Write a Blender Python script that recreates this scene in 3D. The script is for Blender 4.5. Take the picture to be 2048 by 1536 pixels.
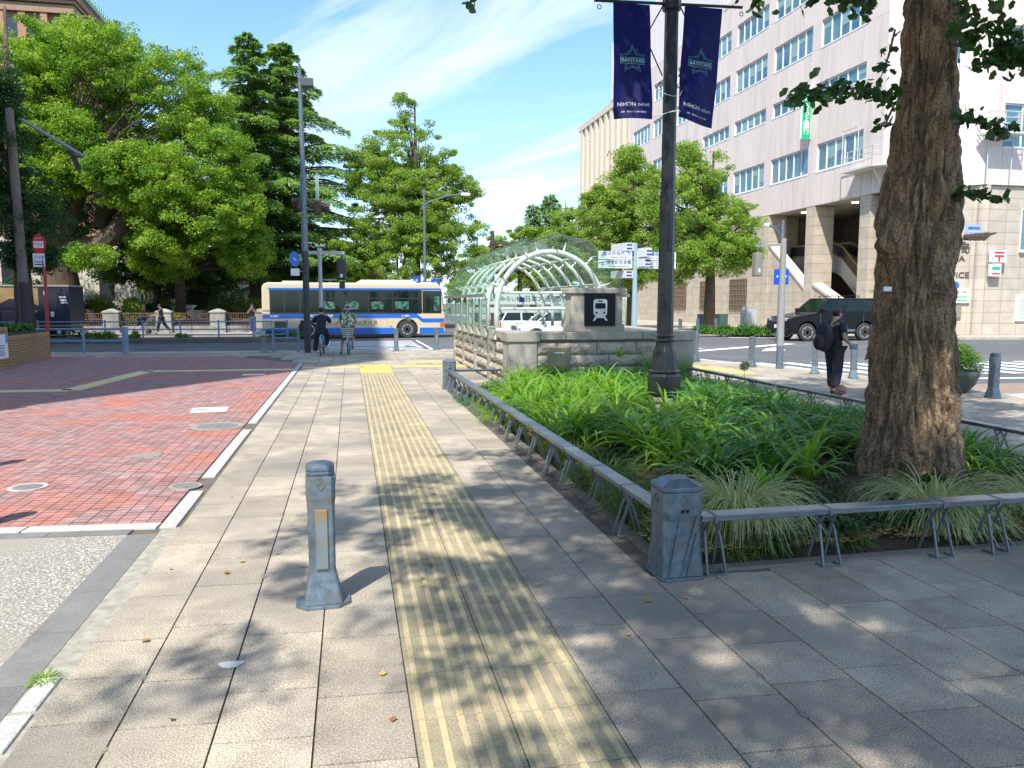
import bpy, bmesh, math, random
import numpy as np
from mathutils import Vector, Matrix
R = math.radians
random.seed(7); rng = np.random.default_rng(11)
scene = bpy.context.scene
for o in list(bpy.data.objects): bpy.data.objects.remove(o)
col = scene.collection

# ------------------------------------------------------------------ camera, sky, sun, exposure
cam = bpy.data.cameras.new("camera"); cam.sensor_width = 36; cam.lens = 27.04
cam.clip_start = 0.05; cam.clip_end = 4000
camo = bpy.data.objects.new("camera", cam); col.objects.link(camo)
camo.location = (0, 0, 1.75); camo.rotation_euler = (R(90 - 6.013), 0, R(-11.833))
scene.camera = camo
SUN_EL = R(54); SUN_DIR = Vector((-0.56 * math.cos(SUN_EL), -0.828 * math.cos(SUN_EL), math.sin(SUN_EL))).normalized()
sl = bpy.data.lights.new("sun", 'SUN'); sl.energy = 4.2; sl.angle = R(0.55); sl.color = (1.0, 0.955, 0.88)
so = bpy.data.objects.new("sun", sl); col.objects.link(so)
so.rotation_euler = SUN_DIR.to_track_quat('Z', 'Y').to_euler()
scene.view_settings.view_transform = 'Standard'; scene.view_settings.look = 'None'
scene.view_settings.exposure = 0.80; scene.view_settings.gamma = 1
W = bpy.data.worlds.new("World"); scene.world = W; W.use_nodes = True
nt = W.node_tree; nt.nodes.clear()
def N(nt, t, **k):
    n = nt.nodes.new(t)
    for a, b in k.items():
        if a in n.inputs: n.inputs[a].default_value = b
        else: setattr(n, a, b)
    return n
def L(nt, a, b): nt.links.new(a, b)
out = N(nt, 'ShaderNodeOutputWorld'); bg = N(nt, 'ShaderNodeBackground'); bg.inputs['Strength'].default_value = 0.15
sky = N(nt, 'ShaderNodeTexSky'); sky.sky_type = 'NISHITA'; sky.sun_disc = False
sky.sun_elevation = SUN_EL; sky.sun_rotation = math.atan2(SUN_DIR.x, SUN_DIR.y)
sky.air_density = 1.0; sky.dust_density = 0.6; sky.ozone_density = 1.6
# clouds live in the sky itself: long thin cirrus streaks and a low bank of cumulus
tc = N(nt, 'ShaderNodeTexCoord')
sep = N(nt, 'ShaderNodeSeparateXYZ'); L(nt, tc.outputs['Generated'], sep.inputs[0])
def M_(op, a, b=None, c=None, nt=nt):
    n = nt.nodes.new('ShaderNodeMath'); n.operation = op
    for i, v in enumerate((a, b, c)):
        if v is None: continue
        if isinstance(v, (int, float)): n.inputs[i].default_value = v
        else: nt.links.new(v, n.inputs[i])
    return n.outputs[0]
zc = M_('MAXIMUM', sep.outputs['Z'], 0.02)
u = M_('DIVIDE', sep.outputs['X'], M_('ADD', zc, 0.12)); v = M_('DIVIDE', sep.outputs['Y'], M_('ADD', zc, 0.12))
cmb = N(nt, 'ShaderNodeCombineXYZ'); L(nt, u, cmb.inputs[0]); L(nt, v, cmb.inputs[1])
mp = N(nt, 'ShaderNodeMapping'); mp.vector_type = 'TEXTURE'; mp.inputs['Rotation'].default_value = (0, 0, R(-52)); mp.inputs['Scale'].default_value = (1.9, .52, 1)
mp.inputs['Location'].default_value = (1.3, 0.4, 0)
L(nt, cmb.outputs[0], mp.inputs[0])
n1 = N(nt, 'ShaderNodeTexNoise'); n1.inputs['Scale'].default_value = 1.1; n1.inputs['Detail'].default_value = 9; n1.inputs['Roughness'].default_value = 0.58; n1.inputs['Distortion'].default_value = 0.5
L(nt, mp.outputs[0], n1.inputs[0])
r1 = N(nt, 'ShaderNodeValToRGB'); r1.color_ramp.elements[0].position = 0.44; r1.color_ramp.elements[1].position = 0.68
r1.color_ramp.elements[1].color = (.85, .85, .85, 1); L(nt, n1.outputs['Fac'], r1.inputs[0])
# cumulus near the horizon
n2 = N(nt, 'ShaderNodeTexNoise'); n2.inputs['Scale'].default_value = 7; n2.inputs['Detail'].default_value = 7; n2.inputs['Roughness'].default_value = .55
mp2 = N(nt, 'ShaderNodeMapping'); mp2.inputs['Scale'].default_value = (1, 1, 1.6); L(nt, tc.outputs['Generated'], mp2.inputs[0]); L(nt, mp2.outputs[0], n2.inputs[0])
band = M_('SUBTRACT', 1, M_('DIVIDE', M_('ABSOLUTE', M_('SUBTRACT', sep.outputs['Z'], 0.06)), 0.10))
cum = M_('MULTIPLY', M_('SUBTRACT', M_('ADD', n2.outputs['Fac'], M_('MULTIPLY', band, 0.16)), 0.62), 14)
cumc = N(nt, 'ShaderNodeClamp'); L(nt, cum, cumc.inputs[0])
low = M_('MULTIPLY', M_('POWER', M_('MAXIMUM', M_('SUBTRACT', 1, M_('MULTIPLY', zc, 1.7)), 0.0), 3), 0.55)
fac = M_('MAXIMUM', M_('MAXIMUM', r1.outputs[0], M_('MULTIPLY', cumc.outputs[0], 0.96)), low)
tint = N(nt, 'ShaderNodeMix'); tint.data_type = 'RGBA'; tint.blend_type = 'MULTIPLY'; tint.inputs[0].default_value = 1
L(nt, sky.outputs[0], tint.inputs[6]); tint.inputs[7].default_value = (0.74, 0.98, 1.14, 1)
mix = N(nt, 'ShaderNodeMix'); mix.data_type = 'RGBA'
L(nt, fac, mix.inputs[0]); L(nt, tint.outputs[2], mix.inputs[6]); mix.inputs[7].default_value = (4.8, 5.2, 5.7, 1)
L(nt, mix.outputs[2], bg.inputs['Color']); L(nt, bg.outputs[0], out.inputs['Surface'])

# ------------------------------------------------------------------ pixel helper: where a photo pixel meets the ground
F_, CX_, CY_ = 1538., 1024., 768.
_f = Vector((math.sin(R(11.833)) * math.cos(R(6.013)), math.cos(R(11.833)) * math.cos(R(6.013)), -math.sin(R(6.013))))
_r = Vector((math.cos(R(11.833)), -math.sin(R(11.833)), 0)); _u = _r.cross(_f)
def ray(px, py): return _f + _r * ((px - CX_) / F_) + _u * ((CY_ - py) / F_)
def G(px, py, z=0.):
    d = ray(px, py); t = (z - 1.75) / d.z; return Vector((d.x * t, d.y * t, z))
def PY(px, py, Y):
    d = ray(px, py); t = Y / d.y; return Vector((d.x * t, Y, 1.75 + d.z * t))
def PX(px, py, X):
    d = ray(px, py); t = X / d.x; return Vector((X, d.y * t, 1.75 + d.z * t))

# ------------------------------------------------------------------ materials
MATS = {}
def mat(name, c, rough=0.7, c2=None, scale=6., detail=6., bump=0., bscale=None, metal=0., spec=0.5, lo=.35, hi=.65,
        island=0., coord='Object', speck=0., sscale=220., coat=0., stretch=(1, 1, 1), stain=None, stain_scale=1.2, emit=None):
    if name in MATS: return MATS[name]
    m = bpy.data.materials.new(name); m.use_nodes = True; t = m.node_tree
    b = t.nodes['Principled BSDF']; b.inputs['Roughness'].default_value = rough; b.inputs['Metallic'].default_value = metal
    b.inputs['Specular IOR Level'].default_value = spec
    if coat: b.inputs['Coat Weight'].default_value = coat; b.inputs['Coat Roughness'].default_value = 0.05
    b.inputs['Base Color'].default_value = (*c, 1)
    cur = None
    tc = N(t, 'ShaderNodeTexCoord'); mp = N(t, 'ShaderNodeMapping'); mp.inputs['Scale'].default_value = stretch
    L(t, tc.outputs[coord], mp.inputs[0])
    def mixc(facs, a, bb, blend='MIX'):
        x = N(t, 'ShaderNodeMix'); x.data_type = 'RGBA'; x.blend_type = blend
        if isinstance(facs, (int, float)): x.inputs[0].default_value = facs
        else: L(t, facs, x.inputs[0])
        for i, q in ((6, a), (7, bb)):
            if isinstance(q, tuple): x.inputs[i].default_value = (*q, 1)
            else: L(t, q, x.inputs[i])
        return x.outputs[2]
    if c2 is not None:
        n = N(t, 'ShaderNodeTexNoise'); n.inputs['Scale'].default_value = scale; n.inputs['Detail'].default_value = detail; n.inputs['Roughness'].default_value = .62
        L(t, mp.outputs[0], n.inputs[0])
        rp = N(t, 'ShaderNodeMapRange'); rp.inputs[1].default_value = lo; rp.inputs[2].default_value = hi; L(t, n.outputs['Fac'], rp.inputs[0])
        cur = mixc(rp.outputs[0], c, c2)
    if island:
        g = N(t, 'ShaderNodeNewGeometry'); mr = N(t, 'ShaderNodeMapRange'); mr.inputs[3].default_value = 1 - island; mr.inputs[4].default_value = 1 + island
        L(t, g.outputs['Random Per Island'], mr.inputs[0])
        cb = N(t, 'ShaderNodeCombineColor')
        for i in range(3): L(t, mr.outputs[0], cb.inputs[i])
        cur = mixc(1.0, cur if cur is not None else c, cb.outputs[0], 'MULTIPLY')
    if speck:
        n = N(t, 'ShaderNodeTexNoise'); n.inputs['Scale'].default_value = sscale; n.inputs['Detail'].default_value = 2
        L(t, tc.outputs[coord], n.inputs[0])
        mr = N(t, 'ShaderNodeMapRange'); mr.inputs[1].default_value = .36; mr.inputs[2].default_value = .64; mr.inputs[3].default_value = 1 - speck; mr.inputs[4].default_value = 1 + speck
        L(t, n.outputs['Fac'], mr.inputs[0]); cb = N(t, 'ShaderNodeCombineColor')
        for i in range(3): L(t, mr.outputs[0], cb.inputs[i])
        cur = mixc(1.0, cur if cur is not None else c, cb.outputs[0], 'MULTIPLY')
    if stain:
        n = N(t, 'ShaderNodeTexNoise'); n.inputs['Scale'].default_value = stain_scale; n.inputs['Detail'].default_value = 5
        L(t, tc.outputs[coord], n.inputs[0])
        mr = N(t, 'ShaderNodeMapRange'); mr.inputs[1].default_value = .5; mr.inputs[2].default_value = .68; L(t, n.outputs['Fac'], mr.inputs[0])
        cur = mixc(mr.outputs[0], cur if cur is not None else c, stain)
    if cur is not None: L(t, cur, b.inputs['Base Color'])
    if bump:
        n = N(t, 'ShaderNodeTexNoise'); n.inputs['Scale'].default_value = bscale or scale * 4; n.inputs['Detail'].default_value = 5
        L(t, mp.outputs[0], n.inputs[0])
        bp = N(t, 'ShaderNodeBump'); bp.inputs['Strength'].default_value = min(1, bump); bp.inputs['Distance'].default_value = 0.01 * max(1, bump)
        L(t, n.outputs['Fac'], bp.inputs['Height']); L(t, bp.outputs[0], b.inputs['Normal'])
    if emit: b.inputs['Emission Color'].default_value = (*emit[0], 1); b.inputs['Emission Strength'].default_value = emit[1]
    MATS[name] = m; return m
def leafmat(name, c, c2, trans=0.35, rough=0.45, spec=.4):
    if name in MATS: return MATS[name]
    m = bpy.data.materials.new(name); m.use_nodes = True; t = m.node_tree; b = t.nodes['Principled BSDF']
    o = t.nodes['Material Output']
    g = N(t, 'ShaderNodeNewGeometry'); x = N(t, 'ShaderNodeMix'); x.data_type = 'RGBA'
    tcn = N(t, 'ShaderNodeTexCoord'); nn = N(t, 'ShaderNodeTexNoise'); nn.inputs['Scale'].default_value = .7; L(t, tcn.outputs['Object'], nn.inputs[0])
    a = M_('MULTIPLY_ADD', M_('SUBTRACT', nn.outputs['Fac'], .5, nt=t), 2.4, g.outputs['Random Per Island'], nt=t)
    L(t, a, x.inputs[0]); x.inputs[6].default_value = (*c, 1); x.inputs[7].default_value = (*c2, 1)
    L(t, x.outputs[2], b.inputs['Base Color']); b.inputs['Roughness'].default_value = rough; b.inputs['Specular IOR Level'].default_value = spec
    tr = N(t, 'ShaderNodeBsdfTranslucent'); y = N(t, 'ShaderNodeMix'); y.data_type = 'RGBA'; y.blend_type = 'MULTIPLY'; y.inputs[0].default_value = 1
    L(t, x.outputs[2], y.inputs[6]); y.inputs[7].default_value = (1.5, 1.45, .6, 1); L(t, y.outputs[2], tr.inputs[0])
    ms = N(t, 'ShaderNodeMixShader'); ms.inputs[0].default_value = trans
    L(t, b.outputs[0], ms.inputs[1]); L(t, tr.outputs[0], ms.inputs[2]); L(t, ms.outputs[0], o.inputs['Surface'])
    MATS[name] = m; return m
def tilemat(name, c, c2, bw, bh, mortar, axis='YZ', msize=.012, off=0., var=.12, rough=.6):
    if name in MATS: return MATS[name]
    m = bpy.data.materials.new(name); m.use_nodes = True; t = m.node_tree; b = t.nodes['Principled BSDF']; b.inputs['Roughness'].default_value = rough
    tcn = N(t, 'ShaderNodeTexCoord'); s = N(t, 'ShaderNodeSeparateXYZ'); L(t, tcn.outputs['Object'], s.inputs[0])
    cb = N(t, 'ShaderNodeCombineXYZ')
    if axis == 'H': L(t, M_('ADD', s.outputs['X'], M_('MULTIPLY', s.outputs['Y'], -1, nt=t), nt=t), cb.inputs[0])
    else: L(t, s.outputs[axis[0]], cb.inputs[0])
    L(t, s.outputs['Z' if axis == 'H' else axis[1]], cb.inputs[1])
    br = N(t, 'ShaderNodeTexBrick'); L(t, cb.outputs[0], br.inputs['Vector']); br.offset = off
    br.inputs['Scale'].default_value = 1; br.inputs['Brick Width'].default_value = bw; br.inputs['Row Height'].default_value = bh
    br.inputs['Mortar Size'].default_value = msize; br.inputs['Mortar Smooth'].default_value = .1
    br.inputs['Color1'].default_value = (*c, 1); br.inputs['Color2'].default_value = (*c2, 1); br.inputs['Mortar'].default_value = (*mortar, 1)
    nn = N(t, 'ShaderNodeTexNoise'); nn.inputs['Scale'].default_value = 1.6; nn.inputs['Detail'].default_value = 6; L(t, tcn.outputs['Object'], nn.inputs[0])
    mr = N(t, 'ShaderNodeMapRange'); mr.inputs[1].default_value = .3; mr.inputs[2].default_value = .7; mr.inputs[3].default_value = 1 - var; mr.inputs[4].default_value = 1 + var; L(t, nn.outputs['Fac'], mr.inputs[0])
    cc = N(t, 'ShaderNodeCombineColor')
    for i in range(3): L(t, mr.outputs[0], cc.inputs[i])
    x = N(t, 'ShaderNodeMix'); x.data_type = 'RGBA'; x.blend_type = 'MULTIPLY'; x.inputs[0].default_value = 1
    L(t, br.outputs['Color'], x.inputs[6]); L(t, cc.outputs[0], x.inputs[7]); L(t, x.outputs[2], b.inputs['Base Color'])
    bp = N(t, 'ShaderNodeBump'); bp.inputs['Distance'].default_value = .01; bp.invert = True; L(t, br.outputs['Fac'], bp.inputs['Height']); L(t, bp.outputs[0], b.inputs['Normal'])
    MATS[name] = m; return m
def glassmat(name, c, rough=0.02, alpha=0.35, tint=None):
    """thin pane: part transparent, part mirror, a little body colour"""
    if name in MATS: return MATS[name]
    m = bpy.data.materials.new(name); m.use_nodes = True; t = m.node_tree; t.nodes.clear(); o = N(t, 'ShaderNodeOutputMaterial')
    tr = N(t, 'ShaderNodeBsdfTransparent'); tr.inputs[0].default_value = (*(tint or c), 1)
    df = N(t, 'ShaderNodeBsdfPrincipled'); df.inputs['Base Color'].default_value = (*c, 1); df.inputs['Roughness'].default_value = rough
    df.inputs['Specular IOR Level'].default_value = .9
    ms = N(t, 'ShaderNodeMixShader'); ms.inputs[0].default_value = alpha
    L(t, tr.outputs[0], ms.inputs[1]); L(t, df.outputs[0], ms.inputs[2]); L(t, ms.outputs[0], o.inputs[0])
    MATS[name] = m; return m

# ------------------------------------------------------------------ mesh builder
class MB:
    def __init__(s): s.v = []; s.f = []; s.m = []; s.mi = 0; s.T = Matrix.Identity(4)
    def add(s, vs, fs):
        b = len(s.v); s.v += [tuple(s.T @ Vector(p)) for p in vs]; s.f += [tuple(b + i for i in f) for f in fs]; s.m += [s.mi] * len(fs); return s
    def box(s, x0, x1, y0, y1, z0, z1):
        return s.add([(x0, y0, z0), (x1, y0, z0), (x1, y1, z0), (x0, y1, z0), (x0, y0, z1), (x1, y0, z1), (x1, y1, z1), (x0, y1, z1)],
                     [(3, 2, 1, 0), (4, 5, 6, 7), (0, 1, 5, 4), (1, 2, 6, 5), (2, 3, 7, 6), (3, 0, 4, 7)])
    def cbox(s, c, sz): return s.box(c[0] - sz[0] / 2, c[0] + sz[0] / 2, c[1] - sz[1] / 2, c[1] + sz[1] / 2, c[2] - sz[2] / 2, c[2] + sz[2] / 2)
    def loft(s, rings, cap=True):
        n = len(rings[0]); vs = [p for r in rings for p in r]; fs = []
        for i in range(len(rings) - 1):
            for j in range(n): k = (j + 1) % n; fs.append((i * n + j, i * n + k, (i + 1) * n + k, (i + 1) * n + j))
        if cap: fs += [tuple(range(n))[::-1], tuple((len(rings) - 1) * n + j for j in range(n))]
        return s.add(vs, fs)
    def prism(s, poly, z0, z1): return s.loft([[(x, y, z0) for x, y in poly], [(x, y, z1) for x, y in poly]])
    def lathe(s, prof, n=16, c=(0, 0), rot=0, sx=1., sy=1.):
        return s.loft([[(c[0] + r * sx * math.cos(2 * math.pi * (j + rot) / n), c[1] + r * sy * math.sin(2 * math.pi * (j + rot) / n), z) for j in range(n)] for r, z in prof])
    def tube(s, pts, r, n=8, cap=True):
        pts = [Vector(p) for p in pts]; rs = r if isinstance(r, (list, tuple)) else [r] * len(pts); rings = []
        up = None
        for i, p in enumerate(pts):
            d = (pts[min(i + 1, len(pts) - 1)] - pts[max(i - 1, 0)]).normalized()
            if up is None: up = d.orthogonal().normalized()
            up = (up - d * up.dot(d)).normalized(); w = d.cross(up)
            rings.append([tuple(p + (up * math.cos(2 * math.pi * j / n) + w * math.sin(2 * math.pi * j / n)) * rs[i]) for j in range(n)])
        return s.loft(rings, cap)
    def bar(s, p0, p1, w, h):
        p0, p1 = Vector(p0), Vector(p1); d = (p1 - p0).normalized(); a = Vector((0, 0, 1))
        if abs(d.z) > .98: a = Vector((1, 0, 0))
        x = d.cross(a).normalized() * w / 2; y = x.cross(d).normalized() * h / 2
        return s.loft([[tuple(p + x * i + y * j) for i, j in ((-1, -1), (1, -1), (1, 1), (-1, 1))] for p in (p0, p1)])
    def quad(s, a, b, c, d): return s.add([a, b, c, d], [(0, 1, 2, 3)])
    def ball(s, c, r, n=10, m=6, sx=1, sy=1, sz=1):
        vs = [(c[0], c[1], c[2] + r * sz)]; fs = []
        for i in range(1, m):
            for j in range(n):
                a, b = math.pi * i / m, 2 * math.pi * j / n
                vs.append((c[0] + r * sx * math.sin(a) * math.cos(b), c[1] + r * sy * math.sin(a) * math.sin(b), c[2] + r * sz * math.cos(a)))
        vs.append((c[0], c[1], c[2] - r * sz))
        for j in range(n): fs.append((0, 1 + j, 1 + (j + 1) % n)); fs.append((len(vs) - 1, len(vs) - 1 - n + (j + 1) % n, len(vs) - 1 - n + j))
        for i in range(m - 2):
            for j in range(n): fs.append((1 + i * n + j, 1 + (i + 1) * n + j, 1 + (i + 1) * n + (j + 1) % n, 1 + i * n + (j + 1) % n))
        return s.add(vs, fs)
    def build(s, name, mats, parent=None, loc=(0, 0, 0), rz=0, bevel=0, smooth=False, seg=2, sub=0, **tags):
        me = bpy.data.meshes.new(name); me.from_pydata(s.v, [], s.f)
        bm = bmesh.new(); bm.from_mesh(me); bmesh.ops.recalc_face_normals(bm, faces=bm.faces); bm.to_mesh(me); bm.free()
        mats = mats if isinstance(mats, (list, tuple)) else [mats]
        for q in mats: me.materials.append(q)
        if len(me.polygons) == len(s.m): me.polygons.foreach_set('material_index', s.m)
        if smooth: me.polygons.foreach_set('use_smooth', [True] * len(me.polygons))
        o = bpy.data.objects.new(name, me); col.objects.link(o); o.location = loc; o.rotation_euler = (0, 0, rz)
        if parent is not None: o.parent = parent
        if bevel:
            b = o.modifiers.new('bevel', 'BEVEL'); b.width = bevel; b.segments = seg; b.limit_method = 'ANGLE'; b.angle_limit = R(35)
        if sub: q = o.modifiers.new('sub', 'SUBSURF'); q.levels = q.render_levels = sub
        for k, x in tags.items(): o[k] = x
        return o
def rad(a, b=0, c=0): return a
def thing(name, label, cat, loc=(0, 0, 0), rz=0, group=None):
    o = bpy.data.objects.new(name, None); col.objects.link(o); o.location = loc; o.rotation_euler = (0, 0, rz); o.empty_display_size = .2
    o['label'] = label; o['category'] = cat
    if group: o['group'] = group
    return o
def tag(o, label, cat, group=None):
    o['label'] = label; o['category'] = cat
    if group: o['group'] = group
    return o
def st(o, kind='structure'): o['kind'] = kind; return o
def dup(root, loc=None, rz=None, label=None, scale=None, group=None):
    kids = {}
    for o in list(col.objects):
        if o.parent: kids.setdefault(o.parent.name, []).append(o)
    def cp(o, par):
        c = o.copy(); col.objects.link(c); c.parent = par
        for ch in kids.get(o.name, []): cp(ch, c)
        return c
    r = cp(root, None)
    if loc is not None: r.location = loc
    if rz is not None: r.rotation_euler = (0, 0, rz)
    if scale is not None: r.scale = (scale,) * 3 if isinstance(scale, (int, float)) else scale
    if label: r['label'] = label
    if group: r['group'] = group
    return r
def npmesh(name, V, Fc, mats, parent=None, smooth=False, mi=None, loc=(0, 0, 0), **tags):
    V = np.asarray(V, dtype=np.float32).reshape(-1, 3); Fc = np.asarray(Fc, dtype=np.int32); k = Fc.shape[1]
    me = bpy.data.meshes.new(name); me.vertices.add(len(V)); me.vertices.foreach_set('co', V.ravel())
    me.loops.add(Fc.size); me.loops.foreach_set('vertex_index', Fc.ravel()); me.polygons.add(len(Fc))
    me.polygons.foreach_set('loop_start', np.arange(0, Fc.size, k, dtype=np.int32)); me.polygons.foreach_set('loop_total', np.full(len(Fc), k, dtype=np.int32))
    for q in (mats if isinstance(mats, (list, tuple)) else [mats]): me.materials.append(q)
    if mi is not None: me.polygons.foreach_set('material_index', np.asarray(mi, dtype=np.int32))
    me.polygons.foreach_set('use_smooth', [bool(smooth)] * len(Fc))
    me.update(calc_edges=True); me.validate()
    o = bpy.data.objects.new(name, me); col.objects.link(o); o.location = loc
    if parent is not None: o.parent = parent
    for kk, x in tags.items(): o[kk] = x
    return o
def text(name, s, size, m, parent=None, loc=(0, 0, 0), rot=(R(90), 0, 0), align='CENTER', ext=.002, sx=1., bold=0., vertical=False):
    cu = bpy.data.curves.new(name, 'FONT'); cu.body = '\n'.join(s) if vertical else s; cu.size = size; cu.align_x = align; cu.align_y = 'CENTER'
    cu.extrude = ext; cu.offset = bold; cu.space_line = .82 if vertical else 1; cu.resolution_u = 3
    o = bpy.data.objects.new(name, cu); col.objects.link(o)
    dg = bpy.context.evaluated_depsgraph_get(); me = bpy.data.meshes.new_from_object(o.evaluated_get(dg)); bpy.data.objects.remove(o)
    me.materials.clear(); me.materials.append(m)
    o = bpy.data.objects.new(name, me); col.objects.link(o); o.location = loc; o.rotation_euler = rot; o.scale = (sx, 1, 1)
    if parent is not None: o.parent = parent
    return o

# ------------------------------------------------------------------ shared materials
slab_m = mat('granite_slab', (.43, .365, .275), .8, (.33, .285, .225), 2.2, island=.15, speck=.40, sscale=130, bump=.5, bscale=120, coord='Object', stain=(.22, .20, .17), stain_scale=.8)
def dirty(m, dens=2.6, r=.055):
    t = m.node_tree; b = t.nodes['Principled BSDF']; src = b.inputs['Base Color'].links[0].from_socket
    tcn = N(t, 'ShaderNodeTexCoord'); vo = N(t, 'ShaderNodeTexVoronoi'); vo.inputs['Scale'].default_value = dens; L(t, tcn.outputs['Object'], vo.inputs['Vector'])
    nn = N(t, 'ShaderNodeTexNoise'); nn.inputs['Scale'].default_value = 30; L(t, tcn.outputs['Object'], nn.inputs[0])
    d = M_('ADD', vo.outputs['Distance'], M_('MULTIPLY', nn.outputs['Fac'], .05, nt=t), nt=t)
    sp = N(t, 'ShaderNodeSeparateColor'); L(t, vo.outputs['Color'], sp.inputs[0])
    on = M_('MULTIPLY', M_('LESS_THAN', d, M_('MULTIPLY', sp.outputs[0], r * 1.6, nt=t), nt=t), M_('GREATER_THAN', sp.outputs[1], .45, nt=t), nt=t)
    x = N(t, 'ShaderNodeMix'); x.data_type = 'RGBA'; L(t, M_('MULTIPLY', on, .55, nt=t), x.inputs[0]); L(t, src, x.inputs[6]); x.inputs[7].default_value = (.13, .12, .105, 1)
    n3 = N(t, 'ShaderNodeTexNoise'); n3.inputs['Scale'].default_value = 3.2; n3.inputs['Detail'].default_value = 8; n3.inputs['Roughness'].default_value = .7; L(t, tcn.outputs['Object'], n3.inputs[0])
    mr = N(t, 'ShaderNodeMapRange'); mr.inputs[1].default_value = .35; mr.inputs[2].default_value = .7; mr.inputs[3].default_value = .80; mr.inputs[4].default_value = 1.22; L(t, n3.outputs['Fac'], mr.inputs[0])
    cb = N(t, 'ShaderNodeCombineColor')
    for i in range(3): L(t, mr.outputs[0], cb.inputs[i])
    y = N(t, 'ShaderNodeMix'); y.data_type = 'RGBA'; y.blend_type = 'MULTIPLY'; y.inputs[0].default_value = 1; L(t, x.outputs[2], y.inputs[6]); L(t, cb.outputs[0], y.inputs[7]); L(t, y.outputs[2], b.inputs['Base Color'])
dirty(slab_m)
grout_m = mat('grout', (.10, .085, .07), .95, (.16, .13, .10), 9)
tact_m = mat('tactile_tile', (.36, .30, .18), .8, (.28, .245, .165), 3, island=.08, speck=.25, sscale=130, stain=(.25, .22, .15), stain_scale=1.3)
tactbar_m = mat('tactile_bar', (.52, .42, .235), .75, (.43, .35, .21), 5, speck=.15, sscale=130)
dirty(tact_m, 3.0, .03); dirty(tactbar_m, 3.0, .02)
yel_m = mat('yellow_tile', (.80, .55, .10), .75, (.68, .47, .12), 4, island=.06)
kerb_m = mat('pale_kerbstone', (.47, .46, .42), .85, (.42, .41, .38), 5, island=.08, speck=.25, sscale=120)
asph_m = mat('asphalt', (.115, .118, .122), .9, (.085, .088, .092), 1.2, speck=.35, sscale=60, stain=(.14, .14, .14), stain_scale=.25)
paint_m = mat('road_paint', (.85, .85, .83), .7, (.70, .70, .69), 7)
zinc_m = mat('galvanised_steel', (.185, .245, .295), .45, (.12, .155, .19), 14, metal=.5, stain=(.185, .185, .175), stain_scale=9, bump=.25, lo=.38, hi=.62)
bluest_m = mat('blue_grey_paint', (.21, .31, .42), .5, (.16, .24, .34), 6, metal=.2)
rail_m = mat('rail_top_metal', (.30, .33, .35), .35, (.20, .22, .25), 5, metal=.75, bump=.2, bscale=40)
raild_m = mat('rail_leg_metal', (.22, .24, .26), .5, (.14, .15, .17), 6, metal=.5)
dark_m = mat('dark_grey_paint', (.016, .020, .024), .35, (.03, .035, .04), 5, metal=.3)
stone_m = mat('beige_granite', (.39, .36, .30), .8, (.34, .30, .25), 2.5, speck=.2, sscale=90, stain=(.27, .25, .21), stain_scale=1.5)
rock_m = mat('rock_face_granite', (.47, .41, .33), .9, (.31, .275, .23), 3, speck=.25, sscale=70, bump=2.0, bscale=14)
white_m = mat('white_paint', (.80, .80, .78), .4, (.72, .72, .70), 4)
black_m = mat('black_gloss', (.008, .009, .014), .2)
signw_m = mat('sign_white', (.78, .79, .80), .45, (.72, .73, .75), 3)
blue_m = mat('sign_blue', (.02, .16, .62), .45); navy_m = mat('navy_lettering', (.02, .05, .30), .5); red_m = mat('sign_red', (.62, .03, .03), .45)
steel_m = mat('bright_steel', (.55, .57, .58), .3, metal=.9)
rubber_m = mat('tyre_rubber', (.022, .021, .020), .8, (.05, .045, .04), 8)
soil_m = mat('soil', (.09, .06, .035), .95, (.05, .035, .022), 6, bump=2, bscale=30, speck=.4, sscale=60)
bark_m = mat('tree_bark', (.13, .095, .06), .9, (.06, .042, .03), 5, bump=3, bscale=6, stretch=(3, 3, .6))
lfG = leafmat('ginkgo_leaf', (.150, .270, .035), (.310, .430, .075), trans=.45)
lfC = leafmat('camphor_leaf', (.080, .215, .022), (.340, .480, .055), trans=.48)
lfD = leafmat('dark_leaf', (.018, .060, .016), (.050, .120, .025), trans=.25)
lfN = leafmat('cedar_needles', (.110, .240, .065), (.290, .430, .120), trans=.35)

# ================================================================== GROUND AND PAVING
def inpoly(x, y, P):
    c = False; j = len(P) - 1
    for i in range(len(P)):
        if (P[i][1] > y) != (P[j][1] > y) and x < (P[j][0] - P[i][0]) * (y - P[i][1]) / (P[j][1] - P[i][1]) + P[i][0]: c = not c
        j = i
    return c
ROADZ = -.12
m = MB(); m.box(-900, 900, -300, 1800, -1.2, ROADZ - .002); st(m.build('ground', mat('far_ground', (.16, .15, .12), .95, (.08, .10, .05), .02)))
m = MB(); m.quad((-120, 24, ROADZ), (120, 24, ROADZ), (120, 46, ROADZ), (-120, 46, ROADZ)); m.quad((8, -60, ROADZ + .004), (29, -60, ROADZ + .004), (29, 140, ROADZ + .004), (8, 140, ROADZ + .004))
m.quad((1, 40, ROADZ + .006), (15, 40, ROADZ + .006), (15, 200, ROADZ + .006), (1, 200, ROADZ + .006))
st(m.build('road', asph_m))
KERB = [(-14.6, 30.6), (-9.0, 29.9), (-3.2, 29.45), (3.4, 29.15), (6.2, 27.9), (8.9, 25.3), (10.8, 22.2), (11.8, 18.6), (12.3, 15.2), (12.45, 11.0), (12.9, -12)]
PAVE = KERB + [(-1.35, -12), (-1.35, 22.9), (-2.6, 26.5), (-14.6, 28.3)]
BED = (2.02, 7.02, 4.55, 15.5)
m = MB(); m.prism([(-60, 30.6)] + KERB + [(-60, -12)], -.5, -.012); st(m.build('pavement', grout_m))
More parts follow.
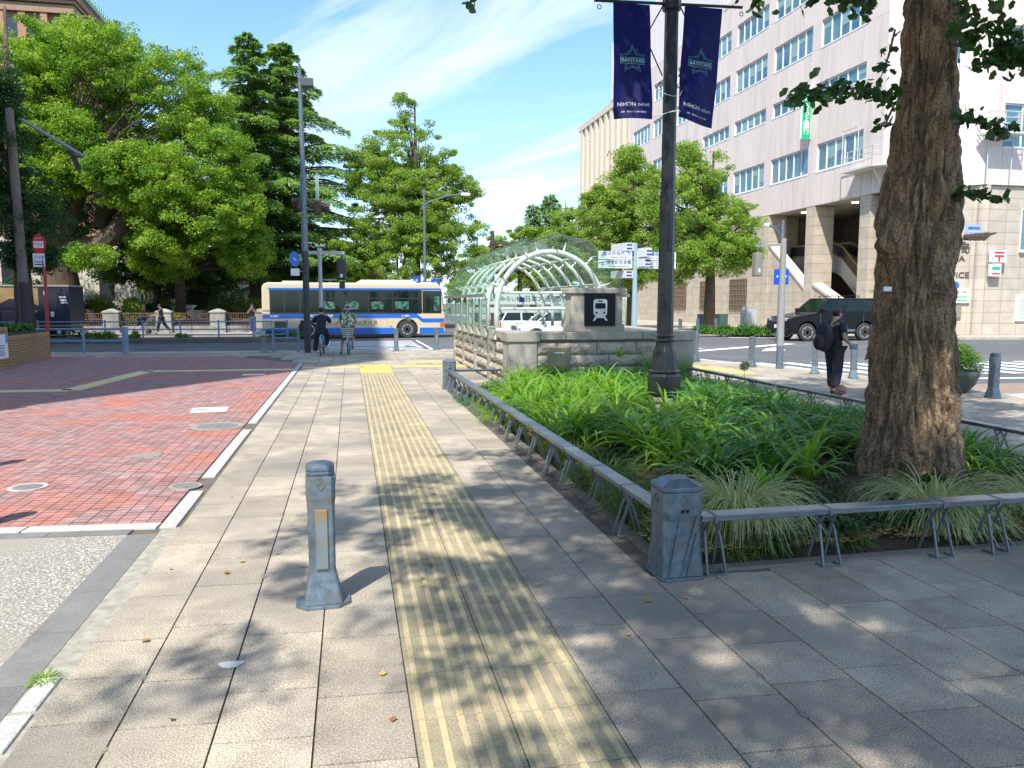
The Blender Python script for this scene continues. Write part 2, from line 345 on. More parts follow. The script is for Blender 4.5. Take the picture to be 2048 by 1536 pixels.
# kerb stones
m = MB()
for a, b in zip(KERB[:-1], KERB[1:]):
    A, B = Vector((*a, 0)), Vector((*b, 0)); n = max(1, int((B - A).length / .6)); d = (B - A).normalized(); nr = Vector((d.y, -d.x, 0))
    for i in range(n):
        p = A.lerp(B, (i + .01) / n); q = A.lerp(B, (i + .99) / n)
        m.loft([[tuple(w - nr * .0 + Vector((0, 0, -.2))), tuple(w + nr * .17 + Vector((0, 0, -.2))), tuple(w + nr * .17 + Vector((0, 0, .004))), tuple(w + Vector((0, 0, .004)))] for w in (p, q)])
kb = m.build('kerb', kerb_m, bevel=.008); st(kb)
# granite slabs, every one a face block with open joints
SK = -.058
tacw = (.22, 1.04)
V = []; Fq = []
def slab(x0, x1, y0, y1, z, g=.0045, th=.03):
    b = len(V); dz = [random.uniform(-.0012, .0012) for _ in range(4)]
    P = [(x0 + g, y0 + g), (x1 - g, y0 + g), (x1 - g, y1 - g), (x0 + g, y1 - g)]
    for i, (x, y) in enumerate(P): V.append((x, y + SK * x, z + dz[i]))
    for i, (x, y) in enumerate(P): V.append((x, y + SK * x, z - th))
    Fq.extend([(b, b + 1, b + 2, b + 3), (b, b + 4, b + 5, b + 1), (b + 1, b + 5, b + 6, b + 2), (b + 2, b + 6, b + 7, b + 3), (b + 3, b + 7, b + 4, b)])
def pave_ok(x, y):
    if not inpoly(x, y, PAVE): return False
    if BED[0] - .1 < x < BED[1] + .1 and BED[2] + .16 < y < BED[3]: return False
    if 3.1 < x < 7.4 and 15.2 < y < 24: return False
    if tacw[0] < x < tacw[1] and y < 22.2: return False
    return True
xs = [-1.35 + .375, ]
cols_ = [(-1.34, -.98)] + [(-.98 + .4 * i, -.98 + .4 * (i + 1)) for i in range(3)] + [(1.04 + .41 * i, 1.45 + .41 * i) for i in range(29)] + [(.22, .63), (.63, 1.04)] + [(-1.34 - .41 * (i + 1), -1.34 - .41 * i) for i in range(33)]
for ci, (x0, x1) in enumerate(cols_):
    y = -11.5 + random.random() * .5
    while y < 31:
        ln = random.choice([.41, .41, .62, .62, .52, .72]) if y < 9 else random.choice([.41, .62])
        xm, ym = (x0 + x1) / 2, y + ln / 2 + SK * (x0 + x1) / 2
        if pave_ok(xm, ym): slab(x0, x1, y, y + ln, 0)
        y += ln
npmesh('paving_slabs', V, Fq, slab_m, kind='structure')
# tactile guide strip : 0.41 m tiles with five bars each
mt = MB(); mb = MB()
y = -1.0
while y < 19.6:
    for k in range(2):
        x0 = tacw[0] + .41 * k; dy = SK * x0
        mt.box(x0 + .003, x0 + .407, y + dy + .003, y + dy + .407, -.03, .001 + random.uniform(-.001, .001))
        for b in range(5):
            xb = x0 + .041 + .082 * b
            mb.loft([[(xb - .017, y + dy + e, .000), (xb + .017, y + dy + e, .000), (xb + .011, y + dy + e, .0065), (xb - .011, y + dy + e, .0065)] for e in (.004, .406)])
    y += .41
tt = mt.build('tactile_strip', tact_m); st(tt); bb = mb.build('guide_bars', tactbar_m, tt)
# warning blocks at the end of the strip and the band across the pavement
m = MB()
def dots(m, x0, y0, w):
    for i in range(5):
        for j in range(5):
            cx, cy = x0 + w * (i + .5) / 5, y0 + w * (j + .5) / 5
            m.add([(cx - .017, cy - .017, .001), (cx + .017, cy - .017, .001), (cx + .017, cy + .017, .001), (cx - .017, cy + .017, .001), (cx, cy, .007)], [(0, 1, 4), (1, 2, 4), (2, 3, 4), (3, 0, 4)])
yy = 19.62
while yy < 21.9:
    for k in range(2): m.box(tacw[0] + .41 * k + .003, tacw[0] + .41 * k + .407, yy, yy + .404, -.03, .003); dots(m, tacw[0] + .41 * k, yy, .41)
    yy += .41
x = -1.3
while x < 3.2:
    if not (tacw[0] - .2 < x < tacw[1]): m.box(x + .003, x + .407, 21.3 + SK * x, 21.704 + SK * x, -.03, .003); dots(m, x, 21.3 + SK * x, .41)
    x += .41
x = 1.6
while x < 5.4:
    m.box(x + .003, x + .407, 23.0 + SK * x, 23.404 + SK * x, -.03, .004); x += .41
# on the right-hand corner
for i in range(9):
    a = R(20 + i * 9); m.box(5.9 + 3.4 * math.sin(a) , 6.5 + 3.4 * math.sin(a), 17.6 + 5 * math.cos(a), 18.1 + 5 * math.cos(a), -.03, .004)
st(m.build('warning_blocks', yel_m))
# red brick plaza
brick_m = mat('plaza_brick', (.36, .18, .16), .85, (.31, .205, .195), 2.3, lo=.40, hi=.60, island=.20, stain=(.46, .165, .11), stain_scale=.9, speck=.15, sscale=60)
dirty(brick_m, 1.6, .05)
bx0, bx1 = -16.5, -1.52; V = []; Fq = []
bw, bl = .1165, .088
nx = int((bx1 - bx0) / bw)
for i in range(nx):
    x1 = bx1 - i * bw; x0 = x1 - bw
    ys = 6.46; j = 0
    while ys < 29.6:
        xm = (x0 + x1) / 2; ym = ys - .075 * (xm + 1.5)
        lim = 28.35 if xm < -5 else 28.35 - max(0, (xm + 5)) * 1.5
        if ym < lim and xm > -.62 * ym - 2:
            b = len(V); dz = random.uniform(-.001, .001); g = .0032
            for x, y in ((x0 + g, ys + g), (x1 - g, ys + g), (x1 - g, ys + bl - g), (x0 + g, ys + bl - g)): V.append((x, y - .075 * (x + 1.5), dz))
            Fq.append((b, b + 1, b + 2, b + 3))
        ys += bl
npmesh('brick_plaza', V, Fq, brick_m, kind='structure')
m = MB()   # concrete edge stones round the plaza
y = 6.3
while y < 22.8:
    if not (11.15 < y + .3 < 11.75) and not (7.5 < y + .3 < 7.9): m.box(-1.50, -1.375, y + .004, y + .596, -.1, .006 + random.uniform(-.002, .002))
    y += .6
x = -1.52
while x > -6:
    m.T = Matrix.Translation((x, 6.31 - .09 * (x + 1.5), 0)) @ Matrix.Rotation(R(-5.2), 4, 'Z'); m.box(-.995, -.005, 0, .14, -.1, .005); x -= 1.0
m.T = Matrix.Identity(4)
for k in range(12): m.box(-1.47 + .02 * random.random(), -1.36, 3.5 - .33 * k, 3.8 - .33 * k, -.1, .012)
st(m.build('edge_stones', kerb_m, bevel=.006))
m = MB()
y = 6.15
while y > -8: m.box(-1.69, -1.475, y - .595, y, -.1, .002); y -= .6
x = -1.69
while x > -6: m.T = Matrix.Translation((x, 6.15 - .09 * (x + 1.5), 0)) @ Matrix.Rotation(R(-5.2), 4, 'Z'); m.box(-.6, -.004, .0, .13, -.1, .002); x -= .6
m.T = Matrix.Identity(4)
st(m.build('dark_gutter_band', mat('dark_concrete', (.20, .195, .185), .9, (.16, .155, .15), 4, speck=.2, island=.08)))
V = [(-1.69, -9, -.003), (-1.69, 6.17, -.003), (-9, 6.85, -.003), (-9, -9, -.003)]
npmesh('exposed_aggregate_paving', V, [(0, 1, 2, 3)], mat('aggregate', (.25, .225, .185), .9, (.55, .53, .49), 55, detail=2, lo=.52, hi=.62, speck=.5, sscale=95, coord='Object', stain=(.30, .27, .22), stain_scale=.6), kind='structure')
# narrow broken mortar strip between slabs and gutter
V = [(-1.475, -9, -.001), (-1.335, -9, -.001), (-1.335, 6.3, -.001), (-1.475, 6.3, -.001)]
npmesh('mortar_strip', V, [(0, 1, 2, 3)], mat('mortar', (.40, .37, .30), .95, (.25, .23, .19), 14), kind='structure')
# tactile line over the brick plaza
def strip(pts, w, z=.006):
    m = MB()
    for a, b in zip(pts[:-1], pts[1:]):
        A, B = Vector((*a, z)), Vector((*b, z)); n = max(1, round((B - A).length / w)); d = (B - A).normalized(); nr = Vector((-d.y, d.x, 0)) * w / 2
        for i in range(n):
            p, q = A.lerp(B, (i + .02) / n), A.lerp(B, (i + .98) / n); m.loft([[tuple(e - nr), tuple(e + nr), tuple(e + nr - Vector((0, 0, .03))), tuple(e - nr - Vector((0, 0, .03)))] for e in (p, q)])
    return m
m = strip([(-10.5, 17.2), (-6.9, 16.95), (-5.55, 16.9), (-5.15, 21.2), (-1.5, 21.05)], .4); st(m.build('tactile_line', mat('pale_yellow_tile', (.72, .58, .26), .8, (.6, .5, .25), 5, island=.08)))
# things let into the ground
def manhole(x, y, r, label, m1, ring, sy=1.):
    t = thing('manhole_cover', label, 'manhole cover', (x, y, 0)); m = MB(); m.lathe([(0.001, .007), (r * .7, .0075), (r * .7, .002), (r * .72, .002), (r * .72, .0075), (r * .76, .007)], 30); m.lathe([(r * .1, .007), (r * .1, .010)], 10); m.build('cover', m1, t)
    m = MB(); m.lathe([(r * .77, .0), (r * .77, .008), (r, .009), (r, .0)], 30); m.build('ring', ring, t); return t
conc = mat('old_concrete', (.33, .31, .26), .95, (.24, .22, .19), 9, speck=.3, sscale=90)
manhole(-1.88, 11.45, .36, 'large round manhole cover breaking the white kerb line', mat('cast_iron', (.22, .215, .2), .7, (.16, .155, .145), 12, bump=.6), conc)
manhole(-1.58, 7.72, .15, 'small round cover at the kerb edge nearest the camera', MATS['cast_iron'], conc)
manhole(-3.04, 7.98, .17, 'small round cover with pale concrete collar in red brick', MATS['cast_iron'], mat('pale_concrete', (.50, .47, .40), .95, (.38, .35, .30), 12))
manhole(-2.05, 4.05, .13, 'small round cover in the speckled aggregate paving', mat('brown_iron', (.19, .15, .12), .8, (.13, .11, .09), 9), conc)
m = MB(); m.box(-.28, .28, -.27, .27, 0, .008); tag(m.build('ground_plate', signw_m, loc=(-2.3, 13.3, 0), rz=R(6)), 'white square plate with green mark set in the brick', 'ground plate')
p = [o for o in col.objects if o.name == 'ground_plate'][0]; m = MB(); m.box(-.2, -.02, -.06, .1, .0085, .011); m.build('green_mark', mat('green_mark', (.15, .45, .10), .6), p)
m = MB(); m.box(-.26, .26, -.15, .15, 0, .007); tag(m.build('ground_plate', mat('white_plate', (.7, .68, .64), .6), loc=(-2.35, 19.7, 0)), 'far white rectangular plate in the brick near the kerb', 'ground plate')
m = MB(); m.box(-.15, .15, -.11, .11, 0, .007); tag(m.build('ground_plate', mat('grey_plate', (.25, .24, .22), .7), loc=(-2.33, 9.42, 0)), 'small grey rectangular plate in red bricks', 'ground plate')
# white blotch and crumbs on the slabs
m = MB(); m.add([(.055 * math.cos(a) * (1 + .25 * math.sin(3 * a)), .045 * math.sin(a) * (1 + .2 * math.cos(2 * a)), 0.0) for a in [i * math.pi / 10 for i in range(20)]], [tuple(range(20))]); o = m.build('mortar_patch', mat('white_mortar', (.75, .73, .70), .95, (.6, .58, .55), 20), loc=(*G(462, 1330).xy, .0035)); st(o)

V, Fc = [], []
for i in range(26):
    cx, cy = random.choice([-.98, -.58, -.18, 1.04, 1.45, 1.86]), random.uniform(2.2, 9.5); b = len(V); k = 7; s_ = random.uniform(.012, .035)
    for q in range(k): a = 2 * math.pi * q / k; V.append((cx + s_ * random.uniform(.5, 1.2) * math.cos(a) * .6, cy + s_ * random.uniform(.7, 1.8) * math.sin(a), .0022))
    Fc.append(tuple(range(b, b + k)))
npmesh('chipped_joints', V, Fc, mat('chip', (.17, .15, .12), .95, (.26, .23, .19), 30), kind='stuff')
# ---------------- road markings
ZR = ROADZ + .010
m = MB()
def mark(poly, z=ZR): m.add([(x, y, z) for x, y in poly], [tuple(range(len(poly)))])
y = 29.95
while y < 38.4: mark([(-.9, y), (2.95, y - .1), (2.95, y + .32), (-.9, y + .42)]); y += 1.0
for x in (3.15, -1.05): mark([(x, 29.8), (x + .12, 29.8), (x + .12, 38.6), (x, 38.6)], ZR + .004)
m2 = m; zeb = m.build('crossing_stripes', paint_m); st(zeb)
m = MB()
for i in range(11):       # crossing over the right-hand road
    a = Vector((12.15 + .95 * i, 21.9 - .12 * i)); b = Vector((12.45 + .95 * i, 17.7 - .10 * i)); mark([(a.x, a.y), (a.x + .46, a.y), (b.x + .46, b.y), (b.x, b.y)])
mark([(13.0, 16.3), (25, 15.2), (25, 15.45), (13.0, 16.55)]); mark([(12.6, 13.1), (28, 12.2), (28, 12.4), (12.6, 13.3)])
mark([(11.6, 26.6), (20, 31.8), (19.6, 32.1), (11.3, 26.9)]); mark([(12.8, 29.0), (14.2, 29.3), (14.0, 30.9), (13.4, 30.8), (13.5, 30.0), (12.7, 29.8)]); mark([(15.6, 27.2), (16.9, 27.6), (17.6, 29.6), (16.4, 28.4)])
mark([(20, 38.2), (29, 34.6), (29, 35.0), (20, 38.6)])
st(m.build('road_marking', paint_m))
m = MB(); m.box(12.6, 29.4, 12.7, 15.1, ROADZ - .001, ROADZ + .007); st(m.build('reddish_road_surface', mat('reddish_asphalt', (.30, .21, .16), .9, (.24, .18, .14), 3, speck=.3, sscale=60)))
# far pavement on the right, in front of the office building, and its kerb; the far side on the left
m = MB(); m.prism([(17.2, 47), (18.8, 43), (21.2, 39.4), (25.5, 36.6), (31, 33.6), (60, 31.5), (60, 60), (60, 120), (14.6, 120), (14.6, 60)], -.3, .0); st(m.build('pavement', mat('far_paving', (.42, .37, .30), .85, (.34, .30, .25), .8, speck=.15, sscale=8)))
m = MB(); m.prism([(-60, 38.6), (-12.5, 38.45), (-3.4, 38.2), (-2.6, 38.6), (-2.6, 39.6), (-3.4, 40.0), (-60, 40.4)], -.3, .10); st(m.build('traffic_island', mat('island_concrete', (.15, .145, .13), .9, (.10, .10, .085), 2)))
m = MB(); m.prism([(-80, 45.6), (3.2, 44.6), (4.2, 46), (4.2, 120), (-80, 120)], -.3, .03); st(m.build('pavement', mat('far_paving_left', (.34, .31, .26), .9, (.27, .25, .21), .8)))
m = MB(); m.prism([(-80, 48.6), (1.2, 48.6), (1.2, 120), (-80, 120)], -.1, .28); st(m.build('garden_soil', soil_m))

# ================================================================== PLANTING BED
m = MB(); nx, ny = 40, 80; vs = []
for j in range(ny + 1):
    for i in range(nx + 1):
        x = BED[0] + .06 + (BED[1] - BED[0] - .12) * i / nx; y = BED[2] + .05 + (BED[3] - BED[2]) * j / ny
        e = min(i, nx - i, j, 8) / 8; vs.append((x, y, .0 + .07 * min(1, e * 2) + .02 * math.sin(x * 5) * math.sin(y * 4) * min(1, e)))
fs = [(j * (nx + 1) + i, j * (nx + 1) + i + 1, (j + 1) * (nx + 1) + i + 1, (j + 1) * (nx + 1) + i) for j in range(ny) for i in range(nx)]
st(npmesh('bed_soil', vs, fs, soil_m, smooth=True))
m = MB(); m.box(BED[0] - .02, BED[0] + .07, BED[2], BED[3], -.05, .014); m.box(BED[0] - .02, BED[1], BED[2] - .04, BED[2] + .05, -.05, .016); m.box(BED[1] - .05, BED[1] + .05, BED[2], BED[3], -.05, .014)
st(m.build('bed_edging', mat('edging', (.24, .21, .17), .9, (.16, .14, .12), 8)))
# fallen leaves: uncountable litter
n = 5200; V = np.zeros((n, 4, 3)); 
side = rng.random(n)
lx = np.where(side < .42, BED[0] + .1 + np.abs(rng.normal(0, .16, n)), rng.uniform(BED[0], BED[1] + 2, n)); ly = np.where(side < .42, rng.uniform(4.6, 15, n), BED[2] + .1 + np.abs(rng.normal(0, .28, n)))
lx = np.where(rng.random(n) < .015, rng.uniform(-1.3, 6, n), lx); ly = np.where((lx < 2) , rng.uniform(2.6, 8, n), ly)
lz = np.where((lx > BED[0]) & (lx < BED[1]) & (ly > BED[2]), .085, .006)
a = rng.uniform(0, 6.28, n); s_ = rng.uniform(.008, .026, n)
for k, (dx, dy) in enumerate(((0, -1), (1, .1), (.1, .9), (-1, 0))):
    V[:, k, 0] = lx + s_ * (dx * np.cos(a) - dy * np.sin(a)); V[:, k, 1] = ly + s_ * (dx * np.sin(a) + dy * np.cos(a)); V[:, k, 2] = lz + rng.uniform(0, .012, n)
npmesh('fallen_leaves', V, np.arange(n * 4).reshape(n, 4), leafmat('dry_leaf', (.30, .13, .035), (.50, .38, .10), trans=.1), kind='stuff')

def blades(n, L0, L1, w, lean0, lean1, droop, seg=6, r0=.05, fold=.25, wt=.6, tipw=.05, seed=1, zmin=.015):
    """strap leaves arching out of one crown"""
    g = np.random.default_rng(seed); V = []; Fc = []
    for i in range(n):
        a = g.uniform(0, 2 * math.pi); ln = g.uniform(L0, L1); th = g.uniform(lean0, lean1); dr = droop * g.uniform(.6, 1.4); ww = w * g.uniform(.75, 1.2)
        rr = r0 * math.sqrt(g.random()); p = Vector((rr * math.cos(a), rr * math.sin(a), 0)); a += g.normal(0, .35); tw = g.uniform(-.6, .6)
        sd = Vector((-math.sin(a), math.cos(a), 0)); b0 = len(V)
        for k in range(seg + 1):
            t = k / seg; wk = ww * (wt + (1 - wt) * math.sin(math.pi * min(1, t * 1.1) * .8)) * (1 - t ** 4 * (1 - tipw)) / 2
            d = Vector((math.cos(a) * math.sin(th), math.sin(a) * math.sin(th), math.cos(th))); nrm = sd.cross(d)
            s2 = sd * math.cos(tw * t) + nrm * math.sin(tw * t)
            V += [tuple(p - s2 * wk + nrm * fold * wk), tuple(p - nrm * 0), tuple(p + s2 * wk + nrm * fold * wk)]
            p = p + d * ln / seg; th += dr / seg * (1 + t)
            if p.z < zmin: p.z = zmin
        for k in range(seg):
            for j in range(2): q = b0 + k * 3 + j; Fc.append((q, q + 1, q + 4, q + 3))
    return V, Fc
agm = leafmat('agapanthus_leaf', (.065, .200, .030), (.20, .38, .055), trans=.4, rough=.32, spec=.5)
agl = leafmat('lit_strap_leaf', (.14, .30, .030), (.28, .46, .055), trans=.5, rough=.35)  # brighter, yellower copy of the strap leaf, sunlight painted into its colour
sedge = leafmat('variegated_sedge', (.32, .40, .14), (.60, .60, .34), trans=.3, rough=.5); sedgeg = leafmat('green_sedge', (.075, .16, .02), (.17, .26, .05), trans=.3)
mondo = leafmat('mondo_grass', (.018, .045, .012), (.04, .08, .02), trans=.15)
ag = []
for sd in range(5):
    V, Fc = blades(44, .48, .92, .047, .10, .75, 1.35, seed=sd + 3); o = npmesh('agapanthus', V, Fc, agm if sd % 2 == 0 else agl if sd == 1 else agm, smooth=True); ag.append(o)
used = set()
def plant(k, x, y, s, label, group, cat='agapanthus', z=.06):
    o = ag[k]
    if k in used: o = o.copy(); col.objects.link(o)
    used.add(k); o.location = (x, y, z); o.rotation_euler = (0, 0, random.uniform(0, 6.28)); o.scale = (s, s, s * random.uniform(.9, 1.1)); return tag(o, label, cat, group)
pts = []
tries = 0
while len(pts) < 235 and tries < 30000:
    tries += 1; x = random.uniform(2.45, 6.75); y = random.uniform(5.35, 14.8)
    if math.hypot(x - 5.2, y - 6.6) < .85 or math.hypot(x - 4.45, y - 10.4) < .33: continue
    if x < 3.1 and y < 8.2: continue
    if y < 6.2 and x < 3.3: continue
    if y < 6.35 and 3.5 < x < 6.1: continue
    if 3.7 < x < 4.75 and 9.5 < y < 10.3: continue
    if math.hypot(x - 3.55, y - 9.7) < .55: continue
    if x < 2.9 and y > 12.5: continue
    if all(math.hypot(x - a, y - b) > .27 for a, b in pts): pts.append((x, y))
for x, y in pts:
    lit = (x < 4.3 and y > 8.6) or (4.2 < x < 5.2 and y < 7.4)  # sunlit part of the bed mostly gets the leaf with painted-in sunlight
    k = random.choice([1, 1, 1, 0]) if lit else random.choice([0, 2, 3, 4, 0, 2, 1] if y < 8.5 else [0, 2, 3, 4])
    zone = ('beside the left rail, ' if x < 3.1 else 'left of the lamp post, ' if x < 4.3 else 'mid bed, ' if x < 5.6 else 'along the far right rail, ') + ('close to the stone wall' if y > 13.2 else 'beyond the lamp post' if y > 11.2 else 'level with the lamp post' if y > 9.4 else 'before the lamp post' if y > 7.6 else 'level with the big trunk' if y > 6.2 else 'nearest the front rail')
    lb = ('bright yellow green' if k == 1 else 'dark green') + ' strap leaved plant ' + zone
    plant(k, x, y, random.uniform(.72, 1.0) * (.72 if x > 5.9 else .88 if x > 5.2 else 1), lb, 'bright strap leaved plants' if k == 1 else 'dark strap leaved plants', 'plant')
def clump(name, label, x, y, n, L0, L1, w, l0, l1, dr, mt, seed, r0=.12, seg=7, cat='ornamental grass', z=.05, group=None, s=1.):
    V, Fc = blades(n, L0, L1, w, l0, l1, dr, seg=seg, r0=r0, seed=seed); o = npmesh(name, V, Fc, mt, smooth=True, loc=(x, y, z)); o.scale = (s, s, s); return tag(o, label, cat, group)
clump('sedge_mound', 'cream striped sedge mound beside the near metal post', 2.85, 5.25, 1300, .6, .95, .008, .1, .9, 2.6, sedge, 31)
clump('sedge_mound', 'cream striped sedge spilling under the rail right of the trunk', 4.45, 5.1, 900, .5, .9, .008, .2, 1.0, 2.5, sedge, 32)
clump('sedge_mound', 'striped sedge at the right edge of the photo', 5.5, 5.15, 700, .45, .85, .008, .2, 1.0, 2.5, sedge, 33)
clump('grass_tuft', 'fine arching yellow green grass mound left of the lamp post', 3.5, 9.4, 1100, .6, 1.0, .007, .1, .85, 2.3, sedgeg, 34, r0=.2)
clump('grass_tuft', 'dark low tuft of mondo grass by the near rail', 2.85, 4.86, 420, .2, .36, .007, .1, 1.2, 1.8, mondo, 35, r0=.14)
clump('grass_tuft', 'fine green grass under the left rail near the post', 2.32, 6.0, 420, .28, .5, .006, .1, .8, 2.0, sedgeg, 36, r0=.2)
clump('grass_tuft', 'long green grass along the left rail, second from the post', 2.34, 6.9, 420, .3, .5, .006, .1, .8, 2.0, sedgeg, 37, r0=.22)
clump('grass_tuft', 'green grass clump along the middle of the left rail', 2.38, 8.0, 380, .3, .5, .006, .1, .9, 2.0, sedgeg, 38, r0=.22)
clump('grass_tuft', 'bright arching grass below the far part of the left rail', 2.15, 11.0, 320, .25, .45, .008, .2, 1.1, 1.9, agl, 39, r0=.22)
clump('grass_tuft', 'bright arching grass beneath the left rail, farther up', 2.2, 12.0, 300, .25, .42, .008, .2, 1.1, 1.9, agl, 40, r0=.2)
clump('grass_tuft', 'tall upright fronds against the stone wall', 6.3, 14.75, 420, .6, .95, .010, .05, .45, .9, agm, 41, r0=.28)
V, Fc = blades(130, .14, .34, .007, .1, 1.2, 1.8, seg=5, r0=.12, seed=77); et = npmesh('edge_grass', V, Fc, sedgeg, smooth=True, loc=(2.5, 4.74, .03)); tag(et, 'short grass tuft under the front rail', 'grass tuft', 'short grass tufts at the bed edge')
for i in range(24):
    o = et.copy(); col.objects.link(o); fr_ = i < 10
    o.location = (2.9 + .4 * i + random.uniform(-.15, .15), 4.72 + random.uniform(0, .2), .03) if fr_ else (2.17 + random.uniform(0, .18), 5.2 + .68 * (i - 10) + random.uniform(-.2, .2), .03); o.rotation_euler = (0, 0, random.uniform(0, 6)); k = random.uniform(.6, 1.2); o.scale = (k, k, k)
    tag(o, 'short grass tuft under the front rail' if fr_ else 'short grass tuft under the left rail', 'grass tuft', 'short grass tufts at the bed edge')
clump('grass_tuft', 'small weed tuft in the gutter joint at lower left', -1.42, 3.78, 60, .05, .10, .005, .3, 1.2, 1.2, agl, 78, r0=.04, cat='weed', z=0)
# leafy shrubs made of small leaves
def leaves(centres, radii, n, size, g, flat=.5, up=.55):
    """n leaf quads scattered in ellipsoid clusters; returns V,F"""
    C = np.asarray(centres); Rr = np.asarray(radii); k = g.integers(0, len(C), n)
    d = g.normal(size=(n, 3)); d /= np.linalg.norm(d, axis=1)[:, None]; rr = g.random(n) ** .4
    P = C[k] + d * Rr[k] * rr[:, None]
    nrm = g.normal(size=(n, 3)) * (1 - up) + d * up * .8; nrm[:, 2] += up * .8; nrm /= np.linalg.norm(nrm, axis=1)[:, None] + 1e-9
    t = np.cross(nrm, g.normal(size=(n, 3))); t /= np.linalg.norm(t, axis=1)[:, None] + 1e-9; b = np.cross(nrm, t)
    s = size * g.uniform(.6, 1.3, n)[:, None]
    V = np.stack([P - t * s * .5, P - b * s * flat * .5 + nrm * s * .08, P + t * s * .5, P + b * s * flat * .5 + nrm * s * .08], 1)
    return V.reshape(-1, 3), np.arange(n * 4).reshape(n, 4)
def shrub(label, x, y, z, rx, ry, rz_, n, size, mt, seed, cat='shrub', name='shrub', flat=.5, lumps=14, group=None):
    g = np.random.default_rng(seed); d = g.normal(size=(lumps, 3)); d /= np.linalg.norm(d, axis=1)[:, None]; d[:, 2] = np.abs(d[:, 2])
    C = d * np.array([rx, ry, rz_]) * .62; C = np.vstack([C, [[0, 0, rz_ * .3]]]); Rr = np.tile(np.array([rx, ry, rz_]) * .46, (len(C), 1))
    V, Fc = leaves(C, Rr, n, size, g, flat=flat); V[:, 2] = np.maximum(V[:, 2], .0)
    o = npmesh(name, V, Fc, mt, loc=(x, y, z)); return tag(o, label, cat, group)
lfS = leafmat('shrub_leaf', (.05, .15, .02), (.13, .27, .03)); lfB = leafmat('blue_conifer', (.04, .13, .06), (.09, .21, .10), trans=.2)
shrub('rounded bright green shrub at the corner of the stone wall', 3.75, 14.6, .05, .55, .4, .5, 2600, .05, lfS, 51)
shrub('low blue green creeping conifer behind the left rail', 2.65, 14.2, .03, .5, .45, .28, 2600, .035, lfB, 52)
shrub('low blue green ground cover spilling under the rail end', 2.0, 13.4, .0, .28, .7, .17, 1700, .03, lfB, 53)
shrub('green leafy ground cover under the near rail, mid span', 3.5, 5.0, .04, .35, .3, .22, 900, .05, lfD, 54, flat=.8)
shrub('dark leafy weeds below the near rail before the trunk', 4.1, 5.05, .04, .32, .28, .24, 900, .05, lfD, 55, flat=.8)
shrub('broad leaved seedling at the foot of the trunk', 4.85, 5.72, .03, .25, .18, .22, 380, .07, lfD, 56, flat=.85)
shrub('sunlit yellow green weeds right of the trunk', 6.3, 6.3, .03, .6, .5, .25, 1500, .06, lfS, 57, flat=.6)
shrub('dark green shrub in front of the stone wall, mid bed', 5.1, 14.8, .05, .5, .35, .42, 1800, .055, lfD, 58)
shrub('feathery weeds by the left rail with tiny white flowers', 2.75, 7.35, .05, .4, .35, .28, 1800, .025, lfD, 59, flat=.35)
g = np.random.default_rng(60); C = np.array([[g.uniform(2.3, 6.8), g.uniform(4.8, 15), .1] for _ in range(150)]); V, Fc = leaves(C, np.tile([.28, .28, .09], (150, 1)), 14000, .05, g, flat=.6)
npmesh('ground_cover', V, Fc, lfD, kind='stuff')
for i, (x, y, h) in enumerate(((6.35, 11.6, .62), (4.9, 13.6, .72), (6.75, 9.6, .42))):
    t = thing('agapanthus_flower', ('round pale green seed head right of the lamp post', 'round pale green seed head against the stone wall', 'small pink flower head near the far rail')[i], 'flower', (x, y, .05)); m = MB(); m.tube([(0, 0, 0), (.01, 0, h * .6), (0, .01, h)], [.008, .006, .005], 6); m.build('stem', agl, t)
    gg = np.random.default_rng(70 + i); V, Fc = leaves([[0, 0, h + .05]], [[.085, .085, .08]], 420, .03, gg, flat=.6); npmesh('seed_head', V, Fc, leafmat('seed_green', (.20, .28, .05), (.34, .40, .10)) if i < 2 else leafmat('pink', (.5, .25, .3), (.6, .35, .4)), t)

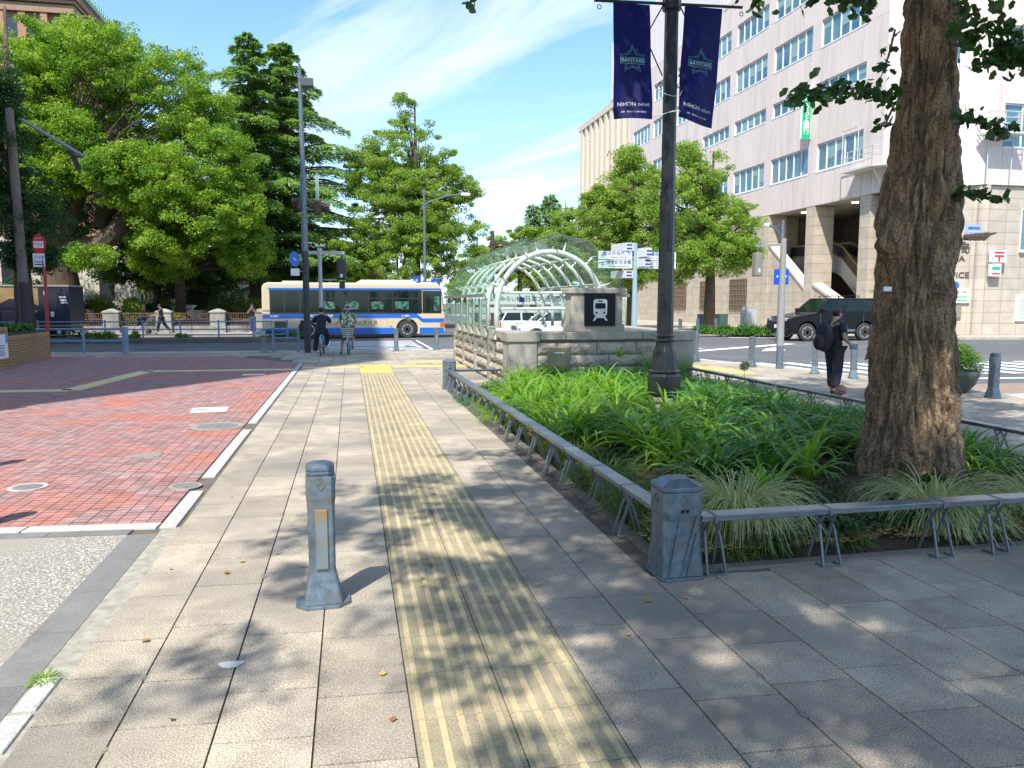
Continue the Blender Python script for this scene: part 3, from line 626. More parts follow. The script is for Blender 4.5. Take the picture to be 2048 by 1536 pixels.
# ================================================================== GINKGO BESIDE THE BED (big trunk on the right)
from mathutils import noise as mn
def bark_trunk(name, prof, cx, cy, na, nz, z1, parent, seed, bulges=(), depth=.035):
    V = np.zeros((nz + 1, na, 3)); zs = [p[0] for p in prof]; rs = [p[1] for p in prof]; ox = [p[2] for p in prof]; oy = [p[3] for p in prof]
    for i in range(nz + 1):
        z = zs[0] + (z1 - zs[0]) * i / nz; r0 = np.interp(z, zs, rs); x0 = np.interp(z, zs, ox); y0 = np.interp(z, zs, oy)
        for j in range(na):
            a = 2 * math.pi * j / na; ca, sa = math.cos(a), math.sin(a); flare = max(0, .5 - z) / .5
            r = r0 * (1 + .035 * math.sin(3 * a + seed) + .03 * math.sin(5 * a + z * 1.2) + .14 * flare ** 2 * (.4 + math.sin(5 * a + 1.3) * .6 + .3 * math.sin(9 * a)))
            q = Vector((ca * r0 * 9.5, sa * r0 * 9.5, z * 1.5)); w = mn.noise_vector(q * .45) * 1.2 + mn.noise_vector(q * 2.2) * .25
            d, _ = mn.voronoi(q + w); e = min(1, (d[1] - d[0]) * 1.7); d2, _ = mn.voronoi((q + w) * 2.3 + Vector((5, 5, 5))); e2 = min(1, (d2[1] - d2[0]) * 2.6)
            r += depth * (e ** .6 - .7) + depth * .32 * (e2 ** .6 - .6) + depth * .5 * mn.noise(q * 2.5)
            for (bz, ba, bh, bw, sz) in bulges:
                da = (a - ba + math.pi) % (2 * math.pi) - math.pi; r += bh * math.exp(-(da / bw) ** 2 - ((z - bz) / sz) ** 2)
            V[i, j] = (cx + x0 + r * ca, cy + y0 + r * sa, z)
    idx = np.arange((nz + 1) * na).reshape(nz + 1, na); A = idx[:-1]; B = np.roll(A, -1, 1); D = idx[1:]; C = np.roll(D, -1, 1)
    return npmesh(name, V, np.stack([A, B, C, D], -1).reshape(-1, 4), mat('ginkgo_bark', (.30, .205, .12), .92, (.13, .09, .055), 5, bump=3.0, bscale=18, stretch=(2.2, 2.2, .6), speck=.4, sscale=55, lo=.42, hi=.58), parent, smooth=True)
def fanleaves(path, n, spread, size, g, droop=.5):
    """ginkgo leaves on short stalks along a twig"""
    V = []; Fc = []
    path = [Vector(p) for p in path]
    for i in range(n):
        t = g.random() * (len(path) - 1); k = int(t); p = path[k].lerp(path[min(k + 1, len(path) - 1)], t - k)
        d = Vector(g.normal(size=3)).normalized(); d.z = d.z * .7 - droop * .5; d.normalize(); s = size * g.uniform(.65, 1.15)
        p = p + Vector(g.normal(size=3)) * spread * .5; u_ = d; w = Vector(g.normal(size=3)).cross(u_).normalized(); nn = u_.cross(w); b = len(V)
        V.append(tuple(p + u_ * s * .15)); ks = 8
        for q in range(ks + 1):
            a = R(-66 + 132 * q / ks); rr = s * (.93 + .07 * math.cos(a * 2)) * (.80 if q == ks // 2 else 1); V.append(tuple(p + u_ * (s * .15 + rr * math.cos(a)) + w * rr * math.sin(a) + nn * s * .12 * math.cos(a * 2)))
        for q in range(0, ks, 2): Fc.append((b, b + 1 + q, b + 2 + q, b + 3 + q))
    return V, Fc
def crown(centres, radii, n, size, seed, up=.45, flat=.6): 
    return leaves(centres, radii, n, size, np.random.default_rng(seed), flat=flat, up=up)
def clusters(g, ell, n, rmin, rmax, shell=.55):
    """cluster centres in a set of ellipsoids, pushed outwards"""
    C = []; Rr = []
    ell = [(Vector(c), Vector(r), w) for c, r, w in ell]; ws = np.array([w for _, _, w in ell], float); ws /= ws.sum()
    for i in range(n):
        c, r, w = ell[g.choice(len(ell), p=ws)]; d = Vector(g.normal(size=3)).normalized(); k = shell + (1 - shell) * g.random(); k *= 1 + .10 * g.normal()
        C.append((c.x + d.x * r.x * k, c.y + d.y * r.y * k, c.z + d.z * r.z * k)); q = g.uniform(rmin, rmax); Rr.append((q, q, q * .62))
    return np.array(C), np.array(Rr)
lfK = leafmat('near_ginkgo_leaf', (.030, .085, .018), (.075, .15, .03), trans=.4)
T1 = (5.38, 6.5)
tree = thing('ginkgo_tree', 'massive ginkgo trunk with deeply furrowed bark rising from the planting bed', 'tree', (0, 0, 0))
prof = [(-.05, .53, 0, 0), (.12, .465, 0, 0), (.4, .435, .0, 0), (1.0, .385, -.01, 0), (1.5, .355, -.04, 0), (2.0, .345, -.05, 0), (2.35, .35, -.05, 0), (2.6, .34, -.045, 0), (3.0, .305, -.035, 0), (3.6, .262, -.03, 0), (4.3, .228, -.03, 0), (5.2, .21, -.02, 0), (7.5, .18, .02, 0)]
bark_trunk('trunk', prof, *T1, 300, 560, 5.4, tree, 1, depth=.068, bulges=[(2.28, R(188), .13, .30, .11), (2.5, R(195), .12, .45, .28), (4.0, R(250), .03, .3, .3), (2.72, R(262), .04, .35, .16)])
g = np.random.default_rng(5); C, Rr = clusters(g, [((5.3, 6.3, 9.0), (4.2, 4.2, 3.4), 1), ((5.0, 5.6, 7.2), (2.6, 2.6, 1.2), .35), ((3.5, 3.3, 7.3), (1.5, 1.5, .9), .55), ((4.3, 4.4, 8.0), (1.6, 1.6, 1.0), .4), ((1.7, 9.2, 10.2), (2.3, 1.2, 1.1), .6), ((3.4, 8.4, 9.6), (1.8, 1.5, 1.0), .3)], 560, .32, .66, .25)  # outer lobes added out of view to shade the upper trunk and kiosk front
def hidden(C, Rr, mar=.3):
    t = (6.05 - C[:, 1]) / .602; xh = C[:, 0] + .407 * t; zh = C[:, 2] - t; gap = (np.abs(xh - 5.55) < .55) & (zh > .1) & (zh < 1.75) & (np.random.default_rng(3).random(len(C)) < .86)   # clusters cut from the crown so sun reaches the foot of the trunk
    return _hid(C, Rr, mar) & ~gap
def _hid(C, Rr, mar):
    dep = C[:, 0] * .2 + C[:, 1] * .98; return (C[:, 2] - Rr[:, 2] - mar > 1.75 + .385 * np.maximum(dep, 0)) | (dep < 1.5)
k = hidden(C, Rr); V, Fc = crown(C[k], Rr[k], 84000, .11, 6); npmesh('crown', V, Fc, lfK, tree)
m = MB(); m.tube([(5.28, 6.5, 5.3), (5.25, 6.5, 8), (5.3, 6.4, 11.5)], [.29, .2, .06], 12)
for i in range(12): a = i * 2.4; zz = 5.6 + i * .42; m.tube([(5.28, 6.5, zz), (5.28 + 1.4 * math.cos(a), 6.5 + 1.4 * math.sin(a), zz + .7), (5.28 + 3.1 * math.cos(a), 6.5 + 3.1 * math.sin(a), zz + 1.5)], [.09, .06, .02], 6)
m.tube([(5.28, 6.5, 7.2), (3.6, 8.2, 9.2), (1.6, 9.3, 10.2)], [.1, .07, .03], 6)  # limb added to carry the lobe that shades the kiosk
m.build('limbs', bark_m, tree)
# the leafy twigs that hang into view
V = []; Fc = []
def twig(pix, Y, n, spread, size=.066):
    global V, Fc
    n = int(n * 1.5); spread *= .85
    p = [PY(x, y, Yy) for (x, y), Yy in zip(pix, Y)]; v, f = fanleaves(p, n, spread, size, g); b = len(V); V += v; Fc += [tuple(i + b for i in q) for q in f]; mm = MB(); mm.tube(p, [.010] * (len(p) - 1) + [.003], 5); mm.build('twig', bark_m, tree)
twig([(1790, 195), (1720, 175), (1640, 185), (1575, 190)], [6.2, 5.8, 5.6, 5.5], 95, .085)
twig([(1790, 60), (1778, 110), (1760, 160)], [6.2, 6, 5.8], 16, .07, .06)
twig([(1790, 205), (1772, 245), (1752, 250)], [6.2, 5.9, 5.8], 12, .05, .06)
twig([(1915, 90), (1960, 55), (2010, 95), (2060, 120)], [6.2, 5.8, 5.6, 5.5], 120, .13)
twig([(1950, 130), (2010, 110), (2060, 95)], [6.0, 5.6, 5.5], 60, .10)
twig([(1910, 230), (1940, 235), (1985, 250), (2010, 262)], [6.2, 5.9, 5.8, 5.7], 44, .07)
twig([(1915, 385), (1950, 385), (2010, 395)], [6.1, 5.8, 5.7], 30, .05)
twig([(1480, -40), (1510, 0), (1530, 18)], [5.6, 5.5, 5.4], 16, .06)
twig([(1560, -50), (1620, -10), (1700, 0), (1745, 10)], [5.6, 5.5, 5.4, 5.5], 60, .08)
twig([(930, -60), (945, -15), (950, 12)], [5.2, 5.1, 5.0], 8, .03, .05)
twig([(1990, -40), (2010, 60), (2035, 130)], [5.9, 5.7, 5.6], 40, .09)
twig([(1910, 0), (1935, 25), (1945, 35)], [6.2, 6.0, 5.9], 16, .06)
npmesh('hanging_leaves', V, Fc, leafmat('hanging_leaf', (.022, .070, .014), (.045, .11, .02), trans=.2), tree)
m = MB()
for s in range(40):
    a = 2 * math.pi * s / 40
ring = [(5.325 + .40 * math.cos(2 * math.pi * i / 40), 6.5 + .40 * math.sin(2 * math.pi * i / 40), 1.86 + .012 * math.sin(i)) for i in range(41)]
m.tube(ring, .0022, 5); m.build('tie_wire', raild_m, tree); q = PY(1775, 578, 6.12); m = MB(); m.cbox((q.x, q.y, q.z), (.075, .012, .04)); m.build('tag', signw_m, tree)
# second ginkgo of the row, behind the camera: its crown dapples the foreground
tree2 = thing('ginkgo_tree', 'next ginkgo of the row, behind the viewpoint, shading the foreground slabs', 'tree', (0, 0, 0))
m = MB(); m.tube([(2.6, -4.2, -.05), (2.6, -4.2, 2.5), (2.5, -4.1, 6), (2.2, -3.8, 12)], [.5, .4, .28, .05], 16); m.build('trunk', bark_m, tree2)
C, Rr = clusters(g, [((-.3, -.2, 9.2), (4.5, 5.0, 2.6), 1), ((2.4, -1.2, 8.4), (4.2, 4.6, 2.2), 1)], 1700, .18, .42, .05)
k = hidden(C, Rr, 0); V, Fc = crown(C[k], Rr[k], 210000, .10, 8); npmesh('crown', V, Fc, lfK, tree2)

# ================================================================== METAL POSTS, RAILS, BOLLARDS
def octa(w, z, ch=.28, d=None):
    d = d or w; a, b = w / 2, d / 2; c = min(a, b) * ch
    return [(-a + c, -b, z), (a - c, -b, z), (a, -b + c, z), (a, b - c, z), (a - c, b, z), (-a + c, b, z), (-a, b - c, z), (-a, -b + c, z)]
def bollard(loc, label, rz=0, s=1., group='grey metal bollards', mt=None, proto=[None]):
    if proto[0]:
        return dup(proto[0], loc, rz, label, s)
    t = thing('bollard', label, 'bollard', loc, rz, group); mz = mt or zinc_m
    m = MB(); m.loft([octa(.31, 0, .55, .235), octa(.31, .018, .55, .235)]); m.build('base_plate', mz, t, bevel=.003)
    m = MB(); m.loft([octa(.225, .018, .12, .19), octa(.150, .20, .18, .135), octa(.150, .22, .18, .135), octa(.155, .60, .22, .140), octa(.165, .640, .28, .15), octa(.165, .765, .28, .15)]); m.build('shaft', mz, t, bevel=.004)
    m = MB(); m.box(-.034, .034, -.080, -.060, .225, .575); m.build('face_panel', mat('rusty_zinc', (.20, .23, .23), .6, (.30, .19, .08), 9, metal=.3, lo=.5, hi=.62), t, bevel=.003)
    m = MB(); m.loft([octa(.150, .765, .45, .14), octa(.150, .778, .45, .14)]); m.loft([octa(.162, .778, .45, .152), octa(.162, .792, .45, .152)]); m.loft([octa(.150, .792, .45, .14), octa(.150, .802, .45, .14)])
    m.loft([octa(.162, .802, .45, .152), octa(.160, .822, .45, .150), octa(.120, .838, .6, .11), octa(.05, .842, .6, .05)]); m.build('cap', mz, t, bevel=.002)
    m = MB()
    for a, b in (((-.024, 0), (0, .026)), ((0, .026), (.024, 0)), ((.024, 0), (0, -.026)), ((0, -.026), (-.024, 0))): m.bar((a[0], -.077, .715 + a[1]), (b[0], -.077, .715 + b[1]), .006, .006)
    m.lathe([(.012, 0), (.012, .001)], 10); m.build('diamond', raild_m, t)
    proto[0] = t; return t
bollard((-.19, 4.50, 0), 'nearest rusty grey bollard standing alone beside the yellow guide strip', rz=R(2))
bl = [(1.62, 28.3, 'bollard between the two cyclists and the crossing edge, right of the shirted cyclist', 0), (3.16, 28.9, 'bollard in front of the bus headlight, left of the stone kiosk', 0),
      (-3.0, 28.3, 'bollard left of the light pole at the plaza corner', 0), (10.1, 21.4, 'leftmost bollard right of the kiosk on the sunny corner', .5), (10.75, 19.25, 'bollard between the kiosk and the slim grey signal pole', .6),
      (11.3, 17.15, 'bollard half hidden by the man in black', .9), (11.45, 15.85, 'bollard between the man in black and the big trunk', 1.1), (11.6, 12.0, 'shaded bollard at the right, beside the flower bowl', 1.5), (13.3, 6.2, 'bollard beyond the right edge of the photo', 1.5), (-3.02, 6.48, 'unseen bollard added outside the left edge for its shadow, nearest of three', 0), (-5.8, 13.8, 'unseen bollard added outside the left edge for its shadow, far one of three', 0), (-4.0, 8.9, 'unseen bollard added outside the left edge for its shadow, middle one of three', 0)]  # the bollards outside the left edge are added for their shadow tips
for x, y, lb, rz in bl: bollard((x, y, 0), lb, rz)
for i, (px, py, lb) in enumerate(((1360, 669, 'slim bollard on the far kerb, leftmost, before the dark entrance'), (1395, 669, 'slim bollard on the far kerb left of the dark utility box'), (1431, 669, 'slim bollard on the far kerb before the green cabinet'), (1491, 670, 'slim bollard on the far kerb before the white cabinet'),
      (1318, 663, 'slim bollard on the far kerb just right of the sign post'), (1549, 671, 'slim bollard beside the grey signal pole on the far kerb'))):
    p = G(px, py, 0); bollard((p.x, p.y, 0), lb, .5, 1.05)
def bigpost(loc, label, s=1.):
    t = thing('rail_post', label, 'post', loc, 0, 'square posts ending the rail'); t.scale = (s, s, s)
    m = MB(); m.loft([octa(.305, 0, .18), octa(.305, .022, .18)]); m.build('base_plate', zinc_m, t, bevel=.004)
    m = MB(); m.loft([octa(.285, .022, .12), octa(.262, .20, .2), octa(.258, .38, .3), octa(.268, .43, .26), octa(.268, .565, .26)]); m.build('shaft', zinc_m, t, bevel=.005)
    m = MB(); m.loft([octa(.258, .565, .26), octa(.258, .573, .26)]); m.loft([octa(.276, .573, .26), octa(.278, .598, .26), octa(.13, .640, .26)]); m.build('cap', zinc_m, t, bevel=.004)
    m = MB()
    for sy in (-1,):
        for a, b in (((-.03, 0), (0, .032)), ((0, .032), (.03, 0)), ((.03, 0), (0, -.032)), ((0, -.032), (-.03, 0))): m.bar((a[0], sy * .136, .515 + a[1]), (b[0], sy * .136, .515 + b[1]), .007, .006); m.bar((-.136, a[0], .515 + a[1]), (-.136, b[0], .515 + b[1]), .006, .007)
    m.build('diamond', raild_m, t)
    m = MB(); m.box(-.026, -.004, -.1375, -.1345, .437, .458); m.box(.006, .028, -.1375, -.1345, .437, .458); m.build('socket', black_m, t)
    m = MB()
    for x0, x1, z0, z1 in ((-.10, -.03, .03, .40), (.085, -.02, .42, .03), (-.03, .04, .03, .12), (.02, .085, .03, .3)): m.bar((x0, -.144, z0), (x1, -.135, z1), .012, .012)
    m.build('rib', zinc_m, t); return t
bigpost((2.03, 4.53, 0), 'square grey metal post at the near corner of the planting bed'); bigpost((1.96, 15.62, 0), 'square grey metal post at the far end of the left rail', .95)
def railrun(label, p0, p1, sup, joints):
    p0, p1 = Vector(p0), Vector(p1); d = (p1 - p0).normalized(); Ln = (p1 - p0).length; t = thing('planter_rail', label, 'rail', (*p0, 0), math.atan2(d.y, d.x), 'low rails round the planting bed')
    m = MB(); m.mi = 0; js = [0] + joints + [Ln]
    for a, b in zip(js[:-1], js[1:]): m.box(a + .006, b - .006, -.062, .062, .368, .388); m.box(a + .006, b - .006, -.052, .052, .345, .366)
    m.build('rail_top', rail_m, t, bevel=.004)
    for j in joints: m = MB(); m.box(j - .009, j + .009, -.066, .066, .340, .391); m.build('rail_joint', raild_m, t)
    for s_ in sup:
        m = MB()
        for dx in (-.04, .04):
            m.bar((s_ + dx, -.045, .345), (s_ + dx * 1.3, .02, .235), .013, .016); m.bar((s_ + dx * 1.3, .02, .235), (s_ + dx * 1.6, .095, .0), .013, .016)
            m.bar((s_ + dx, .045, .345), (s_ + dx * 1.3, -.02, .235), .013, .016); m.bar((s_ + dx * 1.3, -.02, .235), (s_ + dx * 1.6, -.095, .0), .013, .016)
            m.bar((s_ + dx * 1.6, -.1, .008), (s_ + dx * 1.6, .1, .008), .016, .012)
        m.bar((s_ - .07, -.095, .008), (s_ + .07, -.095, .008), .012, .012); m.build('leg', raild_m, t)
    return t
railrun('long low grey rail running along the left side of the planting bed', (2.03, 4.68), (1.97, 15.5), [.72, 1.42, 2.26, 2.87, 3.59, 4.3, 4.88, 5.46, 6.03, 6.6, 7.2, 7.8, 8.4, 9.0, 9.6, 10.2, 10.6], [.72, 1.42, 2.3, 3.6, 4.9, 6.1, 7.3, 8.5, 9.7])
railrun('low grey rail along the near edge of the bed, facing the camera', (2.18, 4.53), (7.0, 4.50), [.10, .93, 1.80, 2.25, 3.1, 3.9, 4.6], [.10, .93, 1.80, 2.25, 3.1, 3.9])
railrun('dark low rail along the far right side of the bed', (7.05, 4.55), (7.05, 15.3), [.8 + .9 * i for i in range(12)], [.8 + .9 * i for i in range(12)])
railrun('short rail stub between the far post and the stone wall', (2.1, 15.66), (3.06, 15.66), [.82], [])

# ================================================================== LAMP POST WITH BANNERS
LX, LY = 4.45, 10.45
lamp = thing('lamp_post', 'tall dark grey octagonal lamp post rising from the bed with two blue banners', 'lamp post', (LX, LY, 0))
m = MB(); m.lathe([(.19, 0), (.185, .40)], 8, rot=.5); m.build('plinth', mat('post_concrete', (.36, .35, .32), .85, (.24, .23, .21), 5), lamp, bevel=.006)
m = MB(); m.lathe([(.185, .40), (.235, .46), (.235, .70), (.215, .74), (.235, .755), (.235, .775), (.20, .79), (.165, 1.05), (.135, 1.12), (.125, 1.2)], 8, rot=.5); m.lathe([(.15, 1.2), (.155, 1.22), (.135, 1.24)], 8, rot=.5); m.lathe([(.15, 1.27), (.155, 1.285), (.13, 1.30)], 8, rot=.5); m.build('base', dark_m, lamp, bevel=.004)
m = MB(); m.lathe([(.118, 1.2), (.108, 3.3), (.108, 3.32), (.10, 3.33), (.088, 8.2)], 8, rot=.5); m.build('shaft', dark_m, lamp)
m = MB(); m.box(-.018, .018, -.128, -.11, 2.5, 3.05); m.box(.10, .125, -.015, .015, 2.55, 2.95); m.build('service_hatch', dark_m, lamp, bevel=.004)
m = MB(); m.tube([(-1.12, 0, 5.83), (1.06, 0, 5.90)], .021, 8); m.lathe([(.13, 5.78), (.13, 5.96)], 8, rot=.5)
for s_ in (-1, 1):
    m.tube([(s_ * .12, 0, 4.9), (s_ * .38, 0, 5.4), (s_ * .12, 0, 5.85)], .010, 5); 
    for zz in (4.78,): m.tube([(s_ * (.12 + .02) + .03 * math.cos(a), 0, zz + .03 * math.sin(a)) for a in [i * math.pi / 5 for i in range(11)]], .006, 5)
    m.tube([(s_ * 1.05 + .028 * math.cos(a), 0, 5.83 + .03 * s_ - .05 + .028 * math.sin(a)) for a in [i * math.pi / 5 for i in range(11)]], .006, 5)
m.build('banner_arm', dark_m, lamp)
m = MB(); m.tube([(-.24, -.02, 4.72), (-.1, -.12, 4.62), (.0, -.125, 4.6), (.1, -.12, 4.62), (.17, -.03, 4.72)], .004, 4); m.tube([(-.24, -.02, 4.33), (-.1, -.12, 4.37), (0, -.12, 4.4), (.1, -.11, 4.42), (.14, -.02, 4.36)], .006, 4); m.build('tie_cord', signw_m, lamp)
m = MB(); m.tube([(0, 0, 8.1), (0, -.2, 8.6), (0, -.9, 8.9)], .05, 8); m.ball((0, -1.0, 8.8), .25, 10, 6, sz=.5); m.build('lantern', dark_m, lamp)
ban_m = leafmat('banner_blue', (.002, .004, .10), (.003, .006, .13), trans=.4, rough=.5); ban_m2 = mat('banner_print', (.13, .42, .50), .5, (.25, .50, .55), 20)
def banner(name, x0, x1, ztop, zbl, zbr, label, skew, ph):
    t = thing('banner', label, 'banner', (LX, LY - .02, 0), 0, 'blue star banners on the lamp post')
    def P(u_, v_, off=0.):
        x = x0 + (x1 - x0) * u_ + skew * v_; zb = zbl + (zbr - zbl) * u_; z = ztop + (zb - ztop) * v_ + .012 * math.sin(5 * u_ + ph) * v_
        y = .055 * v_ * math.sin(4.2 * u_ + ph + v_) + .02 * math.sin(9 * v_ + 3 * u_ + ph) * v_; return (x, y + off, z)
    V = [P(i / 14, j / 40) for j in range(41) for i in range(15)]; Fc = [(j * 15 + i, j * 15 + i + 1, (j + 1) * 15 + i + 1, (j + 1) * 15 + i) for j in range(40) for i in range(14)]
    npmesh('cloth', V, Fc, ban_m, t, smooth=True)
    def warp(o, w=.5, h=1.5):
        for v in o.data.vertices:
            wx = o.matrix_basis @ v.co; p = P(.5 + wx.x / .54, (5.8 - wx.z) / 1.54, -.006 + min(0, wx.y)); v.co = Vector(p)
        o.matrix_basis = Matrix.Identity(4); return o
    # star emblem outline
    m = MB(); pts = []
    for i in range(10): a = R(90 + 36 * i); rr = (.20 if i % 2 == 0 else .095); pts.append((rr * math.cos(a) * .95, 5.06 + rr * math.sin(a)))
    def seg(a, b, w=.006): 
        n = 4
        for q in range(n): p, r_ = [(a[0] + (b[0] - a[0]) * e / n, a[1] + (b[1] - a[1]) * e / n) for e in (q, q + 1)]; m.bar((p[0], 0, p[1]), (r_[0], 0, r_[1]), w, .002)
    for i in range(10): seg(pts[i], pts[(i + 1) % 10])
    for i in range(10): a_, b_ = pts[i], pts[(i + 1) % 10]; seg((a_[0] * .8, 5.06 + (a_[1] - 5.06) * .8), (b_[0] * .8, 5.06 + (b_[1] - 5.06) * .8), .003)
    fl = [(-.07, 5.12), (-.075, 5.16), (-.03, 5.17), (-.01, 5.23), (.01, 5.19), (.04, 5.18), (.07, 5.20), (.06, 5.15), (.07, 5.12)]
    for a_, b_ in zip(fl[:-1], fl[1:]): seg(a_, b_, .004)
    for a_, b_ in zip([(-.12, 4.95), (-.06, 4.93), (.02, 4.96), (.10, 4.96)][:-1], [(-.12, 4.95), (-.06, 4.93), (.02, 4.96), (.10, 4.96)][1:]): seg(a_, b_, .012)
    [m.box(-.172 + .0344 * q, -.1376 + .0344 * q, .0, .0015, 5.0, 5.085) for q in range(10)]
    o = m.build('star_emblem', ban_m2, t); warp(o)
    m = MB(); [m.box(-.166 + .0332 * q, -.1328 + .0332 * q, -.0035, -.001, 5.006, 5.079) for q in range(10)]; o = m.build('emblem_band', mat('navy_cloth', (.003, .008, .06), .5), t); warp(o)
    o = text('lettering', 'BAYSTARS', .068, ban_m2, t, (0, -.009, 5.042), ext=.0008, bold=.0012); bpy.context.view_layer.update(); warp(o)
    wt = mat('banner_white', (.5, .52, .6), .5)
    o = text('lettering', 'NIHON odori', .074, wt, t, (0, 0, 4.455), ext=.0005); warp(o)
    o = text('lettering', '協賛　横浜日本大通り振興会', .026, wt, t, (0, 0, 4.35), ext=.0005); warp(o)
    m = MB(); m.ball((0, 0, 0), .012, 6, 4); q = P(.98 if x0 < 0 else .03, .95); m.build('eyelet', steel_m, t, loc=q)
banner('a', -.86, -.33, 5.82, 4.28, 4.30, 'blue star banner hanging left of the lamp post', .05, 0.4)
banner('b', .185, .75, 5.85, 4.34, 4.22, 'blue star banner hanging right of the lamp post, lower edge slanting', -.08, 2.6)

# ================================================================== STATION ENTRANCE KIOSK
KX0, KX1, KY0, KY1, KH = 3.12, 7.15, 15.25, 23.8, 1.16
kiosk = thing('station_entrance', 'stone walled underground station entrance with white arched ribs and glass canopy', 'station entrance', (0, 0, 0))
m = MB()
m.box(KX0 + .05, KX1 - .05, KY0 + .05, KY0 + .55, -.1, KH - .16); m.box(KX0 + .05, KX0 + .40, KY0 + .5, KY1, -.1, KH - .16); m.box(KX1 - .4, KX1 - .05, KY0 + .5, KY1, -.1, KH - .16)
m.build('wall', mat('mortar_dark', (.17, .155, .13), .95, (.12, .11, .10), 6), kiosk)
def rockblock(m, o, ux, w, h, dpt, seed):
    """rock-faced block: rough front on a grid; o = lower left corner, ux = direction, outward = n"""
    n = Vector((ux.y, -ux.x, 0)); nx, nz = max(4, int(w / .045)), max(4, int(h / .04)); V = []
    for j in range(nz + 1):
        for i in range(nx + 1):
            e = min(i, nx - i, j, nz - j); dd = 0 if e == 0 else .012 + (dpt if e > 1 else dpt * .55) * (.75 + 1.1 * mn.noise(Vector((i * .42 + seed * 7, j * .5, seed))) + .5 * mn.noise(Vector((i * 1.3, j * 1.3 + seed, 3))))
            V.append(tuple(o + ux * w * i / nx + Vector((0, 0, h * j / nz)) + n * dd))
    m.add(V, [(j * (nx + 1) + i, j * (nx + 1) + i + 1, (j + 1) * (nx + 1) + i + 1, (j + 1) * (nx + 1) + i) for j in range(nz) for i in range(nx)])
m = MB(); ux = Vector((1, 0, 0))
rows = [(-.02, .18), (.20, .24), (.45, .24), (.70, .25)]
for r_, (z0, h) in enumerate(rows):
    x = KX0 + .62; first = .42 if r_ % 2 else .62
    while x < KX1 - .60:
        w = min(first, KX1 - .58 - x); first = .92 if r_ % 2 == 0 else .86
        if w > .1: rockblock(m, Vector((x, KY0 + .045, z0)), ux, w - .018, h - .018, .032, x * 3 + r_)
        x += w
m.build('front_rock_faced_blocks', rock_m, kiosk); m = MB()
uy = Vector((0, -1, 0))
panels = [(KY1 - .25, KY1 - 1.9), (KY1 - 2.15, KY1 - 4.0), (KY1 - 4.3, KY0 + 2.55), (KY0 + 2.25, KY0 + .62)]
for (ya, yb) in panels:
    for r_, (z0, h) in enumerate(rows):
        w = ya - yb; k = 2 if w > 1.4 else 1
        for q in range(k): rockblock(m, Vector((KX0 + .045, ya - w * q / k, z0)), uy, w / k - .02, h - .03, .045, ya + r_ * 3 + q * 5)
m.build('side_rock_faced_blocks', rock_m, kiosk)
m = MB()  # smooth corner pillars, buttresses and coping
m.box(KX0, KX0 + .60, KY0, KY0 + .60, -.1, KH - .2); m.box(KX1 - .56, KX1, KY0, KY0 + .60, -.1, KH - .2)
for ya in (KY1 - .02, KY1 - 1.92, KY1 - 4.02, KY0 + 2.53): m.box(KX0 + .0, KX0 + .1, ya - .22, ya, -.1, KH - .17)
m.box(KX0 - .01, KX0 + .08, KY0 + .6, KY1, -.1, -.03)
for i in range(6): y = 17.0 + 1.12 * i; m.box(KX0 - .004, KX0 + .1, y - .05, y + .06, KH - .62, KH - .22)
m.build('pillar', stone_m, kiosk, bevel=.012)
for i in range(6):   # slanting blocks that carry the ribs
    y = 17.0 + 1.12 * i; m = MB(); m.loft([[(KX0 - .04, y - .42, KH - .21), (KX0 - .04, y + .30, KH - .21), (KX0 + .3, y + .30, KH - .21), (KX0 + .3, y - .42, KH - .21)], [(KX0 - .04, y - .18, KH + .04), (KX0 - .04, y + .34, KH + .04), (KX0 + .3, y + .34, KH + .04), (KX0 + .3, y - .18, KH + .04)]]); m.build('rib_block', mat('pale_granite', (.56, .50, .41), .8, (.48, .43, .35), 3), kiosk, bevel=.01)
m = MB()
def slabrow(x0, x1, y0, y1, z0, z1, n, alongx=True):
    for i in range(n):
        if alongx: a = x0 + (x1 - x0) * i / n; b = x0 + (x1 - x0) * (i + 1) / n; m.box(a + .003, b - .003, y0, y1, z0, z1)
        else: a = y0 + (y1 - y0) * i / n; b = y0 + (y1 - y0) * (i + 1) / n; m.box(x0, x1, a + .003, b - .003, z0, z1)
m.box(KX0 - .035, KX0 + .66, KY0 - .035, KY0 + .66, KH - .2, KH); m.box(KX1 - .6, KX1 + .035, KY0 - .035, KY0 + .66, KH - .2, KH)
slabrow(KX0 + .665, KX1 - .605, KY0 - .01, KY0 + .75, KH - .165, KH - .004, 5); slabrow(KX0 - .01, KX0 + .5, KY0 + .665, 16.6, KH - .165, KH - .004, 2, False); slabrow(KX1 - .5, KX1 + .01, KY0 + .665, KY1, KH - .165, KH - .004, 9, False)
slabrow(KX0 + .05, KX0 + .5, 16.61, KY1, KH - .2, KH - .05, 8, False)
m.build('coping', mat('coping_granite', (.38, .34, .28), .8, (.29, .265, .225), 3, speck=.2, sscale=90), kiosk, bevel=.014)
m = MB(); m.box(3.95, 4.42, KY0 - .006, KY0 + .05, .33, .84); m.build('meter_door', mat('bronze_door', (.27, .24, .14), .45, (.22, .20, .12), 6, metal=.3), kiosk, bevel=.004)
m = MB(); m.box(3.98, 4.39, KY0 - .010, KY0 - .005, .36, .81); m.build('meter_door_leaf', MATS['bronze_door'], kiosk, bevel=.003); m = MB(); m.box(4.09, 4.29, KY0 - .014, KY0 - .009, .72, .745); m.build('label_plate', signw_m, kiosk)
m = MB(); m.box(6.0, 6.42, KY0 + .0, KY0 + .05, .36, .70); m.box(6.1, 6.32, KY0 - .008, KY0 + .0, .45, .60); m.build('service_hatch', stone_m, kiosk, bevel=.003)
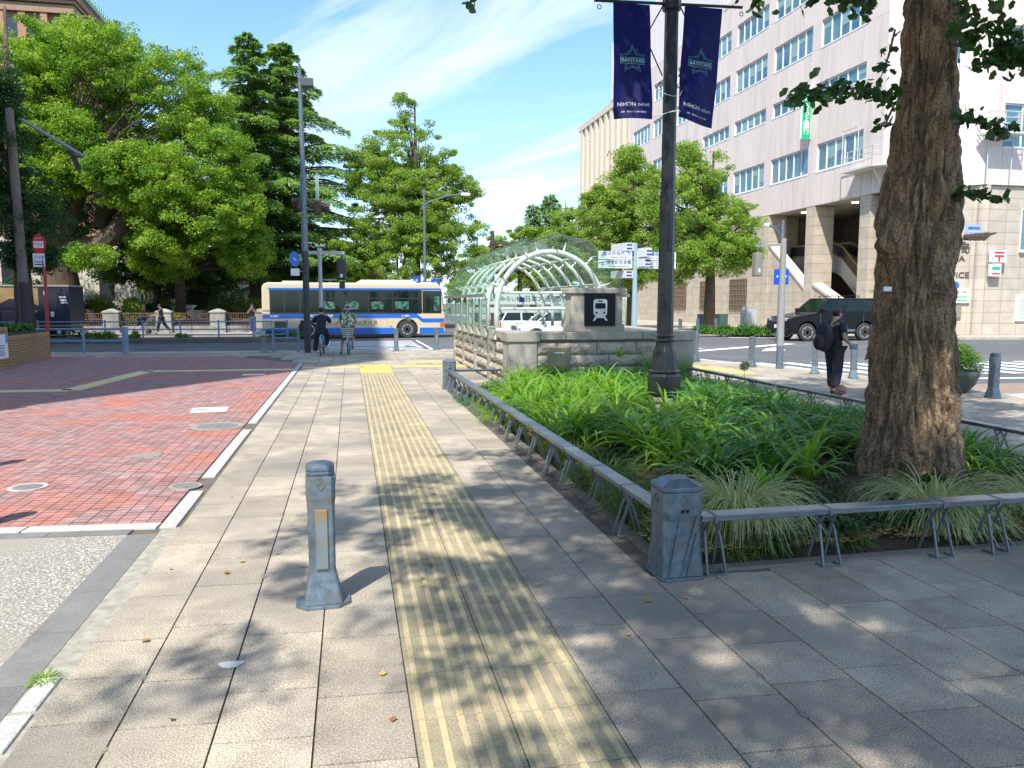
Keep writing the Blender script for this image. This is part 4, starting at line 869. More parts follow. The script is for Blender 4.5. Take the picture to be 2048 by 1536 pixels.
# pedestal with pictogram
m = MB(); m.box(4.42, 5.62, KY0 + .08, KY0 + .6, KH, KH + .15); m.box(4.46, 5.58, KY0 + .1, KY0 + .56, KH + .15, KH + .78); m.box(4.40, 5.64, KY0 + .06, KY0 + .62, KH + .785, KH + .90)
m.box(4.46, 5.6, KY0 - .016, KY0 + .1, KH - .17, KH + .002); m.build('sign_pedestal', stone_m, kiosk, bevel=.012)
m = MB(); m.box(4.74, 5.40, KY0 + .035, KY0 + .12, KH + .115, KH + .79); m.build('sign_panel', mat('panel_black', (.002, .003, .008), .35, spec=.25), kiosk, bevel=.006)
cx, cz = 5.07, KH + .43; yb = KY0 + .031; pm = mat('pictogram_white', (.62, .65, .68), .5); m = MB()
def rrect(w, h, r, n=6, c=(0, 0)):
    P = []
    for sx, sz, a0 in ((1, 1, 0), (-1, 1, 90), (-1, -1, 180), (1, -1, 270)):
        for i in range(n + 1): a = R(a0 + 90 * i / n); P.append((c[0] + sx * (w / 2 - r) + r * math.cos(a), c[1] + sz * (h / 2 - r) + r * math.sin(a)))
    return P
def plate(m, P, y0, y1): m.loft([[(x, y0, z) for x, z in P], [(x, y1, z) for x, z in P]])
plate(m, rrect(.295, .34, .05, c=(cx, cz + .07)), yb - .003, yb)
for s_ in (-1, 1): plate(m, [(cx + s_ * .045, cz - .105), (cx + s_ * .10, cz - .105), (cx + s_ * .165, cz - .205), (cx + s_ * .115, cz - .205)], yb - .003, yb)
plate(m, [(cx - .07, cz - .15), (cx + .07, cz - .15), (cx + .09, cz - .10), (cx - .09, cz - .10)], yb - .0045, yb - .0005); m.build('train_pictogram', pm, kiosk)
m = MB(); plate(m, rrect(.225, .115, .012, c=(cx, cz + .10)), yb - .007, yb - .005); plate(m, rrect(.11, .022, .005, c=(cx, cz + .20)), yb - .007, yb - .005)
for s_ in (-1, 1): plate(m, rrect(.042, .042, .0209, c=(cx + s_ * .083, cz - .04)), yb - .007, yb - .005)
plate(m, [(cx - .055, cz - .205), (cx + .055, cz - .205), (cx + .03, cz - .165), (cx - .03, cz - .165)], yb - .0075, yb - .0055); m.build('train_window', MATS['panel_black'], kiosk)
# white ribs
CXK = 4.45
def arch(y, hw=1.24, z0=1.1, zs=1.60, zt=2.90, r=.058):
    P = [(CXK - hw, y, z0), (CXK - hw, y, zs - .1)] + [(CXK - hw * math.cos(a), y, zs + (zt - zs) * math.sin(a)) for a in [math.pi * i / 22 for i in range(23)]] + [(CXK + hw, y, zs - .1), (CXK + hw, y, z0)]
    return P
wr_m = mat('cream_white_paint', (.84, .83, .77), .35, (.78, .77, .70), 4)
ribY = [17.0 + 1.12 * i for i in range(6)]
GP = [(-1.63, 1.90), (-1.25, 2.66), (-.70, 3.10), (0, 3.24), (.70, 3.10), (1.25, 2.66), (1.63, 1.90)]
for y in ribY:
    m = MB(); m.tube(arch(y), .062 if y == ribY[0] else .046, 10); rb = m.build('arch_rib', wr_m, kiosk, smooth=True)
    for gx, gz in ((-1.42, 2.22), (-1.0, 2.80), (-.36, 3.10), (.36, 3.10), (1.0, 2.80), (1.42, 2.22)):
        m = MB(); dx, dz = gx, gz - 1.60; k = math.hypot(dx / 1.24, dz / 1.30); px_, pz_ = dx / k, 1.60 + dz / k
        m.tube([(CXK + px_ * .96, y, pz_), (CXK + gx * .975, y, gz - .03)], [.034, .016], 6)
        for q in (-.09, .09): m.tube([(CXK + gx * .975, y, gz - .04), (CXK + gx * .985 + q * .2, y + q, gz - .012)], .012, 5)
        m.build('glass_bracket', wr_m, rb)
m = MB()
for z in (1.62, 1.98): m.tube([(CXK - 1.24, 17.06, z), (CXK + 1.24, 17.06, z)], .030, 8)
for gx, gz in ((-1.12, 2.12), (1.12, 2.12), (-.6, 2.72), (.6, 2.72)): m.tube([(CXK + gx, ribY[0], gz + .05), (CXK + gx, ribY[-1], gz + .05)], .028, 6)
m.build('cross_bar', wr_m, kiosk)
gl = glassmat('canopy_glass', (.32, .44, .37), alpha=.20, tint=(.88, .965, .92), rough=.05)
y0g, y1g = 16.35, 23.4
for i in range(6):
    a, b = GP[i], GP[i + 1]; m = MB()
    for k in range(5):
        ya = y0g + (y1g - y0g) * k / 5 + .012; yb2 = y0g + (y1g - y0g) * (k + 1) / 5 - .012
        sh = .02; m.loft([[(CXK + a[0] + (b[0] - a[0]) * e, yy_, a[1] + (b[1] - a[1]) * e) for e in (sh, 1 - sh)] + [(CXK + a[0] + (b[0] - a[0]) * e, yy_, a[1] + (b[1] - a[1]) * e + .012) for e in (1 - sh, sh)] for yy_ in (ya, yb2)])
    m.build('glass_panel', gl, kiosk)
m = MB()
for (gx, gz) in GP: m.bar((CXK + gx, y0g, gz + .016), (CXK + gx, y1g, gz + .016), .035 if abs(gx) < 1.6 else .05, .018 if abs(gx) < 1.6 else .07)
m.build('glazing_bar', mat('glazing_grey', (.22, .23, .22), .5, metal=.3), kiosk)
m = MB(); m.box(2.86, 2.875, 16.35, 23.4, 1.24, 1.84); m.build('side_glass', gl, kiosk); m = MB(); m.box(6.03, 6.045, 16.35, 23.4, 1.24, 1.84); m.build('side_glass', gl, kiosk)
for i in range(8): m = MB(); m.box(2.855, 2.885, 16.34 + i * 1.0, 16.36 + i * 1.0, 1.18, 1.86); m.build('glass_post', MATS['glazing_grey'], kiosk)
# direction board at the back of the entrance
bd = thing('station_board', 'long white station name board behind the arches', 'sign board', (0, 0, 0))
m = MB(); m.box(3.45, 7.0, 22.6, 22.72, 1.70, 2.06); m.build('board', mat('board_white', (.86, .87, .87), .5), bd, bevel=.01); m = MB(); m.box(3.45, 6.7, 22.62, 22.72, 1.46, 1.62); m.build('lower_board', MATS['board_white'], bd)
for x in (3.5, 6.9):
    m = MB(); m.box(x - .03, x + .03, 22.74, 22.80, 0, 1.7); m.build('leg', wr_m, bd)
gry = mat('grey_lettering', (.10, .10, .11), .6)
text('lettering', 'みなとみらい線', .17, gry, bd, (4.45, 22.595, 1.87)); text('lettering', '日本大通り駅', .20, gry, bd, (5.72, 22.595, 1.87)); text('lettering', '県庁・大さん橋', .11, gry, bd, (6.52, 22.595, 1.84), sx=.8); text('lettering', '2', .14, gry, bd, (6.85, 22.595, 1.96))
m = MB(); m.box(4.95, 5.12, 22.592, 22.60, 1.78, 1.92); m.build('train_mark', navy_m, bd)

# ================================================================== OFFICE BUILDING ON THE RIGHT
FX = 30.0; YA = 39.8; BX, BY = 33.6, 36.2
tile_w = tilemat('beige_stone_tile', (.50, .43, .34), (.46, .39, .31), 1.35, .62, (.30, .26, .21), 'YZ', .014)
tile_h = tilemat('beige_stone_tile_front', (.50, .43, .34), (.45, .38, .31), 1.1, .62, (.30, .26, .21), 'H', .014)
panel_m = mat('pinkish_panel', (.66, .56, .515), .6, (.55, .455, .42), 2.2, speck=.04, sscale=8, island=.05, stretch=(1, 1, .10), lo=.48, hi=.72)
panelj_m = mat('panel_joint', (.20, .17, .165), .8); sill_m = mat('window_white', (.72, .73, .72), .45)
pane_m = mat('office_pane', (.035, .10, .15), .06, (.10, .22, .27), .35, spec=1.0, lo=.4, hi=.6)
bld = thing('office_building', 'long pinkish panelled office building with rows of wide windows at the right', 'building', (0, 0, 0))
bays = [(41.63, 46.28)] + [(47.25 + 5.62 * i, 51.93 + 5.62 * i) for i in range(6)]
rowz = [(10.26, 12.0), (14.9, 15.88), (18.08, 19.76), (21.62, 23.2)]
m = MB(); m.box(FX + .35, 60, YA + .3, 81, 8.4, 25.0); m.prism([(BX + .35, BY + .2), (FX + .35, YA + .3), (60, YA + .3), (60, BY + .2)], 8.4, 25.0); m.build('core_wall', panelj_m, bld)
m = MB(); zz = [8.1] + [z for r in rowz for z in r] + [25.1]
ys = []; y = YA
edges = sorted([YA] + [e for b in bays for e in b] + [81.0])
def panels(y0, y1, z0, z1, m):
    n = max(1, round((y1 - y0) / .94))
    for i in range(n):
        a = y0 + (y1 - y0) * i / n; b = y0 + (y1 - y0) * (i + 1) / n; m.box(FX + random.uniform(0, .006), FX + .3, a + .022, b - .022, z0 + .016, z1 - .016)
for i in range(0, len(zz) - 1):
    z0, z1 = zz[i], zz[i + 1]
    if i % 2 == 0: 
        for a, b in zip(edges[:-1], edges[1:]): panels(a, b, z0, z1, m)
    else:
        for a, b in zip(edges[:-1], edges[1:]):
            if not any(abs(a - q[0]) < .01 for q in bays): m.box(FX, FX + .3, a + .012, b - .012, z0 - .010, z1 + .010)
m.build('wall_panels', panel_m, bld)
def window(x, y0, y1, z0, z1, par, n=5, T=None):
    m = MB(); 
    if T is not None: m.T = T
    f = .07; m.box(x + .10, x + .22, y0, y1, z0, z0 + f); m.box(x + .10, x + .22, y0, y1, z1 - f, z1); m.box(x - .02, x + .24, y0 - .03, y1 + .03, z0 - .08, z0)
    for i in range(n + 1): yy_ = y0 + (y1 - y0) * i / n; m.box(x + .09, x + .22, max(y0, yy_ - f * .5), min(y1, yy_ + f * .5), z0 + f, z1 - f)
    w = m.build('window', sill_m, par); m = MB()
    if T is not None: m.T = T
    m.box(x + .16, x + .18, y0 + .01, y1 - .01, z0 + .01, z1 - .01); m.mi = 1
    rr = random.Random(int(y0 * 100 + z0 * 7))
    for i in range(n):   # blinds drawn behind some lights
        if rr.random() < .45: h = rr.uniform(.3, .9) * (z1 - z0); a = y0 + (y1 - y0) * i / n; m.box(x + .145, x + .159, a + .05, a + (y1 - y0) / n - .05, z1 - h, z1 - f)
    m.build('pane', [pane_m, mat('blind', (.20, .33, .36), .5, spec=.8)], w)
for bi, (a, b) in enumerate(bays):
    for ri, (z0, z1) in enumerate(rowz): window(FX, a, b, z0, z1, bld)
# chamfered corner and front: T maps local (x,y) so that x is the depth behind the face
dirc = Vector((BX - FX, BY - YA, 0)); cl = dirc.length; ang = math.atan2(dirc.y, dirc.x)
TC = Matrix.Translation((FX, YA, 0)) @ Matrix.Rotation(ang, 4, 'Z') @ Matrix(((0, 1, 0, 0), (1, 0, 0, 0), (0, 0, 1, 0), (0, 0, 0, 1)))
TF = Matrix.Translation((BX, BY, 0)) @ Matrix(((0, 1, 0, 0), (1, 0, 0, 0), (0, 0, 1, 0), (0, 0, 0, 1)))
for (T, Lf, wins) in ((TC, cl, [(1.6, 3.6)]), (TF, 18., [(1.0, 3.4), (5.6, 8.0), (10, 12.5)])):
    m = MB(); m.T = T; es = sorted([0, Lf] + [e for w in wins for e in w])
    zz2 = [8.1, 10.1, 12.4, 14.6, 16.4, 18.0, 20.4, 21.6, 23.2, 25.1]
    for i in range(9):
        for a, b in zip(es[:-1], es[1:]):
            iswin = any(abs(a - w[0]) < .01 for w in wins)
            if i % 2 == 1 and iswin: continue
            n = max(1, round((b - a) / 1.1))
            for q in range(n): m.box(0, .3, a + (b - a) * q / n + .01, a + (b - a) * (q + 1) / n - .01, zz2[i] + (.012 if i % 2 == 0 else -.01), zz2[i + 1] - (.012 if i % 2 == 0 else -.01))
    m.build('wall_panels', panel_m, bld)
    for i in (1, 3, 5, 7):
        for w in wins: window(0, w[0], w[1], zz2[i], zz2[i + 1], bld, 2, T)
# lower tiled storeys
m = MB(); m.T = TC; m.box(.15, 1.2, .1, cl + .3, -.1, 8.1); m.build('corner_wall', tile_h, bld)
m = MB(); m.T = TF; m.box(.15, 1.2, -.1, 2.6, -.1, 8.1); m.box(.15, 1.2, 2.6, 20, -.1, 4.6); m.box(.15, 1.2, 2.6, 20, 6.9, 8.1); m.box(.15, 1.2, 7.2, 20, 4.6, 6.9); m.build('front_wall', tile_h, bld)
window(0, 2.6, 7.2, 4.6, 6.9, bld, 3, TF)
m = MB(); m.T = TF; m.box(.05, .16, 2.6, 7.0, .75, 2.2); fw = m.build('street_window', sill_m, bld); m = MB(); m.T = TF; m.box(.03, .05, 2.75, 6.9, .88, 2.05); m.build('pane', mat('frosted', (.45, .50, .42), .3), fw)
m = MB(); m.box(FX + .1, 33.5, 52.9, 81, -.1, 8.1)                        # solid base beyond the portico
m.build('base_wall', tile_w, bld)
for (y0, y1) in ((55.0, 57.6), (60.4, 63.0), (66, 68.5)):
    m = MB(); m.box(FX + .02, FX + .1, y0, y1, 1.2, 3.6); wv = m.build('grille_window', mat('dark_recess', (.02, .02, .02), .6), bld); m = MB()
    for i in range(12): m.box(FX - .02, FX + .018, y0 + (y1 - y0) * i / 11 - .02, y0 + (y1 - y0) * i / 11 + .02, 1.2, 3.6)
    for i in range(7): m.box(FX - .03, FX - .021, y0, y1, 1.2 + i * .4 - .02, 1.2 + i * .4 + .02)
    m.build('grille', mat('brown_grille', (.25, .18, .12), .6), wv)
for (y0, y1) in ((51.93, 52.88), (46.28, 47.23), (40.7, 41.63)):
    m = MB(); m.box(FX + .02, FX + 1.45, y0, y1, -.1, 8.1); m.build('column', tile_w, bld)
m = MB(); m.box(FX + .05, 38, YA + 1, 53, 8.12, 8.3); m.build('portico_ceiling', mat('soffit', (.42, .38, .33), .8), bld)
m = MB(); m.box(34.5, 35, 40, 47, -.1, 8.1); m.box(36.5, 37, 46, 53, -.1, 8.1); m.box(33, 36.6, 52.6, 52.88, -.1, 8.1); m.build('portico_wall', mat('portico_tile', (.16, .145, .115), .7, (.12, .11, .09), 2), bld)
lampw = mat('downlight', (.9, .85, .7), .4, emit=((1, .93, .78), 6))
for x, y in ((31.5, 44.2), (31.5, 49.8), (33.6, 43), (33.8, 50.2)):
    m = MB(); m.lathe([(.2, 8.06), (.2, 8.115)], 14, (x, y)); m.build('downlight', lampw, bld)
# sloping parapets between the columns, stairs and escalators behind them
for (ya, yb, z0, z1) in ((51.9, 47.25, 5.9, 2.7), (46.25, 41.65, 2.9, .9)):
    m = MB(); m.loft([[(FX + .08, y, -.1), (FX + .38, y, -.1), (FX + .38, y, z), (FX + .08, y, z)] for y, z in ((ya, z0), (yb, z1))]); m.build('parapet_wall', tile_w, bld)
    m = MB(); m.loft([[(FX + .0, y, z), (FX + .75, y, z + .05), (FX + .75, y, z + .22), (FX + .0, y, z + .17)] for y, z in ((ya, z0), (yb, z1))]); m.build('parapet_coping', mat('pale_coping', (.56, .50, .44), .7, (.50, .45, .40), 2), bld)
es_ = mat('escalator_black', (.012, .012, .016), .3); br_ = mat('brass_trim', (.30, .22, .09), .4, metal=.5); ep_ = mat('escalator_panel', (.36, .36, .35), .35, metal=.4)
for k, x in enumerate((31.9, 33.2)):
    es = thing('escalator', ('escalator nearer the street in the dark portico', 'escalator farther inside the dark portico')[k], 'escalator', (x, 0, 0))
    A_ = [(39.9, .6), (41.0, 1.2), (45.8, 5.0), (46.9, 5.4), (52.0, 5.4)]
    m = MB(); m.loft([[(-.05, y, z - 1.5), (.05, y, z - 1.5), (.05, y, z - .35), (-.05, y, z - .35)] for y, z in A_]); m.build('side_panel', ep_, es)
    m = MB(); m.loft([[(-.03, y, z - .35), (.03, y, z - .35), (.03, y, z + .36), (-.03, y, z + .36)] for y, z in A_]); m.build('balustrade', es_, es)
    m = MB(); m.loft([[(-.06, y, z + .36), (.06, y, z + .36), (.06, y, z + .46), (-.06, y, z + .46)] for y, z in A_]); m.build('handrail', br_, es)
    m = MB(); m.loft([[(-.07, y, z - .38), (.07, y, z - .38), (.07, y, z - .28), (-.07, y, z - .28)] for y, z in A_]); m.build('trim', br_, es)
# upper set of white vertical ribs and the beige ribbed wing beyond
m = MB(); m.box(FX + .6, 60, 60, 88, 25.0, 31.5); m.build('upper_block', panelj_m, bld); m = MB()
for i in range(46): m.box(FX + .3, FX + .62, 60 + .62 * i, 60 + .62 * i + .4, 25.12, 31.6)
m.build('upper_ribs', mat('white_rib', (.66, .63, .62), .6, (.6, .57, .56), 3), bld)
m = MB(); m.box(FX, FX + .5, 59.9, 88, 24.9, 25.1); m.box(FX - .02, 60, YA, 60, 25.1, 25.5); m.build('cornice', panel_m, bld)
wing = thing('ribbed_building', 'beige ribbed block at the far end of the office building', 'building', (0, 0, 0))
m = MB(); m.box(FX + .5, 60, 81.05, 100, -.1, 24.4); m.build('wall', mat('shadow_beige', (.42, .36, .28), .8), wing); m = MB()  # rib cream darkened, shade of the gaps between ribs painted into the wall
for i in range(10):
    y = 81.1 + i * 1.92; m.loft([[(FX + .5, y, z), (FX - .1 + .05, y + .2, z), (FX - .05, y + .95, z), (FX + .5, y + 1.5, z)] for z in (-.1, 24.0)])
m.build('rib', mat('cream_rib', (.60, .52, .41), .8, (.55, .47, .37), 2), wing)
m = MB(); m.box(FX - .1, FX + .55, 81.05, 100.1, 24.0, 24.7); m.build('parapet', MATS['cream_rib'], wing)
# lettering and signs on the corner
TT = Matrix.Rotation(ang, 4, 'Z')
def onwall(name, s, size, u_, z, m_, par=None, T=TC, a=ang, sx=1., ext=.02, off=.02, align='RIGHT', bold=.004, vertical=False):
    p = T @ Vector((.15 - off, u_, z)); return text(name, s, size, m_, par, p, (R(90), 0, a), align, ext=ext, sx=sx, bold=bold, vertical=vertical)
brz = mat('dark_bronze_letter', (.09, .075, .06), .5, metal=.4)
u1 = 4.62
onwall('lettering', '横浜港郵便局', .60, u1, 4.70, brz, bld); onwall('lettering', 'YOKOHAMA', .44, u1 - .25, 4.18, brz, bld); onwall('lettering', 'PORT', .44, u1 - 2.6, 3.72, brz, bld); onwall('lettering', 'POST OFFICE', .44, u1, 3.27, brz, bld)
ps = thing('post_sign', 'small white box sign with red post symbol on the tiled corner', 'sign', (0, 0, 0))
TX = TF
m = MB(); m.T = TX; m.box(-.0, .13, .8, .86, 4.1, 4.5); m.box(-.0, .13, .8, .86, 3.4, 3.8); m.build('sign_box', signw_m, ps); 
q = PX(1870, 438, FX - .0)
ps2 = MB(); ps2.T = TX; ps2.box(-.2, -.0, .55, 1.5, 3.95, 4.6); ps2.box(-.2, 0, .55, 1.2, 3.2, 3.88); o = ps2.build('sign_face', signw_m, ps)
m = MB(); m.T = TX; m.box(-.215, -.202, .72, 1.34, 4.43, 4.53); m.box(-.215, -.202, .72, 1.34, 4.24, 4.34); m.box(-.215, -.202, .97, 1.09, 4.0, 4.24); m.build('post_mark', red_m, ps)
m = MB(); m.T = TX; m.box(-.215, -.202, .62, 1.12, 3.55, 3.72); m.build('green_band', mat('sign_green', (.02, .42, .16), .45), ps); m = MB(); m.T = TX; m.box(-.215, -.202, .62, 1.12, 3.3, 3.38); m.build('red_band', red_m, ps)
wb = thing('wall_board', 'white board of small notices on the tiled corner below the lettering', 'notice board', (0, 0, 0)); m = MB(); m.T = TC; m.box(.02, .14, 3.75, 4.72, 1.75, 2.5); m.build('board', signw_m, wb)
m = MB(); m.T = TC; m.box(.005, .02, 4.0, 4.2, 2.32, 2.38); m.box(.005, .02, 4.4, 4.55, 2.32, 2.38); m.build('red_print', red_m, wb); m = MB(); m.T = TC
for z in (1.86, 2.06): m.box(.005, .02, 4.05, 4.6, z, z + .06); m.box(.005, .02, 3.85, 3.95, z - .02, z + .1)
m.build('green_print', MATS['sign_green'], wb)
m = MB(); m.T = TC; m.box(.0, .14, 3.8, 4.35, .95, 1.65); tag(m.build('wall_plaque', mat('bronze_plaque', (.24, .20, .15), .5)), 'brown plaque under the white notice board', 'plaque')
rs = thing('round_sign', 'round blue sign right of the trunk before the tiled corner', 'sign', (0, 0, 0)); p = PX(1911, 571, 28.5); m = MB(); m.T = Matrix.Translation(p) @ Matrix.Rotation(R(90), 4, 'X'); m.lathe([(.19, 0), (.19, .02)], 20); m.build('disc', blue_m, rs); m = MB(); m.tube([(p.x, p.y + .05, 0), (p.x, p.y + .05, p.z + .2)], .035, 8); m.build('pole', zinc_m, rs)
# vertical green bank sign on the facade
gs = thing('vertical_sign', 'tall green and white vertical sign on the office facade', 'sign', (0, 0, 0)); grn = mat('bank_green', (.0, .40, .16), .45)
y = 47.0; m = MB(); m.box(FX - .75, FX - .03, y, y + .12, 12.5, 16.0); m.build('sign_box', signw_m, gs); m = MB(); m.box(FX - .70, FX - .08, y - .012, y, 12.5, 15.35); m.build('green_field', grn, gs)
text('lettering', 'ゆうちょ銀行', .48, signw_m, gs, (FX - .39, y - .02, 13.95), vertical=True, bold=.006); text('lettering', 'JP', .42, grn, gs, (FX - .39, y - .02, 15.66), bold=.008)
m = MB()
for z in (12.8, 13.9, 15.0, 15.8): m.box(FX - .1, FX, y + .02, y + .1, z, z + .12)
m.build('bracket', steel_m, gs)
# window cleaning platform on the corner
pf = thing('maintenance_platform', 'steel maintenance platform with railings on the building corner', 'platform', (0, 0, 0)); sw_ = mat('grey_white_steel', (.52, .52, .50), .5)
m = MB(); m.prism([(FX - 1.0, YA + 2.4), (FX - .02, YA + 2.4), (FX - .02, YA), (FX + 2.2, YA - 2.25), (FX + 1.5, YA - 2.9), (FX - 1.0, YA - .4)], 9.45, 9.55); m.build('deck', sw_, pf); m = MB()
rp = [(FX - .98, YA + 2.4), (FX - .98, YA - .4), (FX + 1.5, YA - 2.88)]
for a, b in zip(rp[:-1], rp[1:]):
    for z in (9.9, 10.25, 10.6): m.tube([(*a, z), (*b, z)], .025, 5)
    n = 5
    for i in range(n + 1): x = a[0] + (b[0] - a[0]) * i / n; y = a[1] + (b[1] - a[1]) * i / n; m.tube([(x, y, 9.5), (x, y, 10.62)], .025, 5)
for x, y in ((FX - .98, YA + 2.35), (FX - .98, YA + .9)): m.tube([(x, y, 9.5), (x, y, 11.9)], .03, 5)
m.tube([(FX - .98, YA + 2.35, 11.9), (FX - .98, YA + .9, 11.9)], .03, 5); m.tube([(FX - .8, YA - .3, 9.45), (FX, YA + .0, 8.4)], .05, 6); m.tube([(FX + 1.4, YA - 2.7, 9.45), (FX + 2.2, YA - 2.1, 8.4)], .05, 6); m.build('railing', sw_, pf)
pf2 = thing('maintenance_platform', 'second small platform with railings right of the trunk', 'platform', (0, 0, 0)); m = MB(); m.T = TF; m.box(-1.0, 0, -.6, 1.6, 10.6, 10.72); m.build('deck', sw_, pf2); m = MB(); m.T = TF
for z in (11.1, 11.4, 11.7): m.tube([(0, -.6, z), (-1, -.6, z), (-1, 1.6, z), (0, 1.6, z)], .025, 5)
for y in (-.6, .1, .9, 1.6): m.tube([(-1, y, 10.6), (-1, y, 11.7)], .025, 5)
m.tube([(-.3, -.2, 8.6), (-.3, -.2, 10.6)], .03, 5); m.tube([(-.3, 1.3, 8.6), (-.3, 1.3, 10.6)], .03, 5); m.build('railing', sw_, pf2)
# utility cabinets, posts and hedge in front of it
def cabinet(px, py, w, d, h, c, label, rz=0):
    p = G(px, py); t = thing('utility_cabinet', label, 'cabinet', p, rz); mm = mat('cab' + str(c), c, .5, tuple(v * .85 for v in c), 4)
    m = MB(); m.box(-w / 2, w / 2, -d / 2, d / 2, .08, h); m.build('body', mm, t, bevel=.02); m = MB(); m.box(-w / 2 + .03, w / 2 - .03, -d / 2 + .03, d / 2 - .03, 0, .08); m.build('plinth', conc, t); m = MB(); m.box(-w / 2 - .02, w / 2 + .02, -d / 2 - .02, d / 2 + .02, h, h + .05); m.build('lid', mm, t, bevel=.01)
    for s_ in (-1, 1): m = MB(); m.box(s_ * w / 4 - w / 4 + .02, s_ * w / 4 + w / 4 - .02, -d / 2 - .012, -d / 2, .14, h - .06); m.build('door', mm, t, bevel=.005)
cabinet(1496, 659, 1.0, .5, 1.45, (.50, .52, .52), 'tall white utility cabinet against the beige wall', .3); cabinet(1441, 661, .75, .5, 1.0, (.25, .36, .27), 'pale green utility cabinet by the tree', .3); cabinet(1406, 661, .62, .45, 1.0, (.13, .20, .25), 'blue grey utility cabinet by the tree trunk', .3)
cabinet(1942, 660, .55, .5, 1.8, (.26, .17, .12), 'brown cabinet against the tiled corner', .2); cabinet(1920, 662, .5, .4, 1.2, (.06, .09, .09), 'dark cabinet beside the brown one', .2)
for i in range(7):
    p = G(1410 + i * 24, 669 + i * .4); shrub('low bright green hedge plant before the cabinets, number %d from the left' % (i + 1) if False else ['leftmost low bush of the far kerb hedge', 'far kerb bush before the blue grey cabinet', 'far kerb bush before the green cabinet', 'far kerb bush right of the green cabinet', 'far kerb bush before the white cabinet', 'far kerb bush right of the white cabinet', 'rightmost far kerb bush beside the signal pole'][i], p.x, p.y + .4, 0, .75, .5, .55 + .15 * (i > 3), 1100, .13, lfS, 80 + i, group='low hedge bushes on the far kerb')
fr = thing('guard_rail', 'low metal guard rail along the far pavement below the post sign', 'rail', (0, 0, 0))
pr = [G(1880, 668), G(1965, 668), G(2035, 668), G(2110, 668)]
m = MB()
for z in (.35, .75): m.tube([p + Vector((0, 0, z)) for p in pr], .035, 6)
m.build('rail_bar', zinc_m, fr)
for p in pr: m = MB(); m.tube([p, p + Vector((0, 0, .9))], .05, 8); m.build('rail_post', zinc_m, fr)
t = thing('traffic_cone', 'orange traffic cone partly hidden by the big trunk', 'cone', G(1903, 672)); m = MB(); m.lathe([(.22, .04), (.03, .68)], 14); m.build('cone_body', mat('cone_orange', (.75, .12, .02), .5), t); m = MB(); m.box(-.26, .26, -.26, .26, 0, .045); m.build('foot', MATS['cone_orange'], t, bevel=.01)

# ================================================================== BACKGROUND TREES
def tree_at(label, trunk, limbs, ell, ncl, rc, nleaf, size, lm, seed, name='tree', shell=.6, up=.45, flat=.6, bm_=None, group=None, cat='tree'):
    """trunk: list of (x,y,z,r); limbs: list of such lists; ell: crown lobes"""
    t = thing(name, label, cat, (trunk[0][0], trunk[0][1], 0), 0, group); off = Vector((trunk[0][0], trunk[0][1], 0)); g = np.random.default_rng(seed)
    m = MB(); m.tube([Vector(p[:3]) - off for p in trunk], [p[3] for p in trunk], 14); m.build('trunk', bm_ or bark_m, t, smooth=True)
    C, Rr = clusters(g, ell, ncl, rc[0], rc[1], shell); C2 = C - np.array(off)
    m = MB(); top = Vector(trunk[-1][:3]) - off
    for lb in limbs: m.tube([Vector(p[:3]) - off for p in lb], [p[3] for p in lb], 8)
    for i in range(0, ncl, 5):
        e = Vector(C2[i]); zb = max(trunk[0][2] + (trunk[-1][2] - trunk[0][2]) * .45, min(top.z, e.z * .75)); f_ = min(1, (zb - trunk[0][2]) / (trunk[-1][2] - trunk[0][2])); b = (Vector(trunk[0][:3]) - off).lerp(top, f_)
        mid = b.lerp(e, .5) + Vector((0, 0, .08 * (e - b).length)); m.tube([b, mid, e], [.07, .04, .015], 5)
    m.build('limbs', bm_ or bark_m, t)
    V, Fc = leaves(C2, Rr, nleaf, size, g, flat=flat, up=up); npmesh('crown', V, Fc, lm, t); return t
def P3(px, py, Y): return tuple(PY(px, py, Y))
def ell(px, py, Y, rx, rz, ry=None, w=1):
    """crown lobe given where it shows; rx, rz in photo pixels"""
    s_ = Y / 1546. * 1.0; return (P3(px, py, Y), (rx * s_, ry or rx * s_ * .8, rz * s_), w)
lfCd = leafmat('camphor_shade_leaf', (.030, .085, .014), (.085, .17, .022), trans=.3)  # darker copy of the camphor leaf, shade under the crown painted in
# great camphor tree with leaning trunk, lobes of dense foliage
b0 = Vector(P3(135, 640, 50))
tree_at('huge old camphor tree with a thick pale trunk and spreading dense crown', [(b0.x, 50, 0, 1.35), (b0.x - .1, 50, 1.5, 1.05), (b0.x - .3, 50, 3.6, .95), (b0.x - .5, 50, 5.5, .95), (b0.x - .3, 50.2, 7, .8)],
        [[(b0.x - .3, 50, 4.6, .75), (*P3(200, 490, 49.4), .6), (*P3(270, 430, 49), .5), (*P3(330, 370, 49), .3)], [(b0.x, 50, 6, .6), (*P3(190, 310, 50), .36), (*P3(245, 240, 50), .3), (*P3(280, 180, 50), .15)], [(b0.x, 50, 6, .5), (*P3(80, 300, 51), .3), (*P3(60, 180, 51), .15)], [(b0.x + 2, 49.8, 6.2, .4), (*P3(300, 300, 51), .28), (*P3(400, 220, 51), .12)]],
        [ell(110, 140, 51, 130, 90), ell(250, 130, 51, 130, 75), ell(60, 220, 50, 90, 90), ell(350, 190, 50.5, 100, 75), ell(200, 200, 52, 140, 90), ell(120, 270, 48.5, 80, 60), ell(410, 250, 51, 60, 60), ell(300, 260, 52, 110, 60), ell(95, 380, 48.6, 55, 40, w=.6), ell(130, 330, 48.6, 70, 40), ell(178, 515, 47.8, 36, 22, w=.3), ell(35, 160, 51, 80, 60), ell(190, 95, 51, 80, 40)], 1080, (.38, .76), 175000, .15, lfC, 101, name='camphor_tree', shell=.7)
b1 = Vector(P3(362, 620, 52))
